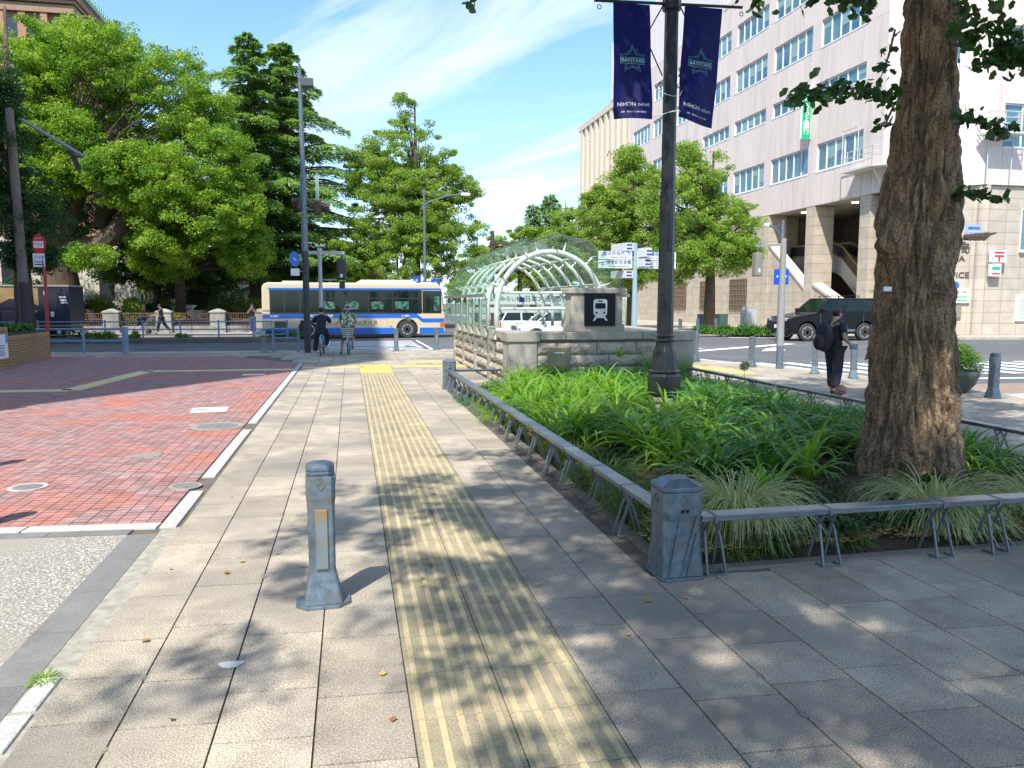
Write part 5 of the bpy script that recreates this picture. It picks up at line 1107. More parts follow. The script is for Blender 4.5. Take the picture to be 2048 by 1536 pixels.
tree_at('bright green lower camphor crown spreading right of the huge trunk', [(b1.x, 52, .2, .35), (b1.x, 52, 4, .28), (b1.x - .3, 52, 7, .2)], [], [ell(300, 360, 47.5, 90, 70), ell(430, 330, 48, 80, 80), ell(460, 420, 48, 70, 80), ell(360, 450, 47.5, 90, 70), ell(240, 340, 47, 60, 45), ell(490, 500, 49, 50, 50), ell(330, 510, 50, 60, 50)], 760, (.35, .70), 120000, .145, lfC, 102, name='camphor_tree', shell=.72)
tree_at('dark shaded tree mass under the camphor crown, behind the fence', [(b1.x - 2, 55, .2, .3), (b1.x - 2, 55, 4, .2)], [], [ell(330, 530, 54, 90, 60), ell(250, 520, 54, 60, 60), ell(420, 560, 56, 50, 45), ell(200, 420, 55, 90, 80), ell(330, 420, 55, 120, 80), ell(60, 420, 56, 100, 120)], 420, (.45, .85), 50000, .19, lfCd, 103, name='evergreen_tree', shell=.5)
# ginkgo at the left edge, leaf colour darkened for the shade it stands in
gL = Vector(P3(52, 660, 37))
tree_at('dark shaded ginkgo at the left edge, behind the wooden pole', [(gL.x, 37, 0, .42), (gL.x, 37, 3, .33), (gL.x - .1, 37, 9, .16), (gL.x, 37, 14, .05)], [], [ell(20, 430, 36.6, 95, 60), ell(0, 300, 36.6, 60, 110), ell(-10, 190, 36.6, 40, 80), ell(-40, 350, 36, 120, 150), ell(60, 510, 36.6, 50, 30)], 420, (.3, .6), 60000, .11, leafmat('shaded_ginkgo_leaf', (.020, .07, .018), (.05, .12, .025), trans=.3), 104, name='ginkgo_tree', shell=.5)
# ginkgos beyond the bus and on the right
def ginkgo(label, px, Y, top, base, lobes, seed, n=46000, ncl=420, size=.2, lm=None, r=.38):
    b = Vector(P3(px, base, Y)); tz = P3(px, top, Y)[2]
    return tree_at(label, [(b.x, Y, 0, r), (b.x, Y, 2.5, r * .8), (b.x - .05, Y, tz * .6, r * .5), (b.x, Y, tz * .98, .05)], [], lobes, ncl, (.28, .62), n, size, lm or lfG, seed, name='ginkgo_tree', shell=.5, group='street ginkgos beyond the crossing')
ginkgo('tall spire topped ginkgo rising behind the bus', 835, 58, 195, 620, [ell(810, 300, 58, 95, 55), ell(805, 230, 58, 22, 45, w=.12), ell(812, 200, 58, 14, 18, w=.06), ell(740, 350, 58, 50, 60), ell(890, 370, 58, 60, 60), ell(820, 430, 57, 130, 90, w=1.6), ell(720, 500, 57, 75, 60), ell(900, 490, 57, 80, 70), ell(930, 385, 58, 38, 22, w=.3), ell(800, 540, 57, 130, 40), ell(815, 390, 56.5, 65, 60), ell(830, 470, 55.5, 70, 40)], 111, 150000, 1050, .145)
ginkgo('ginkgo before the office building, right of the lamp post', 1418, 43, 295, 655, [ell(1400, 360, 43, 70, 60), ell(1360, 420, 43, 90, 70), ell(1450, 440, 42.5, 75, 60), ell(1430, 510, 42, 95, 50), ell(1350, 520, 43, 70, 50), ell(1370, 310, 43, 30, 25, w=.3), ell(1480, 500, 42, 45, 40)], 112, 90000, 620, .125)
ginkgo('ginkgo left of the lamp post, before the ribbed building', 1262, 50, 290, 640, [ell(1270, 380, 50, 70, 65), ell(1215, 440, 50, 70, 60), ell(1290, 470, 50, 90, 60), ell(1255, 320, 50, 26, 28, w=.3), ell(1200, 400, 50, 35, 30, w=.5), ell(1250, 540, 49, 80, 40)], 113, 84000, 600, .14)
ginkgo('ginkgo half hidden behind the guide sign', 1130, 66, 400, 630, [ell(1150, 460, 66, 60, 50), ell(1120, 510, 66, 80, 50), ell(1180, 520, 66, 60, 60)], 114, 44000, 360, .19)
ginkgo('pale green ginkgo behind the glass canopy', 1040, 84, 450, 620, [ell(1060, 490, 84, 60, 40), ell(1010, 520, 84, 40, 50), ell(1090, 540, 84, 60, 50)], 115, 36000, 300, .23)
ginkgo('ginkgo behind the bus at the left of the spire topped one', 660, 60, 520, 630, [ell(680, 540, 60, 55, 45), ell(610, 560, 61, 50, 40), ell(560, 590, 62, 40, 25)], 116, 34000, 300, .17)
ginkgo('ginkgo right of the spire topped one, behind the canopy', 955, 75, 470, 620, [ell(950, 540, 75, 40, 50), ell(930, 580, 75, 40, 30)], 117, 22000, 220, .20)
ginkgo('distant ginkgo farther along the right-hand row', 1100, 105, 470, 620, [ell(1120, 500, 105, 60, 50), ell(1060, 540, 105, 50, 50)], 118, 9000, 120, .42)
# cedars: tiers of drooping sprays
def cedar(label, px, Y, ptop, spread, seed, n=110, lm=lfN, base=620, lo=.12, dens=260, size=.30):
    b = Vector(P3(px, base, Y)); H_ = P3(px, ptop, Y)[2]; t = thing('cedar_tree', label, 'tree', (b.x, Y, 0)); g = np.random.default_rng(seed)
    m = MB(); m.tube([(0, 0, 0), (0, 0, H_ * .5), (.1, 0, H_)], [.45, .28, .04], 10); m.build('trunk', bark_m, t)
    m = MB(); Vs = []
    for i in range(n):
        f_ = lo + (1 - lo) * (i + .5) / n; z = H_ * f_; Lb = spread * (1 - f_) ** .72 * g.uniform(.5, 1.2) + .30; a = i * 2.399 + g.normal(0, .25); rise = g.uniform(.05, .32)
        pts = []; K = 7
        for k in range(K + 1): u = k / K; pts.append(Vector((math.cos(a) * Lb * u, math.sin(a) * Lb * u, z + Lb * (rise * u - .26 * u * u * u))))
        m.tube(pts[:6], [.09 * (1 - f_) + .03] * 5 + [.015], 5)
        nl = int(dens * (.35 + Lb / spread)); u = g.random(nl) ** .75; P = np.array([[math.cos(a) * Lb * q, math.sin(a) * Lb * q, z + Lb * (rise * q - .26 * q ** 3)] for q in u])
        wd = (.18 + .30 * Lb * .5 * np.sin(np.pi * np.clip(u * .92 + .05, 0, 1))); sd = g.uniform(-1, 1, nl) * wd; P[:, 0] += -math.sin(a) * sd; P[:, 1] += math.cos(a) * sd; P[:, 2] += -np.abs(sd) * .30 - g.random(nl) ** 3 * .40
        d = np.stack([math.cos(a) * .8 - math.sin(a) * np.sign(sd) * .6, math.sin(a) * .8 + math.cos(a) * np.sign(sd) * .6, -.35 + g.normal(0, .25, nl)], 1); d /= np.linalg.norm(d, axis=1)[:, None]
        w = np.cross(d, np.array([0, 0, 1.]) + g.normal(0, .35, (nl, 3))); w /= np.linalg.norm(w, axis=1)[:, None]; s = size * g.uniform(.6, 1.3, nl)[:, None]
        Vs.append(np.stack([P - w * s * .10, P + d * s * .35 - w * s * .16, P + d * s, P + d * s * .4 + w * s * .16], 1))
    m.build('limbs', bark_m, t); V = np.concatenate(Vs).reshape(-1, 3); npmesh('crown', V, np.arange(len(V)).reshape(-1, 4), lm, t); return t
cedar('tall cedar with drooping tiers behind the grey light pole', 580, 60, 84, 9.6, 121, n=130, dens=1150, size=.30)
cedar('second cedar top close left of the tall cedar', 512, 58, 68, 7.6, 122, n=100, dens=850, size=.30, lo=.25)
cedar('dark blue green conifer far off above the glass canopy', 1098, 95, 388, 5.2, 123, n=90, dens=110, size=.6, lo=.2)
cedar('smaller dark conifer far off, left of its neighbour', 1066, 92, 408, 3.6, 124, n=70, dens=90, size=.55, lo=.3)

# ================================================================== LEFT: GOVERNMENT BUILDING, GARDEN, WALL
gov = thing('government_building', 'stately building with pale stone base, brown tiled storeys and a tower behind the trees', 'building', (0, 0, 0))
stn = tilemat('ashlar', (.50, .48, .42), (.46, .44, .38), 1.5, .62, (.25, .23, .20), 'YZ', .02, .5); stx = tilemat('ashlar_front', (.56, .52, .42), (.52, .48, .38), 1.5, .62, (.30, .27, .22), 'XZ', .02, .5)
brn = tilemat('brown_tile', (.30, .17, .11), (.25, .14, .095), .5, .16, (.22, .15, .11), 'YZ', .01, .5); brx = tilemat('brown_tile_front', (.36, .20, .125), (.31, .17, .11), .5, .16, (.26, .17, .12), 'XZ', .01, .5)
X0 = -15.5
m = MB(); m.box(-60, X0, 62.0, 62.3, 0, 6.0); m.build('front_base', stx, gov); m = MB(); m.box(-60, X0 + .01, 61.95, 62.35, 6.0, 6.5); m.box(-60, X0 + .02, 61.9, 62.35, 1.0, 1.25); m.build('front_cornice', MATS['pale_coping'], gov)
m = MB(); m.box(-60, X0, 62.02, 62.3, 6.5, 15); m.build('front_wall', brx, gov)
m = MB(); m.box(X0 - .4, X0, 62.3, 84, 0, 6.0); m.box(X0, X0 + 1.4, 75, 84, 0, 6.0); m.build('side_base', stn, gov); m = MB(); m.box(X0 - .4, X0 - .01, 62.3, 84, 6.4, 15); m.box(X0, X0 + 1.38, 75.02, 84, 6.4, 15); m.build('side_wall', brn, gov)
m = MB(); m.box(X0 - .4, X0 + .12, 62.3, 75, 6.0, 6.4); m.box(X0, X0 + 1.52, 74.9, 84.1, 6.0, 6.4); m.build('side_cornice', MATS['pale_coping'], gov)
dk = mat('dark_window', (.03, .035, .04), .15, spec=.8)
for i in range(10):
    y = 63.4 + i * 1.15
    if y < 74: m = MB(); m.box(X0 + .0, X0 + .03, y, y + .5, 1.9, 4.6); m.build('window', dk, gov); 
    if i % 2 == 0 and y < 74: m = MB(); m.box(X0 + .0, X0 + .03, y, y + .6, 7.2, 9.6); m.build('window', dk, gov)
for y in (76.5, 79): m = MB(); m.box(X0 + 1.41, X0 + 1.44, y, y + .5, 1.9, 4.6); m.build('window', dk, gov)
for i in range(6): m = MB(); m.box(-18 - i * 3.2, -17 - i * 3.2, 61.96, 62.0, 2.0, 4.8); m.build('window', dk, gov); m = MB(); m.box(-18 - i * 3.2, -17 - i * 3.2, 61.97, 62.01, 7.4, 10.4); m.build('window', dk, gov)
m = MB(); m.box(X0 + 1.5, 0, 84, 84.3, 0, 3.6); m.build('rear_base', stx, gov)
for i in range(14): m = MB(); m.box(-13 + i * .9, -12.6 + i * .9, 83.95, 84, .9, 2.6); m.build('window', dk, gov)
m = MB(); m.box(X0 + 1.5, 4, 84.02, 95, 3.6, 7.2); m.build('rear_wall', brx, gov)
cop = mat('copper_green', (.22, .42, .38), .6, (.30, .50, .46), 6); m = MB(); m.box(-12.5, 2, 83.4, 84.0, 5.3, 6.3)
for i in range(16): m.prism([(-12.4 + i * .9, 83.3), (-11.6 + i * .9, 83.3), (-12.0 + i * .9, 83.1)], 5.3, 6.3)
m.build('copper_canopy', cop, gov)
# tower top at the upper left
tw = PY(165, 40, 78); tx1 = tw.x; m = MB(); m.box(tx1 - 12, tx1 - .8, 78, 90, 15, 28.6); m.build('tower_wall', brx, gov)
m = MB(); 
for i in range(7): x = tx1 - 1.3 - i * 1.75; m.box(x - .28, x + .28, 77.7, 78.0, 15, 27.2)
for i in range(7): y = 78.6 + i * 1.8; m.box(tx1 - .8, tx1 - .5, y - .28, y + .28, 15, 27.2)
m.build('tower_pilaster', tilemat('orange_tile', (.46, .23, .13), (.40, .20, .115), .5, .16, (.30, .18, .12), 'XZ', .01, .5), gov)
m = MB(); m.box(tx1 - 12, tx1 - .55, 77.6, 90.2, 27.2, 27.9); m.box(tx1 - 12, tx1 - .2, 77.2, 90.5, 28.3, 28.9); m.box(tx1 - 12, tx1 - .4, 77.4, 90.4, 28.0, 28.25); m.build('tower_cornice', mat('brown_terracotta', (.34, .22, .15), .8, (.28, .18, .12), 3), gov)
m = MB(); m.box(tx1 - 12, tx1 + .1, 77.0, 90.6, 28.9, 29.3)
for i in range(22): m.box(tx1 - .05, tx1 + .12, 77.1 + i * .62, 77.4 + i * .62, 29.3, 29.75)
m.build('tower_copper_edge', cop, gov)
for i in range(6): m = MB(); x = tx1 - 2.2 - i * 1.75; m.box(x - .35, x + .35, 77.95, 78.0, 24.2, 26.6); m.build('window', dk, gov)
# garden wall with piers and brown fence
gw = thing('garden_wall', 'low grey stone garden wall with square piers and brown lattice fence', 'wall', (0, 0, 0)); gst = mat('grey_stone', (.34, .33, .30), .85, (.22, .215, .19), 1.3, speck=.2, sscale=20, stain=(.15, .145, .12), stain_scale=1.1)
WY = 48.0; m = MB()
for i in range(34): m.box(-34 + i * 1.04, -32.985 + i * 1.04, WY - .18, WY + .18, 0, .42)
m.build('wall_blocks', gst, gw, bevel=.01)
piers = [-21.6, -18.9, -16.1, -13.35, -10.55, -7.6, -5.2, -2.7, -.2]
for x in piers:
    m = MB(); m.box(x - .42, x + .42, WY - .36, WY + .30, 0, 1.18); m.box(x - .45, x + .45, WY - .38, WY + .33, 0, .42); m.loft([[(x - .46, WY - .40, 1.18), (x + .46, WY - .40, 1.18), (x + .46, WY + .34, 1.18), (x - .46, WY + .34, 1.18)], [(x - .46, WY - .40, 1.26), (x + .46, WY - .40, 1.26), (x + .46, WY + .34, 1.26), (x - .46, WY + .34, 1.26)], [(x - .1, WY - .1, 1.42), (x + .1, WY - .1, 1.42), (x + .1, WY + .05, 1.42), (x - .1, WY + .05, 1.42)]]); m.build('pier', gst, gw, bevel=.012)
bf = mat('brown_iron_fence', (.16, .08, .05), .6)
for a, b in zip(piers[:-1], piers[1:]):
    m = MB(); a += .46; b -= .46
    for z in (.47, .80, 1.14): m.box(a, b, WY - .02, WY + .02, z, z + .035)
    n = int((b - a) / .13)
    for i in range(n + 1):
        x = a + (b - a) * i / n; m.box(x - .013, x + .013, WY - .013, WY + .013, .45 if i % 3 else .45, 1.17)
        if i % 3 == 1 and i < n: m.box(x, x + (b - a) / n, WY - .012, WY + .012, .64, .665); m.box(x, x + (b - a) / n, WY - .012, WY + .012, .97, .995)
    m.build('fence_panel', bf, gw)
def pixshrub(label, px, pyb, Y, rx, rz, n, size, mt, seed, **k):
    p = PY(px, pyb, Y); s_ = Y / 1546.; return shrub(label, p.x, Y, max(.25, p.z), rx * s_, rx * s_ * .7, rz * s_, n, size, mt, seed, **k)
yl = leafmat('yellow_hedge', (.14, .20, .02), (.28, .32, .04)); 
pixshrub('large dome shaped clipped shrub left of the bus', 462, 636, 52, 52, 52, 7000, .12, leafmat('dome_leaf', (.07, .12, .02), (.15, .19, .03)), 131, lumps=30)
pixshrub('second clipped dome partly hidden by the bus rear', 515, 634, 54, 40, 40, 4000, .12, yl, 132, lumps=24)
pixshrub('bright yellow green sloping shrub right of the huge trunk', 200, 632, 52, 42, 42, 6000, .12, yl, 133, lumps=26)
pixshrub('small leafy green shrub above the garden wall, second pier', 265, 625, 51, 20, 30, 3000, .14, lfC, 134)
pixshrub('dark clipped hedge between the garden piers', 310, 625, 52, 42, 24, 3500, .12, lfD, 135)
pixshrub('round clipped shrub on a short stem', 333, 612, 51.5, 16, 12, 1600, .10, leafmat('dome_leaf', (.07, .12, .02), (.15, .19, .03)), 136)
pixshrub('low green shrub behind the fence before the third pier', 268, 650, 49.2, 24, 30, 2500, .1, lfS, 137)
pixshrub('low yellow shrub behind the fence between third and fourth pier', 355, 640, 49.5, 20, 16, 1800, .1, yl, 138)
pixshrub('big dark bush behind the fence left of the dome', 400, 610, 56, 38, 50, 4200, .18, lfD, 139); pixshrub('dark shrub mass at the far left garden', 60, 600, 58, 60, 50, 3000, .2, lfD, 140)
def palm(label, px, pt, pb, Y, seed):
    p = PY(px, pt, Y); t = thing('palm_tree', label, 'palm', (p.x, Y, 0)); m = MB(); m.tube([(0, 0, .2), (.05, 0, p.z * .6), (0, 0, p.z)], [.14, .11, .12], 8); m.build('trunk', bark_m, t)
    g = np.random.default_rng(seed); V = []; Fc = []
    for i in range(16):
        a = g.uniform(0, 6.28); e = g.uniform(-.5, 1.2); c = Vector((math.cos(a) * math.cos(e), math.sin(a) * math.cos(e), math.sin(e))) * .55 + Vector((0, 0, p.z + .1))
        for k in range(12):
            d = (c - Vector((0, 0, p.z + .1))).normalized(); q = Vector(g.normal(size=3)); w = (d + q * .55).normalized(); sd = w.cross(Vector((0, 0, 1))).normalized() * .03; b = len(V); ed = c + w * .42 - Vector((0, 0, .12)); V += [tuple(c - sd), tuple(c + sd), tuple(ed + sd * .2), tuple(ed - sd * .2)]; Fc.append((b, b + 1, b + 2, b + 3))
    npmesh('crown', V, Fc, leafmat('palm_leaf', (.10, .18, .03), (.32, .36, .08)), t)
palm('small fan palm above the garden wall', 285, 585, 630, 51, 1); palm('taller fan palm behind the big dark bush', 429, 567, 620, 60, 2)
# plants on the traffic island and its rail
for i, (px, w, h, mt) in enumerate(((150, 40, 22, lfD), (190, 24, 12, lfS), (215, 22, 12, lfS), (365, 14, 8, lfS), (540, 30, 12, lfD), (585, 34, 12, lfS), (270, 12, 10, lfS))):
    p = PY(px, 676, 39.2); shrub(['big dark weed clump by the truck on the traffic island', 'weedy green clump on the traffic island, left part', 'weedy green clump under the blue rail end', 'small weeds on the island before the fence', 'dark weeds on the island before the bus rear', 'green weeds on the island below the bus side', 'small weeds on the island left of the stroller'][i], p.x, 39.2, .10, w * .0256, .35, h * .0256 * 1.2, 900, .09, mt, 150 + i, cat='weeds', name='weeds')
def railing(label, pts, z0, posts, hs, cls='guard_rail', mt=bluest_m, r=.04, ph=.85, endpost=None):
    t = thing(cls, label, 'rail', (0, 0, 0)); m = MB()
    for h in hs: m.tube([(p[0], p[1], z0 + h) for p in pts], r, 8)
    m.build('rail_bar', mt, t)
    for p in posts: m = MB(); m.tube([(p[0], p[1], z0), (p[0], p[1], z0 + ph)], r * 1.35, 8); m.build('rail_post', mt, t)
    return t
ip = [(-34, 39.9), (-11.4, 39.77), (-6.18, 39.0), (-3.0, 38.9)]
railing('long blue grey guard rail on the traffic island', ip, .10, [(-20, 39.85), (-17.2, 39.85), (-14.3, 39.8), (-11.4, 39.77), (-9.67, 39.5), (-7.95, 39.25), (-6.18, 39.0), (-4.6, 38.95), (-3.0, 38.9)], (.40, .76, .14), r=.03)
railing('blue grey guard rail beside the brick plaza, ending in a thick post', [(-15.5, 30.3), (-7.7, 29.3)], 0, [(-12.3, 29.88), (-9.17, 29.48), (-7.75, 29.3), (-15.4, 30.3)], (.42, .84), r=.04, ph=.9)
m = MB(); m.tube([(-7.62, 28.75, 0), (-7.62, 28.75, .93)], .1, 12); tag(m.build('end_post', bluest_m), 'thick blue grey post at the end of the plaza rail', 'post')
railing('short blue grey rail left of the light pole', [(-2.75, 28.75), (-1.8, 28.6)], 0, [(-2.72, 28.75), (-1.85, 28.6)], (.5, .83), r=.03, ph=.88)
m = MB(); m.box(-3.32, -2.92, 28.1, 28.3, .62, .78); tag(m.build('junction_box', mat('box_grey', (.33, .38, .44), .5)), 'small grey box on the bollard left of the cyclists', 'box')

# ================================================================== VEHICLES
cream = mat('bus_cream', (.62, .50, .33), .35, (.59, .48, .32), 3, coat=.3); busblue = mat('bus_blue', (.012, .13, .52), .35, coat=.3)
cglass = mat('car_glass', (.004, .009, .009), .05, (.007, .02, .017), 1.1, spec=.4); rim_m = mat('wheel_rim', (.55, .56, .57), .35, metal=.8)
def wheel(par, x, y, z, r, w, name='wheel', spokes=8, rimr=.62):
    """axle along Y"""
    TW = Matrix.Translation((x, y, z)) @ Matrix.Rotation(R(90), 4, 'X'); m = MB(); m.T = TW
    m.lathe([(r * .6, -w / 2), (r * .92, -w / 2), (r, -w * .36), (r, w * .36), (r * .92, w / 2), (r * .6, w / 2)], 28); m.lathe([(.01, -w * .3), (r * .6, -w * .3), (r * .6, w * .3), (.01, w * .3)], 20); wo = m.build(name, rubber_m, par); m = MB(); m.T = TW
    m.lathe([(r * rimr, -w * .52), (r * rimr, w * .52), (r * (rimr - .06), w * .52), (r * (rimr - .06), -w * .52)], 28)
    for k in range(spokes):
        a = 2 * math.pi * k / spokes
        for s_ in (-1, 1): m.bar((r * .08 * math.cos(a), r * .08 * math.sin(a), s_ * w * .44), (r * (rimr - .04) * math.cos(a), r * (rimr - .04) * math.sin(a), s_ * w * .48), r * .13, w * .06)
    m.lathe([(r * .16, -w * .5), (r * .16, w * .5)], 12); m.build('rim', rim_m, wo); return wo
def arched(P, arches, n=12):
    """lower outline of a body from x0 to x1 with wheel arches"""
    out = []
    for (cx, cz, r, zb) in arches:
        k = math.acos(max(-1, min(1, (zb - cz) / r))); 
        for i in range(n + 1): a = -k + 2 * k * i / n; out.append((cx + r * math.sin(a), cz + r * math.cos(a)))
    return out
bus = thing('bus', 'cream city bus with blue stripes driving past the crossing', 'bus', (-4.45, 41.5, ROADZ)); BL, BWd = 9.45, 2.3
lo = [(.06, .22)] + arched(None, [(2.35, .47, .58, .22), (7.42, .47, .58, .22)]) + [(9.30, .22), (9.45, .40), (9.42, 1.42), (0.0, 1.42), (0, .40)]
m = MB(); m.loft([[(x, y, z) for x, z in lo] for y in (0, BWd)]); m.build('lower_body', cream, bus, bevel=.03)
up_ = [(0, 1.42), (9.42, 1.42), (9.28, 2.62), (9.16, 2.86), (9.0, 2.93), (.35, 2.93), (.12, 2.86), (.02, 2.68)]
m = MB(); m.loft([[(x, y, z) for x, z in up_] for y in (.003, BWd - .003)]); m.build('upper_body', cream, bus, bevel=.10, seg=4)
m = MB(); m.box(1.0, 2.3, .5, 1.8, 2.93, 3.02); m.build('roof_vent', mat('roof_grey', (.50, .49, .45), .6), bus, bevel=.03)
m = MB(); m.loft([[(4.75 + .3 * e, .35 + .1 * e, 2.93 + .17 * e), (8.05 - .3 * e, .35 + .1 * e, 2.93 + .17 * e), (8.05 - .3 * e, 1.95 - .1 * e, 2.93 + .17 * e), (4.75 + .3 * e, 1.95 - .1 * e, 2.93 + .17 * e)] for e in (0, 1)]); m.build('roof_unit', cream, bus, bevel=.04); m = MB(); m.box(8.2, 8.9, .6, 1.7, 2.92, 2.99); m.build('roof_vent', cream, bus, bevel=.02)
m = MB(); m.box(.40, 8.22, -.006, .01, 1.30, 2.56); m.box(8.25, 9.26, -.006, .01, 1.32, 2.52); m.build('window_band', mat('band_black', (.010, .012, .014), .15, spec=.8), bus)
m = MB(); m.box(.36, 9.24, -.009, .008, 2.56, 2.65); m.build('top_stripe', busblue, bus)
for i, (a, b) in enumerate(((.46, 1.10), (1.16, 1.86), (1.95, 2.95), (3.03, 4.02), (4.12, 5.35), (5.43, 6.62), (6.70, 8.0))):
    m = MB(); m.box(a, b, -.010, .005, 1.40, 2.10 if i > 1 else 2.48); w = m.build('window', cglass, bus)
    if i > 1: m = MB(); m.box(a, b, -.010, .005, 2.13, 2.48); m.build('top_light', cglass, bus); m = MB(); m.box(a, b, -.016, -.008, 2.09, 2.135); m.build('slide_bar', mat('frame_dark', (.03, .03, .035), .4), w)
    if i in (3, 4, 5, 6):   # view through to the far windows painted as lighter patches on the pane
        m = MB(); m.box(a + .1, a + .1 + (b - a) * .55, -.012, -.0101, 1.55, 1.95); m.build('far_window_view', mat('through_glass', (.09, .20, .15), .1, (.008, .03, .02), 5, spec=.5, lo=.42, hi=.58), w)
m = MB(); m.box(8.42, 8.72, -.010, .004, 1.42, 2.30); m.box(8.76, 9.18, -.010, .004, 1.42, 2.30); m.build('driver_window', cglass, bus); m = MB(); m.box(8.85, 9.16, -.013, -.0102, 1.45, 2.24); m.build('window_view', MATS['through_glass'], bus)
bs = MB(); bs.box(0.03, 7.95, -.009, .01, 1.08, 1.29); bs.loft([[(7.95, y, 1.08), (7.95, y, 1.29), (8.25, y, 1.05), (8.25, y, .84)] for y in (-.009, .01)]); bs.box(8.25, 9.40, -.009, .01, .84, 1.05)
bs.box(.02, 1.68, -.009, .01, .24, .56); bs.box(3.02, 6.76, -.009, .01, .24, .56); bs.box(8.08, 9.38, -.009, .01, .24, .56); bs.build('blue_stripe', busblue, bus)
text('lettering', '4-1801', .15, signw_m, bus, (.62, -.012, 1.185), ext=.001, bold=.003); text('lettering', '4-1801', .15, signw_m, bus, (7.35, -.012, 1.185), ext=.001, bold=.003); text('lettering', '横浜市営', .16, signw_m, bus, (2.9, -.012, 1.185), ext=.001, bold=.003, sx=2.2)
text('lettering', 'ノンステップバス', .27, mat('dark_lettering', (.03, .035, .05), .5), bus, (4.75, -.012, .82), ext=.001, bold=.002, sx=1.05)
m = MB(); m.box(.62, 1.25, -.010, .01, .60, .96); gr = m.build('engine_grille', mat('grille_olive', (.16, .13, .07), .6), bus)
m = MB()
for i in range(12): m.box(.64 + i * .052, .66 + i * .052, -.016, -.010, .61, .95)
m.build('grille_slats', MATS['frame_dark'], gr)
for (x0, x1, z0, z1) in ((.45, 1.5, .58, 1.06), (1.9, 2.6, 1.06, 1.0602), (3.3, 4.4, .6, 1.04), (5.2, 6.4, .6, 1.04)):
    m = MB(); 
    for a in ((x0, x1, z0, z0 + .008), (x0, x1, z1 - .008, z1), (x0, x0 + .008, z0, z1), (x1 - .008, x1, z0, z1)): m.box(a[0], a[1], -.0045, .0, a[2], a[3])
    m.build('hatch_seam', MATS['frame_dark'], bus)
m = MB(); m.box(1.9, 2.02, -.012, 0, .78, .98); m.build('fuel_cap', MATS['frame_dark'], bus, bevel=.02)
m = MB(); m.box(9.18, 9.44, -.012, .25, .58, .86); m.build('headlight', mat('lamp_orange', (.65, .12, .02), .2, coat=.5), bus, bevel=.02); m = MB(); m.box(6.5, 6.62, -.014, 0, .6, .66); m.build('side_marker', MATS['lamp_orange'], bus); m = MB(); m.box(.4, .52, -.014, 0, .82, .87); m.build('side_marker', MATS['lamp_orange'], bus)
m = MB(); m.loft([[(9.425, y, 1.35), (9.29, y, 2.55), (9.31, y, 2.55), (9.445, y, 1.35)] for y in (.1, BWd - .1)]); m.build('windscreen', cglass, bus)
m = MB(); m.tube([(9.1, .1, 2.5), (9.5, -.1, 2.45), (9.65, -.12, 2.1)], .025, 6); m.tube([(9.2, .1, 2.2), (9.55, -.1, 2.2)], .02, 6); mr_ = m.build('mirror_arm', white_m, bus); m = MB(); m.box(9.6, 9.72, -.22, -.06, 1.85, 2.15); m.build('mirror', black_m, mr_, bevel=.02); m = MB(); m.tube([(9.4, .05, 1.4), (9.75, -.05, 1.6)], .02, 6); m.box(9.66, 9.76, -.12, .02, 1.3, 1.62); m.build('mirror', black_m, bus, bevel=.01)
for x in (2.35, 7.42): wheel(bus, x, .17, .47, .47, .28, spokes=8, rimr=.60); wheel(bus, x, BWd - .17, .47, .47, .28, spokes=8, rimr=.60)
m = MB(); m.box(1.0, 9.0, .12, BWd - .12, .25, .9); m.build('underbody', MATS['frame_dark'], bus)

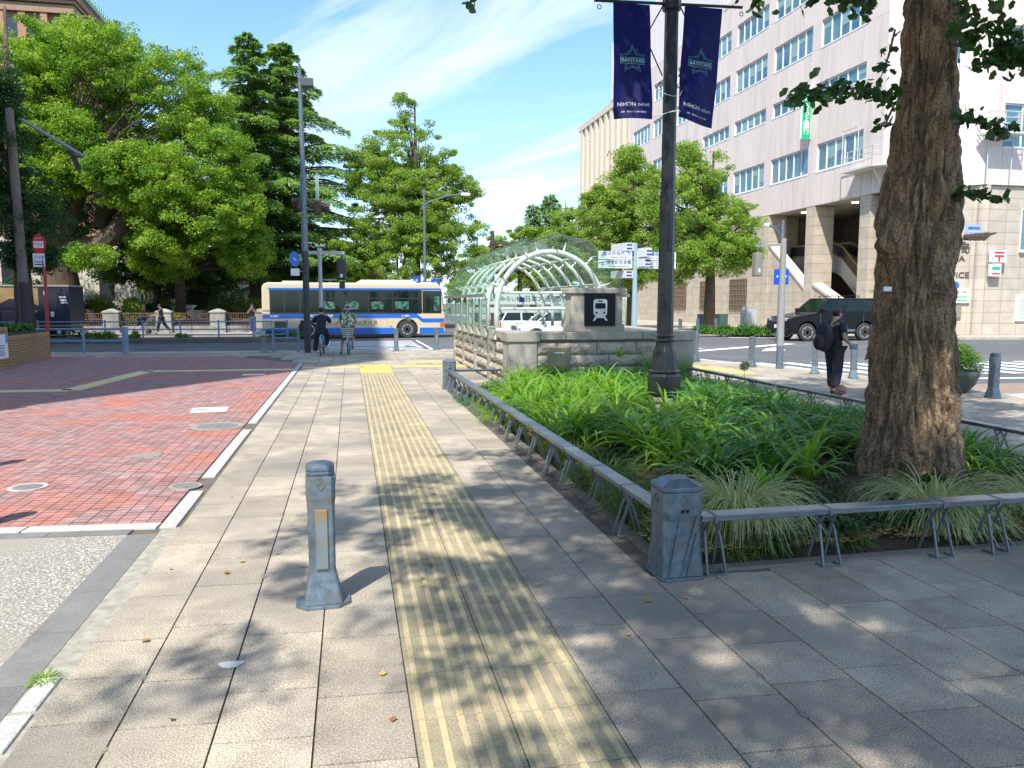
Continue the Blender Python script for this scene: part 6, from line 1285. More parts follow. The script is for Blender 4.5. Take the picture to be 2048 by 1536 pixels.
def car(label, loc, rz, paint, L_=4.9, Wd=1.85, H_=1.85, belt=1.15, hood=1.12, cowl=1.3, roofx=(2.05, 4.65), r=.39, wb=(.92, 3.72), rack=False, cat='car', s=1., tail=True, zc=.44):
    t = thing('parked_car' if cat == 'car' else cat.replace(' ', '_'), label, cat, loc, rz); t.scale = (s, s, s); hw = Wd / 2
    lo = [(.12, zc)] + arched(None, [(wb[0], r, r * 1.2, zc), (wb[1], r, r * 1.2, zc)]) + [(L_ - .1, zc), (L_, zc + .18), (L_ - .03, belt - .05), (L_ - .08, belt), (cowl, belt), (cowl - .25, hood), (.28, hood - .13), (.05, hood - .24), (0, zc + .18)]
    m = MB(); m.loft([[(x, y, z) for x, z in lo] for y in (-hw, hw)]); m.build('body', paint, t, bevel=.055, seg=3)
    b = [(cowl - .02, belt - .02), (L_ - .06, belt - .02), (roofx[1], H_ - .03), (roofx[0], H_ - .03)]; ins = .05, .20
    def side(q, y): return q
    m = MB(); B = [[(b[0][0], -hw + .05, b[0][1]), (b[1][0], -hw + .05, b[1][1]), (b[1][0], hw - .05, b[1][1]), (b[0][0], hw - .05, b[0][1])], [(b[3][0], -hw + ins[1], b[3][1]), (b[2][0], -hw + ins[1], b[2][1]), (b[2][0], hw - ins[1], b[2][1]), (b[3][0], hw - ins[1], b[3][1])]]; m.loft(B); m.build('glasshouse', cglass, t, bevel=.05, seg=2)
    m = MB(); m.loft([[(roofx[0] - .05 + e, -hw + .17 + e, H_ - .06 + e * .9), (roofx[1] + .06 - e, -hw + .17 + e, H_ - .06 + e * .9), (roofx[1] + .06 - e, hw - .17 - e, H_ - .06 + e * .9), (roofx[0] - .05 + e, hw - .17 - e, H_ - .06 + e * .9)] for e in (0, .05)]); m.build('roof', paint, t, bevel=.02)
    for fr in (0, .36, .66, 1.):
        m = MB()
        for s_ in (-1, 1):
            p0 = Vector((b[0][0] + (b[1][0] - b[0][0]) * fr, s_ * (hw - .045), belt)); p1 = Vector((b[3][0] + (b[2][0] - b[3][0]) * fr, s_ * (hw - .195), H_ - .04)); m.bar(p0, p1, .09 if fr in (0, 1.) else .07, .03)
        m.build('pillar', paint, t)
    for x in wb:
        for s_ in (-1, 1): wheel(t, x, s_ * (hw - .12), r, r, .24, spokes=6 if r > .36 else 5, rimr=.66)
    for s_ in (-1, 1):
        m = MB(); m.box(.01, .30, s_ * (hw - .38) - .16, s_ * (hw - .38) + .20, hood - .33, hood - .19); m.build('headlight', mat('headlamp', (.55, .58, .62), .12, metal=.4, coat=.5), t, bevel=.03)
        m = MB(); m.box(L_ - .14, L_ + .012, s_ * (hw - .2) - .1, s_ * (hw - .2) + .1, belt - .35, belt - .08); m.build('tail_light', mat('tail_red', (.45, .01, .01), .2, coat=.5), t, bevel=.02)
        m = MB(); m.box(cowl + .12, cowl + .28, s_ * (hw + .02), s_ * (hw + .2), belt + .02, belt + .18); m.build('wing_mirror', paint, t, bevel=.03)
        m = MB(); 
        for x in (cowl + .95, cowl + 2.05): m.box(x, x + .18, s_ * (hw - .002) - .012, s_ * (hw - .002) + .018, belt - .16, belt - .12)
        m.build('door_handle', rim_m if not rack else paint, t)
        m = MB()
        for x in (cowl + .1, cowl + 1.15, cowl + 2.2): m.box(x - .006, x + .006, s_ * hw - .004, s_ * hw + .004, zc + .1, belt - .03)
        m.box(wb[0] + r * 1.3, wb[1] - r * 1.3, s_ * hw - .03, s_ * hw + .035, zc - .02, zc + .07); m.build('side_trim', raild_m, t)
    m = MB(); m.box(-.015, .02, -.42, .42, hood - .36, hood - .17); m.build('front_grille', raild_m, t); m = MB(); m.box(-.03, -.005, -.17, .17, zc + .12, zc + .28); m.build('number_plate', signw_m, t)
    m = MB(); m.box(.2, L_ - .2, -hw + .12, hw - .12, zc - .14, zc + .1); m.build('underbody', MATS['frame_dark'], t)
    if rack:
        for x in (2.5, 3.5): m = MB(); m.tube([(x, -hw + .2, H_ + .08), (x, hw - .2, H_ + .08)], .018, 6); m.tube([(x, -hw + .22, H_ - .02), (x, -hw + .22, H_ + .08)], .018, 6); m.tube([(x, hw - .22, H_ - .02), (x, hw - .22, H_ + .08)], .018, 6); m.build('roof_bar', black_m, t)
        m = MB(); m.tube([(.55, -hw + .3, hood - .1), (.5, -hw + .25, hood + .12)], .015, 5); m.ball((.5, -hw + .25, hood + .17), .055, 8, 5); m.build('fender_mirror', black_m, t)
    return t
p = PY(1566, 690, 33.7)
car('large black off-road car with roof bars on the right road', (p.x + .35, 34.9, ROADZ), 0, mat('paint_black', (.0025, .003, .006), .3, coat=.25, spec=.35), s=1.13, rack=True, hood=1.20, zc=.44, cowl=1.42, roofx=(2.05, 4.6), belt=1.25, H_=1.88)
wp = mat('paint_white', (.72, .73, .75), .25, coat=.6)
car('white minivan seen through the arches of the station entrance', (PY(1030, 650, 34.6).x, 34.9, ROADZ), 0, wp, L_=4.6, H_=1.75, cowl=.95, roofx=(1.75, 4.4), r=.33, wb=(.85, 3.6), belt=1.05, hood=1.0, zc=.34)
car('white hatchback at the left of the arch opening, behind the minivan', (PY(1003, 650, 38.2).x + 4.1, 39.2, ROADZ), R(180), wp, L_=4.1, H_=1.6, r=.31, cowl=1.1, roofx=(1.75, 3.7), wb=(.75, 3.2), belt=.98, hood=.92, zc=.30)
sv = mat('paint_silver', (.40, .42, .44), .3, metal=.4, coat=.5)
p = PY(268, 640, 53); car('silver car parked behind the garden wall, second pier', (p.x, 53, .28), R(170), sv, L_=4.2, H_=1.5, belt=.95, hood=.88, r=.31, wb=(.8, 3.3), cowl=1.2, roofx=(1.9, 3.7), zc=.3)
p = PY(182, 640, 51); car('white kei van nose behind the huge trunk', (p.x + .3, 51.2, .28), R(180), wp, L_=3.4, H_=1.8, belt=1.1, hood=1.0, cowl=.4, roofx=(.8, 3.3), r=.28, wb=(.5, 2.8), zc=.3)
p = PY(352, 620, 62); car('white car parked in front of the far wing', (p.x, 62, .28), 0, wp, L_=4.3, H_=1.45, belt=.95, hood=.88, r=.31, wb=(.8, 3.3), cowl=1.2, roofx=(1.9, 3.7), zc=.3)
# dark box truck at the left
tk = thing('truck', 'dark box truck with painted side panels behind the planter', 'truck', (-13.35, 41.2, ROADZ))
m = MB(); m.box(-6.5, 0, 0, 2.1, .78, 2.72); m.build('cargo_box', mat('truck_dark', (.018, .022, .040), .45, (.03, .035, .055), 3), tk, bevel=.02)
m = MB(); m.box(-6.52, .02, -.02, 2.12, 2.66, 2.74); m.box(-6.52, .02, -.02, 2.12, .74, .80); m.build('box_trim', mat('trim_grey', (.30, .29, .27), .5), tk)
art = mat('mural_tan', (.26, .17, .07), .6, (.34, .24, .10), 3); m = MB(); m.loft([[(-3.05, y, 2.60), (-1.35, y, 2.60), (-1.35, y, 1.75), (-1.7, y, 1.85), (-2.2, y, 2.05), (-2.6, y, 2.08), (-3.0, y, 1.85)] for y in (-.008, 0.01)]); m.build('painted_panel', art, tk)
m = MB(); m.loft([[(-1.95, y, 1.65), (-1.4, y, 1.48), (-1.45, y, 1.42), (-1.75, y, 1.45), (-1.65, y, 1.2), (-1.95, y, 1.05)] for y in (-.009, .01)]); m.build('painted_shape', mat('mural_grey', (.25, .21, .16), .6), tk); m = MB(); m.box(-3.0, -2.0, -.012, .01, .8, 1.5); m.build('side_locker', mat('locker', (.09, .07, .10), .6), tk, bevel=.01)
for (x0, x1, z0, z1) in ((-1.1, -.98, 2.25, 2.45), (-.42, -.12, 2.12, 2.18), (-.40, -.10, 1.95, 2.05), (-.38, -.06, 1.84, 1.92), (-.85, -.70, 1.2, 1.45)): m = MB(); m.box(x0, x1, -.012, .0, z0, z1); m.build('sticker', signw_m, tk)
m = MB(); m.box(-.75, -.2, -.03, .0, .18, .72); m.build('mud_flap', black_m, tk); m = MB(); m.box(-.6, -.44, -.035, -.03, .4, .6); m.build('plate', signw_m, tk); m = MB(); m.box(-6.4, -.1, .2, 1.9, .5, .78); m.build('chassis', MATS['frame_dark'], tk)
for x in (-5.2, -1.6):
    for y in (.15, 1.95): wheel(tk, x, y, .40, .40, .25)

# ================================================================== PEOPLE
skin_m = mat('skin', (.42, .25, .17), .55, (.38, .22, .15), 20); hair_m = mat('hair_dark', (.012, .010, .009), .5); shoe_m = mat('shoe_dark', (.03, .025, .025), .6)
def skinmesh(name, V, E_, m_, parent, sub=2, root=0):
    """V: dict key -> (x,y,z,r[,r2]); E_: list of key pairs; grown by a Skin modifier"""
    ks = list(V); me = bpy.data.meshes.new(name); me.from_pydata([V[k][:3] for k in ks], [(ks.index(a), ks.index(b)) for a, b in E_], [])
    o = bpy.data.objects.new(name, me); col.objects.link(o); md = o.modifiers.new('skin', 'SKIN'); md.use_smooth_shade = True; md.branch_smoothing = .6
    for i, k in enumerate(ks): sv_ = me.skin_vertices[0].data[i]; r = V[k][3]; sv_.radius = (r, V[k][4] if len(V[k]) > 4 else r); sv_.use_root = (i == root)
    sb = o.modifiers.new('sub', 'SUBSURF'); sb.levels = sb.render_levels = sub
    bpy.context.view_layer.update(); dg = bpy.context.evaluated_depsgraph_get(); m2 = bpy.data.meshes.new_from_object(o.evaluated_get(dg)); bpy.data.objects.remove(o)
    m2.materials.clear(); m2.materials.append(m_); m2.polygons.foreach_set('use_smooth', [True] * len(m2.polygons)); o = bpy.data.objects.new(name, m2); col.objects.link(o)
    if parent is not None: o.parent = parent
    return o
BASE = dict(pel=(0, 0, .94, .125, .10), sp=(0, 0, 1.10, .115, .09), ch=(0, .0, 1.30, .145, .10), nk=(0, .005, 1.45, .052), hd=(0, .02, 1.54, .075, .085), ht=(0, .01, 1.645, .072, .085),
            shL=(-.165, 0, 1.38, .055), elL=(-.215, -.02, 1.11, .042), wrL=(-.215, .04, .86, .027), shR=(.165, 0, 1.38, .055), elR=(.215, -.02, 1.11, .042), wrR=(.215, .04, .86, .027),
            hiL=(-.09, 0, .88, .085), knL=(-.10, .02, .49, .058), anL=(-.10, -.02, .10, .040), toL=(-.11, .12, .035, .035), hiR=(.09, 0, .88, .085), knR=(.10, .02, .49, .058), anR=(.10, -.02, .10, .040), toR=(.11, .12, .035, .035))
SKEL = [('pel', 'sp'), ('sp', 'ch'), ('ch', 'nk'), ('nk', 'hd'), ('hd', 'ht')] + [e for s_ in 'LR' for e in (('ch', 'sh' + s_), ('sh' + s_, 'el' + s_), ('el' + s_, 'wr' + s_), ('pel', 'hi' + s_), ('hi' + s_, 'kn' + s_), ('kn' + s_, 'an' + s_), ('an' + s_, 'to' + s_))]
def person(label, loc, rz, pose, top_m, leg_m, sleeve=.55, shorts=False, hair='short', hat=None, s=1., shoe=None, wide=1., hairm=None):
    J = dict(BASE); J.update({k: (tuple(v) + tuple(J[k][3:]) if len(v) == 3 else v) for k, v in pose.items()}); t = thing('person', label, 'person', loc, rz); t.scale = (s, s, s)
    V = dict(J); Ed = list(SKEL)
    for S, sg in (('L', -1), ('R', 1)):   # palm, five fingers
        w = Vector(J['wr' + S][:3]); d = (w - Vector(J['el' + S][:3])).normalized(); sd = d.cross(Vector((0, 1, .3))).normalized(); p = w + d * .045; V['pa' + S] = (*p, .022, .034); Ed.append(('wr' + S, 'pa' + S))
        for q, (o_, ln) in enumerate(((-.030, .070), (-.011, .082), (.009, .078), (.027, .062))):
            a = p + d * .035 + sd * o_; k1, k2, k3 = 'f%d%s' % (q, S), 'g%d%s' % (q, S), 'h%d%s' % (q, S); V[k1] = (*a, .010); V[k2] = (*(a + d * ln * .5 + Vector((0, .010, 0))), .008); V[k3] = (*(a + d * ln * .9 + Vector((0, .03, 0))), .007); Ed += [('pa' + S, k1), (k1, k2), (k2, k3)]
        a = w + d * .03 - sd * .03; V['t' + S] = (*a, .011); V['u' + S] = (*(a + d * .035 - sd * .022 + Vector((0, .012, 0))), .009); Ed += [('wr' + S, 't' + S), ('t' + S, 'u' + S)]
    V['ns'] = (J['hd'][0], J['hd'][1] + .082, J['hd'][2] + .015, .012); Ed.append(('hd', 'ns'))
    skinmesh('body', V, Ed, skin_m, t)
    hd = Vector(J['hd'][:3]); ht = Vector(J['ht'][:3]); c = hd.lerp(ht, .55)
    m = MB()
    for s_ in (-1, 1): m.ball((c.x + s_ * .03, c.y + .082, c.z - .01), .009, 6, 4)
    m.build('eyes', black_m, t); m = MB(); m.ball((c.x, c.y + .088, c.z - .075), .016, 6, 4, sy=.4, sz=.35); m.build('mouth', mat('lips', (.30, .10, .09), .6), t); m = MB()
    for s_ in (-1, 1): m.ball((c.x + s_ * .078, c.y - .005, c.z - .02), .022, 6, 5, sx=.4, sz=1.3)
    m.build('ears', skin_m, t)
    if hair == 'short': m = MB(); m.ball((c.x, c.y - .018, c.z + .025), .097, 12, 8, sx=.90, sz=.95, sy=1.0); m.build('hair', hairm or hair_m, t, smooth=True)
    if hair == 'long': m = MB(); m.ball((c.x, c.y - .020, c.z + .02), .10, 12, 8); m.tube([c + Vector((0, -.06, .02)), c + Vector((0, -.09, -.12)), c + Vector((0, -.09, -.30))], [.085, .10, .05], 10); m.tube([c + Vector((-.08, -.0, .0)), c + Vector((-.085, .02, -.25))], [.03, .02], 6); m.tube([c + Vector((.08, -.0, .0)), c + Vector((.085, .02, -.25))], [.03, .02], 6); m.build('hair', hair_m, t, smooth=True)
    if hat: m = MB(); m.lathe([(.10, c.z - .02), (.105, c.z + .05), (.09, c.z + .12), (.03, c.z + .135)], 16, (c.x, c.y)); m.lathe([(.10, c.z + .005), (.165, c.z - .045), (.165, c.z - .05), (.098, c.z - .01)], 16, (c.x, c.y)); m.build('hat', hat, t, smooth=True)
    def grow(k, g_, f_=1.): v = J[k]; r = v[3] * f_ * wide + g_; return (*v[:3], r, (v[4] if len(v) > 4 else v[3]) * f_ * wide + g_)
    pv, sv2 = Vector(J['pel'][:3]), Vector(J['sp'][:3]); T = {'he': (*(pv - (sv2 - pv) * .55), .155 * wide, .125 * wide), 'pel': grow('pel', .030), 'sp': grow('sp', .036), 'ch': grow('ch', .030), 'co': (*Vector(J['ch'][:3]).lerp(Vector(J['nk'][:3]), 1.0), .085, .08)}; E2 = [('he', 'pel'), ('pel', 'sp'), ('sp', 'ch'), ('ch', 'co')]
    for S in 'LR':
        a, b = Vector(J['sh' + S][:3]), Vector(J['el' + S][:3]); T['sh' + S] = (*(a + Vector((0, 0, .01))), .085, .085); T['sl' + S] = (*a.lerp(b, sleeve + .15), .075, .075); E2 += [('ch', 'sh' + S), ('sh' + S, 'sl' + S)]
    skinmesh('shirt', T, E2, top_m, t)
    Q = {'pel': grow('pel', .012), 'lo': (*Vector(J['pel'][:3]) - Vector((0, 0, 0)), .1)}; Q = {'pel': grow('pel', .012)}; E3 = []
    for S in 'LR':
        Q['hi' + S] = grow('hi' + S, .030); Q['kn' + S] = grow('kn' + S, .034); E3 += [('pel', 'hi' + S), ('hi' + S, 'kn' + S)]
        if not shorts: a = Vector(J['kn' + S][:3]).lerp(Vector(J['an' + S][:3]), .93); Q['an' + S] = (*a, .078, .078); E3.append(('kn' + S, 'an' + S))
    skinmesh('trousers', Q, E3, leg_m, t)
    for S in 'LR':
        a, b = Vector(J['an' + S][:3]), Vector(J['to' + S][:3]); h = a - Vector((0, 0, .055)); skinmesh('shoe', {'a': (*(h + (h - b) * .12), .045), 'b': (*h.lerp(b, .45), .048), 'c': (*(b + (b - h) * .12), .038)}, [('a', 'b'), ('b', 'c')], shoe or shoe_m, t)
    return t
def bike(label, loc, rz, frame_m, basket=False):
    t = thing('bicycle', label, 'bicycle', loc, rz)
    for y in (-.53, .55):
        m = MB(); m.tube([(0, y + .32 * math.cos(a), .33 + .32 * math.sin(a)) for a in [2 * math.pi * i / 28 for i in range(29)]], .019, 6, False); w = m.build('wheel', rubber_m, t); m = MB()
        m.tube([(0, y + .295 * math.cos(a), .33 + .295 * math.sin(a)) for a in [2 * math.pi * i / 24 for i in range(25)]], .009, 5, False)
        for k in range(14): a = 2 * math.pi * k / 14; m.bar((0, y, .33), (0, y + .29 * math.cos(a), .33 + .29 * math.sin(a)), .004, .004)
        m.tube([(-.05, y, .33), (.05, y, .33)], .02, 6); m.build('rim', steel_m, w)
    m = MB()
    for a, b in (((0, -.53, .33), (0, -.08, .29)), ((0, -.08, .29), (0, -.20, .78)), ((0, -.08, .29), (0, .40, .70)), ((0, -.16, .60), (0, .38, .76)), ((0, .38, .80), (0, .55, .33)), ((0, -.53, .33), (0, -.18, .66))): m.tube([a, b], .017, 6)
    m.build('frame', frame_m, t); m = MB(); m.ball((0, -.22, .82), .12, 10, 6, sx=.75, sy=1.1, sz=.35); m.build('saddle', black_m, t, smooth=True)
    m = MB(); m.tube([(0, .38, .80), (0, .34, 1.02)], .014, 6); m.tube([(-.28, .22, 1.05), (-.2, .32, 1.04), (0, .34, 1.02), (.2, .32, 1.04), (.28, .22, 1.05)], .013, 6); m.build('handlebar', steel_m, t)
    for s_ in (-1, 1): m = MB(); m.tube([(s_ * .06, -.08, .29), (s_ * .07, -.08 + s_ * .1, .29 - s_ * .13)], .011, 5); m.box(s_ * .07 - (.0 if s_ > 0 else .09), s_ * .07 + (.09 if s_ > 0 else 0), -.12 + s_ * .1, -.03 + s_ * .1, .275 - s_ * .13, .295 - s_ * .13); m.build('pedal', black_m, t)
    m = MB(); m.tube([(0, -.55 + .36 * math.cos(a), .33 + .36 * math.sin(a)) for a in [R(40 + i * 14) for i in range(10)]], .018, 5); m.build('mudguard', frame_m, t)
    if basket:
        m = MB(); yb_ = -.56
        for z in [.62, .69, .76, .83, .90]: e = .02 * (z - .62) / .07; m.tube([(-.15 - e, yb_ - .13, z), (.15 + e, yb_ - .13, z), (.15 + e, yb_ + .12, z), (-.15 - e, yb_ + .12, z), (-.15 - e, yb_ - .13, z)], .011, 4)
        for x in [-.15 + .05 * i for i in range(7)]: m.bar((x, yb_ - .13, .62), (x * 1.2, yb_ - .14, .90), .01, .01); m.bar((x, yb_ + .12, .62), (x * 1.2, yb_ + .12, .90), .01, .01)
        m.box(-.15, .15, yb_ - .13, yb_ + .12, .60, .62); m.build('basket', mat('basket_grey', (.45, .45, .42), .5), t)
    return t
blk = mat('black_cloth', (.010, .011, .018), .85, (.016, .017, .026), 9); nav = mat('dark_trousers', (.012, .015, .026), .85, (.02, .022, .034), 9)
floral = mat('floral_shirt', (.045, .13, .085), .8, (.48, .50, .38), 16, detail=1, lo=.5, hi=.53)
ride = lambda dz: dict(pel=(0, -.20, .93 + dz), sp=(0, -.17, 1.08 + dz), ch=(0, -.10, 1.26 + dz), nk=(0, -.04, 1.41 + dz), hd=(0, -.02, 1.50 + dz), ht=(0, -.02, 1.60 + dz), shL=(-.18, -.08, 1.34 + dz), shR=(.18, -.08, 1.34 + dz), elL=(-.27, .08, 1.16 + dz), elR=(.27, .08, 1.16 + dz), wrL=(-.26, .24, 1.07), wrR=(.26, .24, 1.07),
          hiL=(-.10, -.18, .87 + dz), hiR=(.10, -.18, .87 + dz), knL=(-.19, -.05, .47), anL=(-.24, -.12, .09), toL=(-.26, .02, .03), knR=(.16, .16, .62), anR=(.13, .06, .27), toR=(.14, .19, .22))
cy1 = (-.95, 26.95, 0); bike('light blue bicycle under the cyclist in black', cy1, R(-3), mat('bike_blue', (.12, .42, .60), .4))
person('cyclist in black clothes and cap waiting at the crossing, one foot down', cy1, R(-3), ride(-.06), blk, nav, sleeve=.9, wide=1.05, shoe=signw_m)
cy2 = (-.08, 27.1, 0); bike('bicycle with grey rear basket under the cyclist in a leafy shirt', cy2, R(-2), mat('bike_grey', (.35, .36, .37), .4), True)
person('cyclist in green floral shirt, shorts and pale bucket hat seen from behind', cy2, R(-2), ride(.02), floral, mat('khaki', (.10, .09, .07), .8), sleeve=.85, shorts=True, hair='short', hat=mat('hat_mauve', (.30, .27, .32), .8), wide=1.12)
shirt = [o for o in col.objects if o.name.startswith('shirt')][-1]
man = (9.0, 13.05, 0); person('man in black t-shirt and dark trousers standing beside the trunk with a backpack', man, R(-78), dict(ch=(0, -.01, 1.30), hd=(0, .04, 1.53), ht=(0, .03, 1.63), elR=(.23, .0, 1.12), wrR=(.18, .22, .98), elL=(-.22, .02, 1.12), wrL=(-.16, .2, 1.0), anL=(-.13, .10, .10), toL=(-.15, .25, .035), anR=(.12, -.08, .10), toR=(.14, .07, .035), knR=(.11, -.01, .5), knL=(-.12, .08, .5)), blk, nav, wide=1.15, s=.98)
bp = thing('backpack', 'big black backpack on the back of the man by the trunk', 'backpack', man, R(-78)); m = MB(); m.ball((0, -.27, 1.12), .25, 14, 10, sx=.72, sy=.62, sz=1.15); m.build('bag', blk, bp, smooth=True); m = MB(); m.ball((0, -.40, 1.02), .13, 10, 8, sx=1.0, sy=.5, sz=1.2); m.build('pocket', blk, bp, smooth=True)
for s_ in (-1, 1): m = MB(); m.tube([(s_ * .10, -.16, 1.36), (s_ * .13, .02, 1.46), (s_ * .13, .15, 1.34), (s_ * .16, .10, 1.12), (s_ * .15, -.12, 1.02)], .022, 6); m.build('strap', black_m, bp)
q = Matrix.Rotation(R(-78), 3, 'Z') @ Vector((.17, .30, .93)); m = MB(); m.box(-.06, .06, -.045, .045, -.06, .05); bt = m.build('clear_container', glassmat('clear_plastic', (.5, .55, .6), alpha=.5, rough=.1), loc=(man[0] + q.x, man[1] + q.y, q.z), bevel=.02); tag(bt, 'small clear container in the hand of the man with the backpack', 'container')
p = PY(1752, 700, 12.6); person('person in mauve clothes almost wholly hidden behind the big trunk', (p.x + .05, 12.6, 0), R(100), {}, mat('mauve', (.33, .22, .24), .8), mat('mauve_dark', (.25, .17, .2), .8), hair='long', s=.95)
p = PY(506, 660, 46.2); person('woman with long hair, black top and jeans holding a phone to her face', (p.x, 46.2, .03), R(170), dict(elL=(-.24, .10, 1.16), wrL=(-.09, .20, 1.40), elR=(.24, .10, 1.16), wrR=(.07, .21, 1.38)), blk, mat('denim', (.04, .07, .16), .85), hair='long', shoe=signw_m, s=.98, wide=.92)
p = PY(324, 660, 46.3); person('person in dark top and wide black trousers walking left with a stroller', (p.x, 46.3, .03), R(90), dict(ch=(0, .04, 1.29), hd=(0, .09, 1.53), ht=(0, .08, 1.63), elL=(-.2, .15, 1.12), wrL=(-.15, .42, 1.06), elR=(.2, .15, 1.12), wrR=(.15, .42, 1.06), knL=(-.09, .16, .5), anL=(-.09, .22, .1), toL=(-.1, .36, .035), knR=(.09, -.16, .5), anR=(.1, -.45, .16), toR=(.1, -.36, .06)), mat('plum_top', (.05, .03, .045), .8), blk, wide=1.1, hair='short', s=.98)
stl = thing('stroller', 'black baby stroller pushed along the garden wall', 'stroller', (p.x - 1.0, 46.3, .03), R(90)); m = MB(); m.loft([[(-.2, -.1, .45), (.2, -.1, .45), (.2, .3, .5), (-.2, .3, .5)], [(-.22, -.3, .95), (.22, -.3, .95), (.2, -.05, 1.0), (-.2, -.05, 1.0)]]); m.build('seat', black_m, stl, bevel=.04); m = MB(); m.ball((0, .0, .88), .3, 12, 8, sx=.75, sz=.6); m.build('hood', blk, stl, smooth=True)
for x in (-.22, .22):
    for y in (-.3, .4): m = MB(); m.T = Matrix.Translation((x, y, .11)) @ Matrix.Rotation(R(90), 4, 'Y'); m.lathe([(.11, -.02), (.11, .02)], 14); m.build('wheel', rubber_m, stl)
    m = MB(); m.tube([(x, .4, .12), (x, -.1, .5), (x, -.6, 1.02)], .015, 5); m.tube([(x, -.3, .12), (x, .1, .5)], .015, 5); m.build('frame', steel_m, stl)
m = MB(); m.ball((0, .05, .62), .12, 8, 6); m.build('blanket', mat('pale_pink', (.55, .4, .36), .8), stl)

# ================================================================== POLES, SIGNALS, SIGNS
brn_m = mat('signal_brown', (.085, .05, .04), .5, (.06, .035, .03), 8)
def ring(par, name, pts, r, mt, n=8): m = MB(); m.tube(pts, r, n); return m.build(name, mt, par)
x0, y0 = -1.5, 28.2; lp = thing('light_pole', 'tall blue grey light pole with dark lower part at the crossing', 'street light', (x0, y0, 0))
m = MB(); m.tube([(0, 0, 0), (0, 0, 3.55)], .115, 14); m.build('lower_pole', mat('pole_dark_wrap', (.035, .037, .042), .6, (.05, .05, .055), 7), lp, smooth=False)
m = MB(); m.tube([(0, 0, 3.55), (-.0, 0, 6.2)], .11, 14); m.tube([(0, 0, 6.2), (-.02, 0, 9.75)], [.085, .06], 14); m.lathe([(.07, 9.70), (.07, 9.80), (.03, 9.83)], 12, (-.02, 0)); m.build('upper_pole', zinc_m, lp)
m = MB(); m.tube([(0, 0, 9.5), (.16, -.35, 9.25), (.20, -.5, 9.15)], .03, 6); m.box(.05, .45, -.75, -.35, 8.98, 9.24); m.build('lamp_head', mat('lamp_dark', (.08, .09, .10), .5), lp, bevel=.03)
for dz, s_ in ((5.2, -1), (5.1, 1)):
    m = MB()
    if s_ < 0: m.box(-.22, .0, -.1, .15, dz - .22, dz + .16); m.build('signal_body', brn_m, lp, bevel=.04); m = MB(); m.tube([(-.22, 0, dz + .05), (-.42, 0, dz + .08)], [.15, .10], 10); m.build('signal_visor', brn_m, lp)
    else:
        m.box(.35, .58, -.1, .15, dz - .30, dz + .22); m.build('signal_body', brn_m, lp, bevel=.04)
        for k in range(3): m = MB(); m.tube([(.52, .0 + k * .12, dz + .05), (.86, .0 + k * .12, dz + .0)], [.14, .11], 10); m.build('signal_visor', brn_m, lp)
        m = MB(); m.tube([(.1, 0, dz + .3), (.45, 0, dz + .0)], .03, 6); m.tube([(.1, 0, dz - .1), (.4, 0, dz - .12)], .03, 6); m.build('signal_arm', zinc_m, lp); m = MB(); m.box(.40, .52, .1, .13, dz + .3, dz + 1.1); m.build('name_plate_edge', mat('plate_back', (.25, .38, .36), .5), lp)
m = MB(); m.T = Matrix.Translation((-.36, -.05, 3.28)) @ Matrix.Rotation(R(90), 4, 'X') @ Matrix.Rotation(R(20), 4, 'Y'); m.lathe([(.26, -.01), (.26, .01)], 20, sx=.7); bsn = m.build('round_sign', blue_m, lp); m = MB(); m.box(-.50, -.20, -.08, -.06, 2.70, 2.95); m.build('white_plate', signw_m, lp)
m = MB(); m.bar((-.40, -.067, 3.32), (-.30, -.067, 3.22), .02, .02); m.tube([(0, 0, 3.28), (-.36, 0, 3.28)], .015, 5); m.tube([(0, 0, 2.85), (-.3, -.04, 2.85)], .012, 5); m.build('bracket', steel_m, lp)
# T-shaped pole with pedestrian signal
b = PY(643, 640, 30.6); tp = thing('pedestrian_signal', 'light grey T shaped signal pole with dark box right of the light pole', 'signal', (b.x, 30.6, ROADZ)); sc = 31.5 / 1546
m = MB(); m.tube([(0, 0, 0), (0, 0, 3.85)], .075, 12); m.tube([(0, 0, 3.7), (0, 0, 3.95)], .09, 12); m.box(-.42, .92, -.05, .05, 3.72, 3.84); m.tube([(0, 0, 2.75), (.6, 0, 2.75)], .02, 6); m.lathe([(.12, 3.84), (.05, 3.95)], 12); m.build('pole', mat('pale_grey_pole', (.42, .46, .48), .5, metal=.2), tp)
m = MB(); m.box(.62, .98, -.12, .22, 2.75, 3.58); m.build('signal_box', mat('signal_dark', (.035, .038, .04), .5), tp, bevel=.07); m = MB(); m.box(.74, .84, -.14, -.12, 2.85, 2.97); m.build('sticker', signw_m, tp); m = MB(); m.box(.70, .92, -.08, .12, 2.42, 2.66); m.build('speaker_box', MATS['signal_dark'], tp, bevel=.03); m = MB(); m.tube([(.80, 0, 3.55), (.80, 0, 3.76)], .03, 6); m.build('hanger', MATS['signal_dark'], tp)
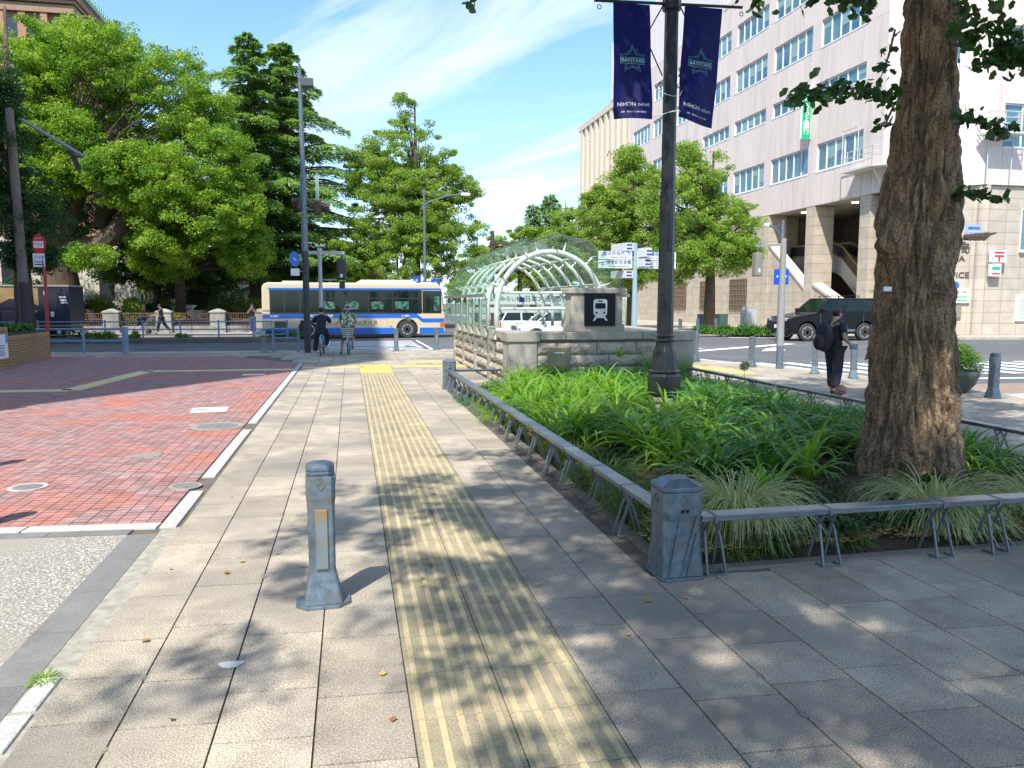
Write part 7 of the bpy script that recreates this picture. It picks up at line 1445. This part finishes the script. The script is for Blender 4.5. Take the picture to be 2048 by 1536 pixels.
# far lamps
def farlamp(label, px, Y, top, armpx, flags):
    b = PY(px, 640, Y); H_ = PY(px, top, Y).z; ax = PY(armpx, top, Y).x - b.x; t = thing('street_light', label, 'street light', (b.x, Y, 0)); m = MB(); m.tube([(0, 0, 0), (0, 0, 2.5), (0, 0, H_)], [.13, .10, .07], 10); m.tube([(-.05 * ax, 0, H_ - 1.1), (.1 * ax, 0, H_ - .75), (.5 * ax, 0, H_ - .35), (ax * .8, 0, H_ - .25)], .05, 7); m.tube([(0, 0, H_ - .2), (ax * .55, 0, H_ - .33)], .015, 5); m.build('pole', zinc_m, t)
    m = MB(); m.box(min(ax * .8, ax), max(ax * .8, ax), -.12, .12, H_ - .34, H_ - .16); m.build('lamp_head', white_m, t, bevel=.04)
    for (fx, fz, w, h) in flags:
        m = MB(); m.box(fx - w / 2, fx + w / 2, -.02, .0, fz - h, fz); f_ = m.build('flag', mat('flag_blue', (.01, .06, .50), .5), t); m = MB(); P = [(fx + w * .28 * (1 if i % 2 == 0 else .45) * math.cos(R(90 + 36 * i)), fz - h * .45 + w * .28 * (1 if i % 2 == 0 else .45) * math.sin(R(90 + 36 * i))) for i in range(10)]; m.loft([[(x, y, z) for x, z in P] for y in (-.03, -.022)]); m.build('star', mat('flag_star', (.25, .6, .75), .5), f_)
    m = MB()
    for (fx, fz, w, h) in flags: m.tube([(0, 0, fz + .03), (fx + math.copysign(w / 2, fx), 0, fz + .03)], .02, 5)
    if flags: m.build('flag_arm', zinc_m, t)
    return t
farlamp('far street light with curved arm and blue flag behind the bus front', 851, 46, 378, 940, [(.62, 3.15, .55, .55), (-.5, 3.3, .4, .5)])
farlamp('far street light with two blue star flags hidden behind the grey signal pole', 1559, 34, 440, 1530, [(-.22, 3.35, .32, .72), (.25, 3.35, .28, .72)])
p = PY(795, 550, 62); t = thing('street_light', 'blue flag on a far lamp before the ginkgo trunk', 'street light', (p.x, 62, 0)); m = MB(); m.tube([(0, 0, 0), (0, 0, 6)], .08, 8); m.build('pole', dark_m, t); m = MB(); m.box(-1.1, -.4, -.02, 0, 4.0, 4.8); m.box(.35, .9, -.02, 0, 3.6, 4.5); m.build('flag', MATS['flag_blue'], t)
# brown gantry behind the canopy
b = PY(985, 600, 31.5); t = thing('sign_gantry', 'brown steel post with two bars behind the glass canopy', 'sign post', (b.x, 31.5, ROADZ)); hz = lambda py: PY(985, py, 31.5).z - ROADZ
m = MB(); m.box(-.07, .07, -.07, .07, 0, hz(462)); m.build('post', brn_m, t); m = MB()
for py in (486, 502): m.tube([(-.12, 0, hz(py)), (2.6, 0, hz(py + 4))], .05, 8); m.lathe([(.12, hz(py) - .06), (.12, hz(py) + .06)], 10)
m.build('bar', brn_m, t)
# guide sign post
GY = 23.6; b = PY(1268, 660, GY); gp = thing('guide_sign', 'tall pale post with white direction boards lettered in blue', 'guide sign', (b.x, GY, 0)); hz = lambda py: PY(1268, py, GY).z; xx = lambda px: PY(px, 520, GY).x - b.x
m = MB(); m.tube([(0, 0, 0), (0, 0, hz(565)), (0, 0, hz(486))], [.115, .075, .06], 14); m.build('post', mat('pale_blue_post', (.36, .50, .55), .35, metal=.4), gp)
for (a, c, t0, t1, lines) in ((1196, 1264, 503, 519.5, (('横浜市役所 方面', .155, .055), ('Yokohama City Hall', .07, -.055))), (1196, 1264, 521, 537, (('開港記念会館', .14, .05), ('Port Opening Memorial Hall', .06, -.06))), (1272, 1351, 503.5, 520, (('中華街　', .15, .05), ('China Town', .07, -.06))), (1272, 1351, 521.5, 537, (('情報文化センター', .135, .05), ('Media & Communications Center', .06, -.06)))):
    m = MB(); m.box(xx(a), xx(c), -.03, .01, hz(t1), hz(t0)); bo = m.build('direction_board', signw_m, gp, bevel=.006); cx_ = (xx(a) + xx(c)) / 2; cz_ = (hz(t0) + hz(t1)) / 2
    for s_, sz, dz in lines: text('lettering', s_, sz, navy_m, bo, (cx_ + (.12 if a < 1200 else -.05), -.034, cz_ + dz), ext=.001, bold=.001)
    s2 = -1 if a < 1200 else 1; ex = xx(a) + .1 if a < 1200 else xx(c) - .08; m = MB(); m.bar((ex, -.033, cz_), (ex - s2 * .07, -.033, cz_ + .06), .006, .016); m.bar((ex, -.033, cz_), (ex - s2 * .07, -.033, cz_ - .06), .006, .016); m.bar((ex, -.033, cz_), (ex - s2 * .14, -.033, cz_), .006, .016); m.build('arrow', blue_m, bo)
for (za, zb, ln, sg) in ((hz(486), hz(502), .9, 1), (hz(541), hz(556), .9, 1), (hz(497), hz(515), .5, -1), (hz(518), hz(534), .42, -1)):
    m = MB(); m.T = Matrix.Rotation(R(12), 4, 'Z'); 
    if sg > 0: m.box(-.36, -.06, 0, ln, zb, za)
    else: m.box(.06, .30, -ln, 0, zb, za)
    bo = m.build('side_board', mat('board_grey', (.55, .56, .58), .5), gp, bevel=.005)
    m = MB(); m.T = Matrix.Rotation(R(12), 4, 'Z')
    for k in range(2):
        if sg > 0: m.box(-.32, -.12, -.004, -.001, zb + .05 + k * .11, zb + .10 + k * .11)
        else: m.box(.10, .30, -ln - .004, -ln - .001, zb + .05 + k * .11, zb + .10 + k * .11)
    m.build('print_line', navy_m, bo)
# grey signal pole on the right-hand corner
sp_ = thing('pedestrian_signal', 'slim grey signal pole with arm and hanging box before the black car', 'signal', (11.2, 18.6, 0)); hz = lambda py: PY(1556, py, 18.6).z
m = MB(); m.tube([(0, 0, 0), (0, 0, .62)], .095, 14); m.build('lower_pole', zinc_m, sp_); m = MB(); m.tube([(0, 0, .62), (0, 0, hz(477))], [.095, .07], 14); m.bar((0, 0, hz(489)), (-.80, 0, hz(492)), .05, .07); m.build('pole', mat('warm_grey_pole', (.30, .29, .28), .5, (.26, .25, .245), 3), sp_)
m = MB(); m.box(-.84, -.64, -.1, .12, hz(553), hz(506)); m.build('signal_box', mat('signal_grey', (.22, .21, .18), .5), sp_, bevel=.03); m = MB(); m.box(-.76, -.71, -.105, -.1, hz(545), hz(538)); m.build('sticker', signw_m, sp_); m = MB(); m.tube([(-.74, 0, hz(506)), (-.74, 0, hz(492))], .02, 6); m.ball((-.70, 0, hz(488)), .05, 8, 5); m.build('hanger', raild_m, sp_); m = MB(); m.box(-.12, -.06, -.03, .05, .7, 1.0); m.build('push_button', zinc_m, sp_)
# signal right of the trunk
SY = 21.; ts = thing('traffic_signal', 'brown traffic signal with blue name plate right of the trunk', 'signal', (0, 0, 0)); P_ = lambda px, py: PY(px, py, SY)
a = P_(1925, 482); c = P_(1985, 470); m = MB(); m.bar(P_(1930, 474), P_(1975, 470), .2, .17); m.build('signal_body', brn_m, ts, bevel=.03)
for k in range(4): q0 = P_(1932 + k * 9, 474); m = MB(); m.tube([q0, q0 + Vector((-.08, -.28, -.06))], [.10, .085], 10); m.build('signal_visor', brn_m, ts)
m = MB(); m.tube([P_(1975, 470), P_(1993, 466)], [.06, .02], 6); m.build('bracket', brn_m, ts); m = MB(); m.tube([P_(1860, 482), P_(1935, 478)], .04, 8); m.tube([P_(1860, 494), P_(1930, 485)], .03, 8); pb = P_(1858, 600); m.tube([(pb.x, SY, 0), (pb.x, SY, P_(1858, 460).z)], .09, 10); m.build('pole', zinc_m, ts)
q0, q1 = P_(1931, 467), P_(1963, 450); m = MB(); m.box(q0.x, q1.x, SY - .02, SY, q0.z, q1.z); pl = m.build('name_plate', mat('name_plate_blue', (.30, .42, .66), .5), ts); text('lettering', '港郵便局前', .09, navy_m, pl, ((q0.x + q1.x) / 2, SY - .024, q0.z + .16)); text('lettering', 'Minato Post Office', .05, signw_m, pl, ((q0.x + q1.x) / 2, SY - .024, q0.z + .06))
# left edge: wooden pole, red bus stop sign, planter, map pier
PYY = 35.5; b = PY(50, 650, PYY); wpn = thing('utility_pole', 'weathered grey pole with dark lower wrap and slanting arm at the left', 'pole', (b.x, PYY, 0)); hz = lambda py: PY(45, py, PYY).z
wood = mat('weathered_pole', (.22, .18, .15), .85, (.15, .125, .105), 3, stretch=(4, 4, .4)); m = MB(); m.tube([(.05, 0, 2.6), (-.05, 0, hz(222))], [.20, .15], 14); m.lathe([(.16, hz(222)), (.16, hz(220)), (.05, hz(217))], 12, (-.05, 0)); m.build('pole', wood, wpn); m = MB(); m.tube([(.06, 0, 0), (.05, 0, 2.6)], [.24, .225], 14); m.build('pole_wrap', mat('purple_wrap', (.045, .03, .038), .7, (.06, .04, .05), 5), wpn)
m = MB(); A0 = PY(45, 240, PYY) - Vector((b.x, PYY, 0)); A1 = PY(167, 312, PYY - 1.5) - Vector((b.x, PYY, 0)); m.tube([A0, A1], .07, 8); m.build('arm', mat('arm_grey', (.25, .26, .27), .5), wpn); m = MB(); q = A0.lerp(A1, .78); m.bar(q + Vector((0, 0, -.1)), q + Vector((.35, -.1, -.85)), .08, .2); m.bar(q + Vector((.15, 0, -.35)), A1 + Vector((0, 0, 0)), .04, .1); m.build('bracket_plate', brn_m, wpn)
BY_ = 29.2; b = PY(97, 690, BY_); bsx = thing('bus_stop_sign', 'red bus stop sign with round disc and white plate above the planter', 'bus stop sign', (b.x, BY_, 0)); F = lambda px, py: PY(px, py, BY_) - Vector((b.x, BY_, 0))
redp = mat('red_post', (.42, .03, .03), .45, (.34, .03, .03), 6); m = MB(); m.tube([(0, 0, 0), F(90, 548), F(86, 520)], [.065, .05, .035], 10); m.tube([F(87, 540), F(86, 500), F(83, 478), F(78, 468), F(72, 470)], .025, 6); m.build('post', redp, bsx)
c_ = F(78, 489); m = MB(); m.T = Matrix.Translation(c_) @ Matrix.Rotation(R(90), 4, 'X'); m.lathe([(.34, -.02), (.34, .02)], 26, sx=.62, sy=1.05); ds = m.build('disc', redp, bsx); m = MB(); m.T = Matrix.Translation(c_ + Vector((0, -.03, 0))) @ Matrix.Rotation(R(90), 4, 'X'); m.lathe([(.28, -.004), (.28, .004)], 26, sx=.62, sy=1.05); m.build('disc_face', red_m, ds)
m = MB(); m.box(c_.x - .155, c_.x + .155, -.04, -.036, c_.z - .12, c_.z + .11); m.build('white_band', signw_m, ds); text('lettering', 'のりば', .13, red_m, ds, (c_.x, -.043, c_.z), sx=.7); text('lettering', 'BUS STOP', .06, signw_m, ds, (c_.x, -.043, c_.z + .2), sx=.8)
c_ = F(79, 520); m = MB(); m.box(c_.x - .19, c_.x + .17, -.03, 0, c_.z - .24, c_.z + .22); wp_ = m.build('white_plate', signw_m, bsx); text('lettering', 'バス停', .12, blue_m, wp_, (c_.x, -.034, c_.z + .08), sx=.9); m = MB(); m.box(c_.x - .15, c_.x + .13, -.034, -.031, c_.z - .08, c_.z - .05); m.box(c_.x - .15, c_.x + .13, -.034, -.031, c_.z - .17, c_.z - .13); m.build('print_line', navy_m, wp_)
yb_m = tilemat('yellow_brick', (.42, .25, .11), (.36, .21, .095), .24, .075, (.10, .075, .05), 'H', .008, .5)
c1 = G(102, 714); c0 = G(22, 731); dv = (c1 - c0).normalized(); bk = Vector((-dv.y, dv.x, 0)); plt = thing('brick_planter', 'yellow brick planter with leafy plants at the left edge', 'planter', (0, 0, 0))
def quadpr(m, a, b, d, z0, z1, inset=0): a = a + (b - a).normalized() * inset; b = b - (b - a).normalized() * inset; n_ = Vector((-(b - a).normalized().y, (b - a).normalized().x, 0)); m.prism([tuple((a + n_ * inset).xy), tuple((b + n_ * inset).xy), tuple((b + n_ * (d - inset)).xy), tuple((a + n_ * (d - inset)).xy)], z0, z1)
m = MB(); quadpr(m, c0 - dv * .5, c1, 1.5, -.05, .70); m.build('brick_wall', yb_m, plt); m = MB(); quadpr(m, c0 - dv * .5, c1 + dv * .01, 1.52, .70, .82); m.build('brick_rim', tilemat('rim_brick', (.42, .26, .12), (.37, .22, .10), .075, .3, (.10, .075, .05), 'H', .006), plt, bevel=.01); m = MB(); quadpr(m, c0 - dv * .3, c1, 1.4, .81, .86, .1); m.build('soil', soil_m, plt)
for i in range(5): q = c0.lerp(c1, .08 + .2 * i) + bk * .6; shrub(['leafy plant at the left end of the brick planter', 'second leafy plant in the brick planter', 'leafy plant in the middle of the brick planter', 'fourth leafy plant in the brick planter', 'leafy plant by the red post in the brick planter'][i], q.x, q.y, .8, .38, .4, .36, 900, .13, lfD if i % 2 else lfS, 170 + i, cat='plant', name='leafy_plant', flat=.5)
p0 = G(-30, 745); p1 = G(21, 736); pr_ = thing('map_pier', 'low yellow brick pier with a white area map at the left edge', 'map stand', (0, 0, 0)); m = MB(); quadpr(m, p0, p1, .5, -.05, 1.0); m.build('brick_wall', yb_m, pr_); m = MB(); quadpr(m, p0, p1, .52, 1.0, 1.1); m.build('brick_cap', MATS['rim_brick'], pr_, bevel=.01)
a = G(-30, 745); dv2 = (p1 - p0).normalized(); n2 = Vector((-dv2.y, dv2.x, 0)); m = MB(); q0 = p1 - dv2 * 1.2 - n2 * .02; q1 = p1 - dv2 * .10 - n2 * .02; m.loft([[tuple(q) for q in (Vector((q0.x, q0.y, z)), Vector((q1.x, q1.y, z)), Vector((q1.x + n2.x * .02, q1.y + n2.y * .02, z)), Vector((q0.x + n2.x * .02, q0.y + n2.y * .02, z)))] for z in (.28, .92)]); mpn = m.build('map_panel', signw_m, pr_)
m = MB(); q0b = q1 - dv2 * .12; m.loft([[tuple(q) for q in (Vector((q0b.x - n2.x * .005, q0b.y - n2.y * .005, z)), Vector((q1.x - n2.x * .005, q1.y - n2.y * .005, z)), Vector((q1.x, q1.y, z)), Vector((q0b.x, q0b.y, z)))] for z in (.68, .92)]); m.build('blue_corner', mat('sky_blue', (.02, .35, .65), .5), mpn)
m = MB()
for z in (.36, .42, .48, .55, .61): a_ = q0 + dv2 * .5; b_ = q1 - dv2 * .2; m.loft([[tuple(q) for q in (Vector((a_.x - n2.x * .004, a_.y - n2.y * .004, zz_)), Vector((b_.x - n2.x * .004, b_.y - n2.y * .004, zz_)), Vector((b_.x, b_.y, zz_)), Vector((a_.x, a_.y, zz_)))] for zz_ in (z, z + .02)])
m.build('print_line', navy_m, mpn)
m = MB(); q = p0.lerp(p1, .7) + n2 * .6; m.box(-.5, .12, -.04, .04, .0, 1.65); tag(m.build('notice_board', mat('pale_board', (.50, .53, .56), .5), loc=q, bevel=.01), 'pale upright board behind the brick pier', 'notice board')
# flower bowl on the right
fb = thing('flower_bowl', 'large dark bowl planter full of yellow flowers right of the trunk', 'planter', (11.62, 12.95, 0)); m = MB(); m.lathe([(.16, 0), (.24, .03), (.36, .18), (.42, .34), (.43, .43), (.40, .44), (.38, .40)], 28); m.build('bowl', mat('bowl_grey', (.05, .06, .065), .45, (.08, .09, .09), 4), fb, smooth=True)
gg = np.random.default_rng(200); V, Fc = leaves([[0, 0, .60], [.15, .05, .72], [-.2, 0, .68], [0, .1, .85], [-.1, -.1, .8], [.22, -.1, .6]], [[.30, .3, .2]] * 6, 3600, .055, gg); npmesh('foliage', V, Fc, leafmat('flower_foliage', (.10, .24, .03), (.22, .38, .06)), fb)
for i in range(34):
    a_, r_ = gg.uniform(0, 6.28), .36 * gg.random() ** .5; c_ = Vector((r_ * math.cos(a_), r_ * math.sin(a_) - .05, .78 + .22 * gg.random() - r_ * .35)); m = MB(); m.T = Matrix.Translation(c_) @ Matrix.Rotation(gg.uniform(-.9, .9), 4, 'X') @ Matrix.Rotation(gg.uniform(-.7, .7), 4, 'Y')
    m.add([(0, 0, 0)] + [((.034 if k % 2 else .018) * math.cos(k * math.pi / 6), (.034 if k % 2 else .018) * math.sin(k * math.pi / 6), .008) for k in range(12)], [(0, 1 + k, 1 + (k + 1) % 12) for k in range(12)]); m.build('flower', mat('petal_yellow', (.75, .55, .03), .6) if i % 7 else mat('petal_orange', (.7, .15, .03), .6), fb)
V, Fc = leaves([[.36, -.1, .48], [.30, -.25, .52]], [[.14, .14, .16]] * 2, 700, .035, gg, flat=.4); npmesh('silver_foliage', V, Fc, leafmat('silver_leaf', (.35, .42, .38), (.50, .55, .50)), fb)

# ================================================================== UNSEEN BUILDING ADDED LEFT OF THE FRAME (shaped so its shadow lies over the plaza end and the bus)
lb_ = thing('occluder_building', 'tall unseen brick block added left of the frame to shade the far plaza end', 'building', (0, 0, 0))
fp = [(-22.4, -6.5), (-20.9, -3.0), (-17.0, -1.2), (-14.4, 1.2), (-13.9, 19.3), (-50, 19.3), (-50, -6.5)]; HB = 38.
m = MB(); m.prism(fp, -.1, HB); m.build('wall', tilemat('left_brick', (.34, .17, .11), (.30, .15, .10), .4, .12, (.3, .25, .2), 'YZ', .01, .5), lb_)
for k in range(9):
    for j in range(5): y = 3 + j * 3.4; m = MB(); m.box(-13.95 + .02, -13.80, y, y + 1.6, 3 + k * 3.8, 5 + k * 3.8); m.build('window', dk, lb_)
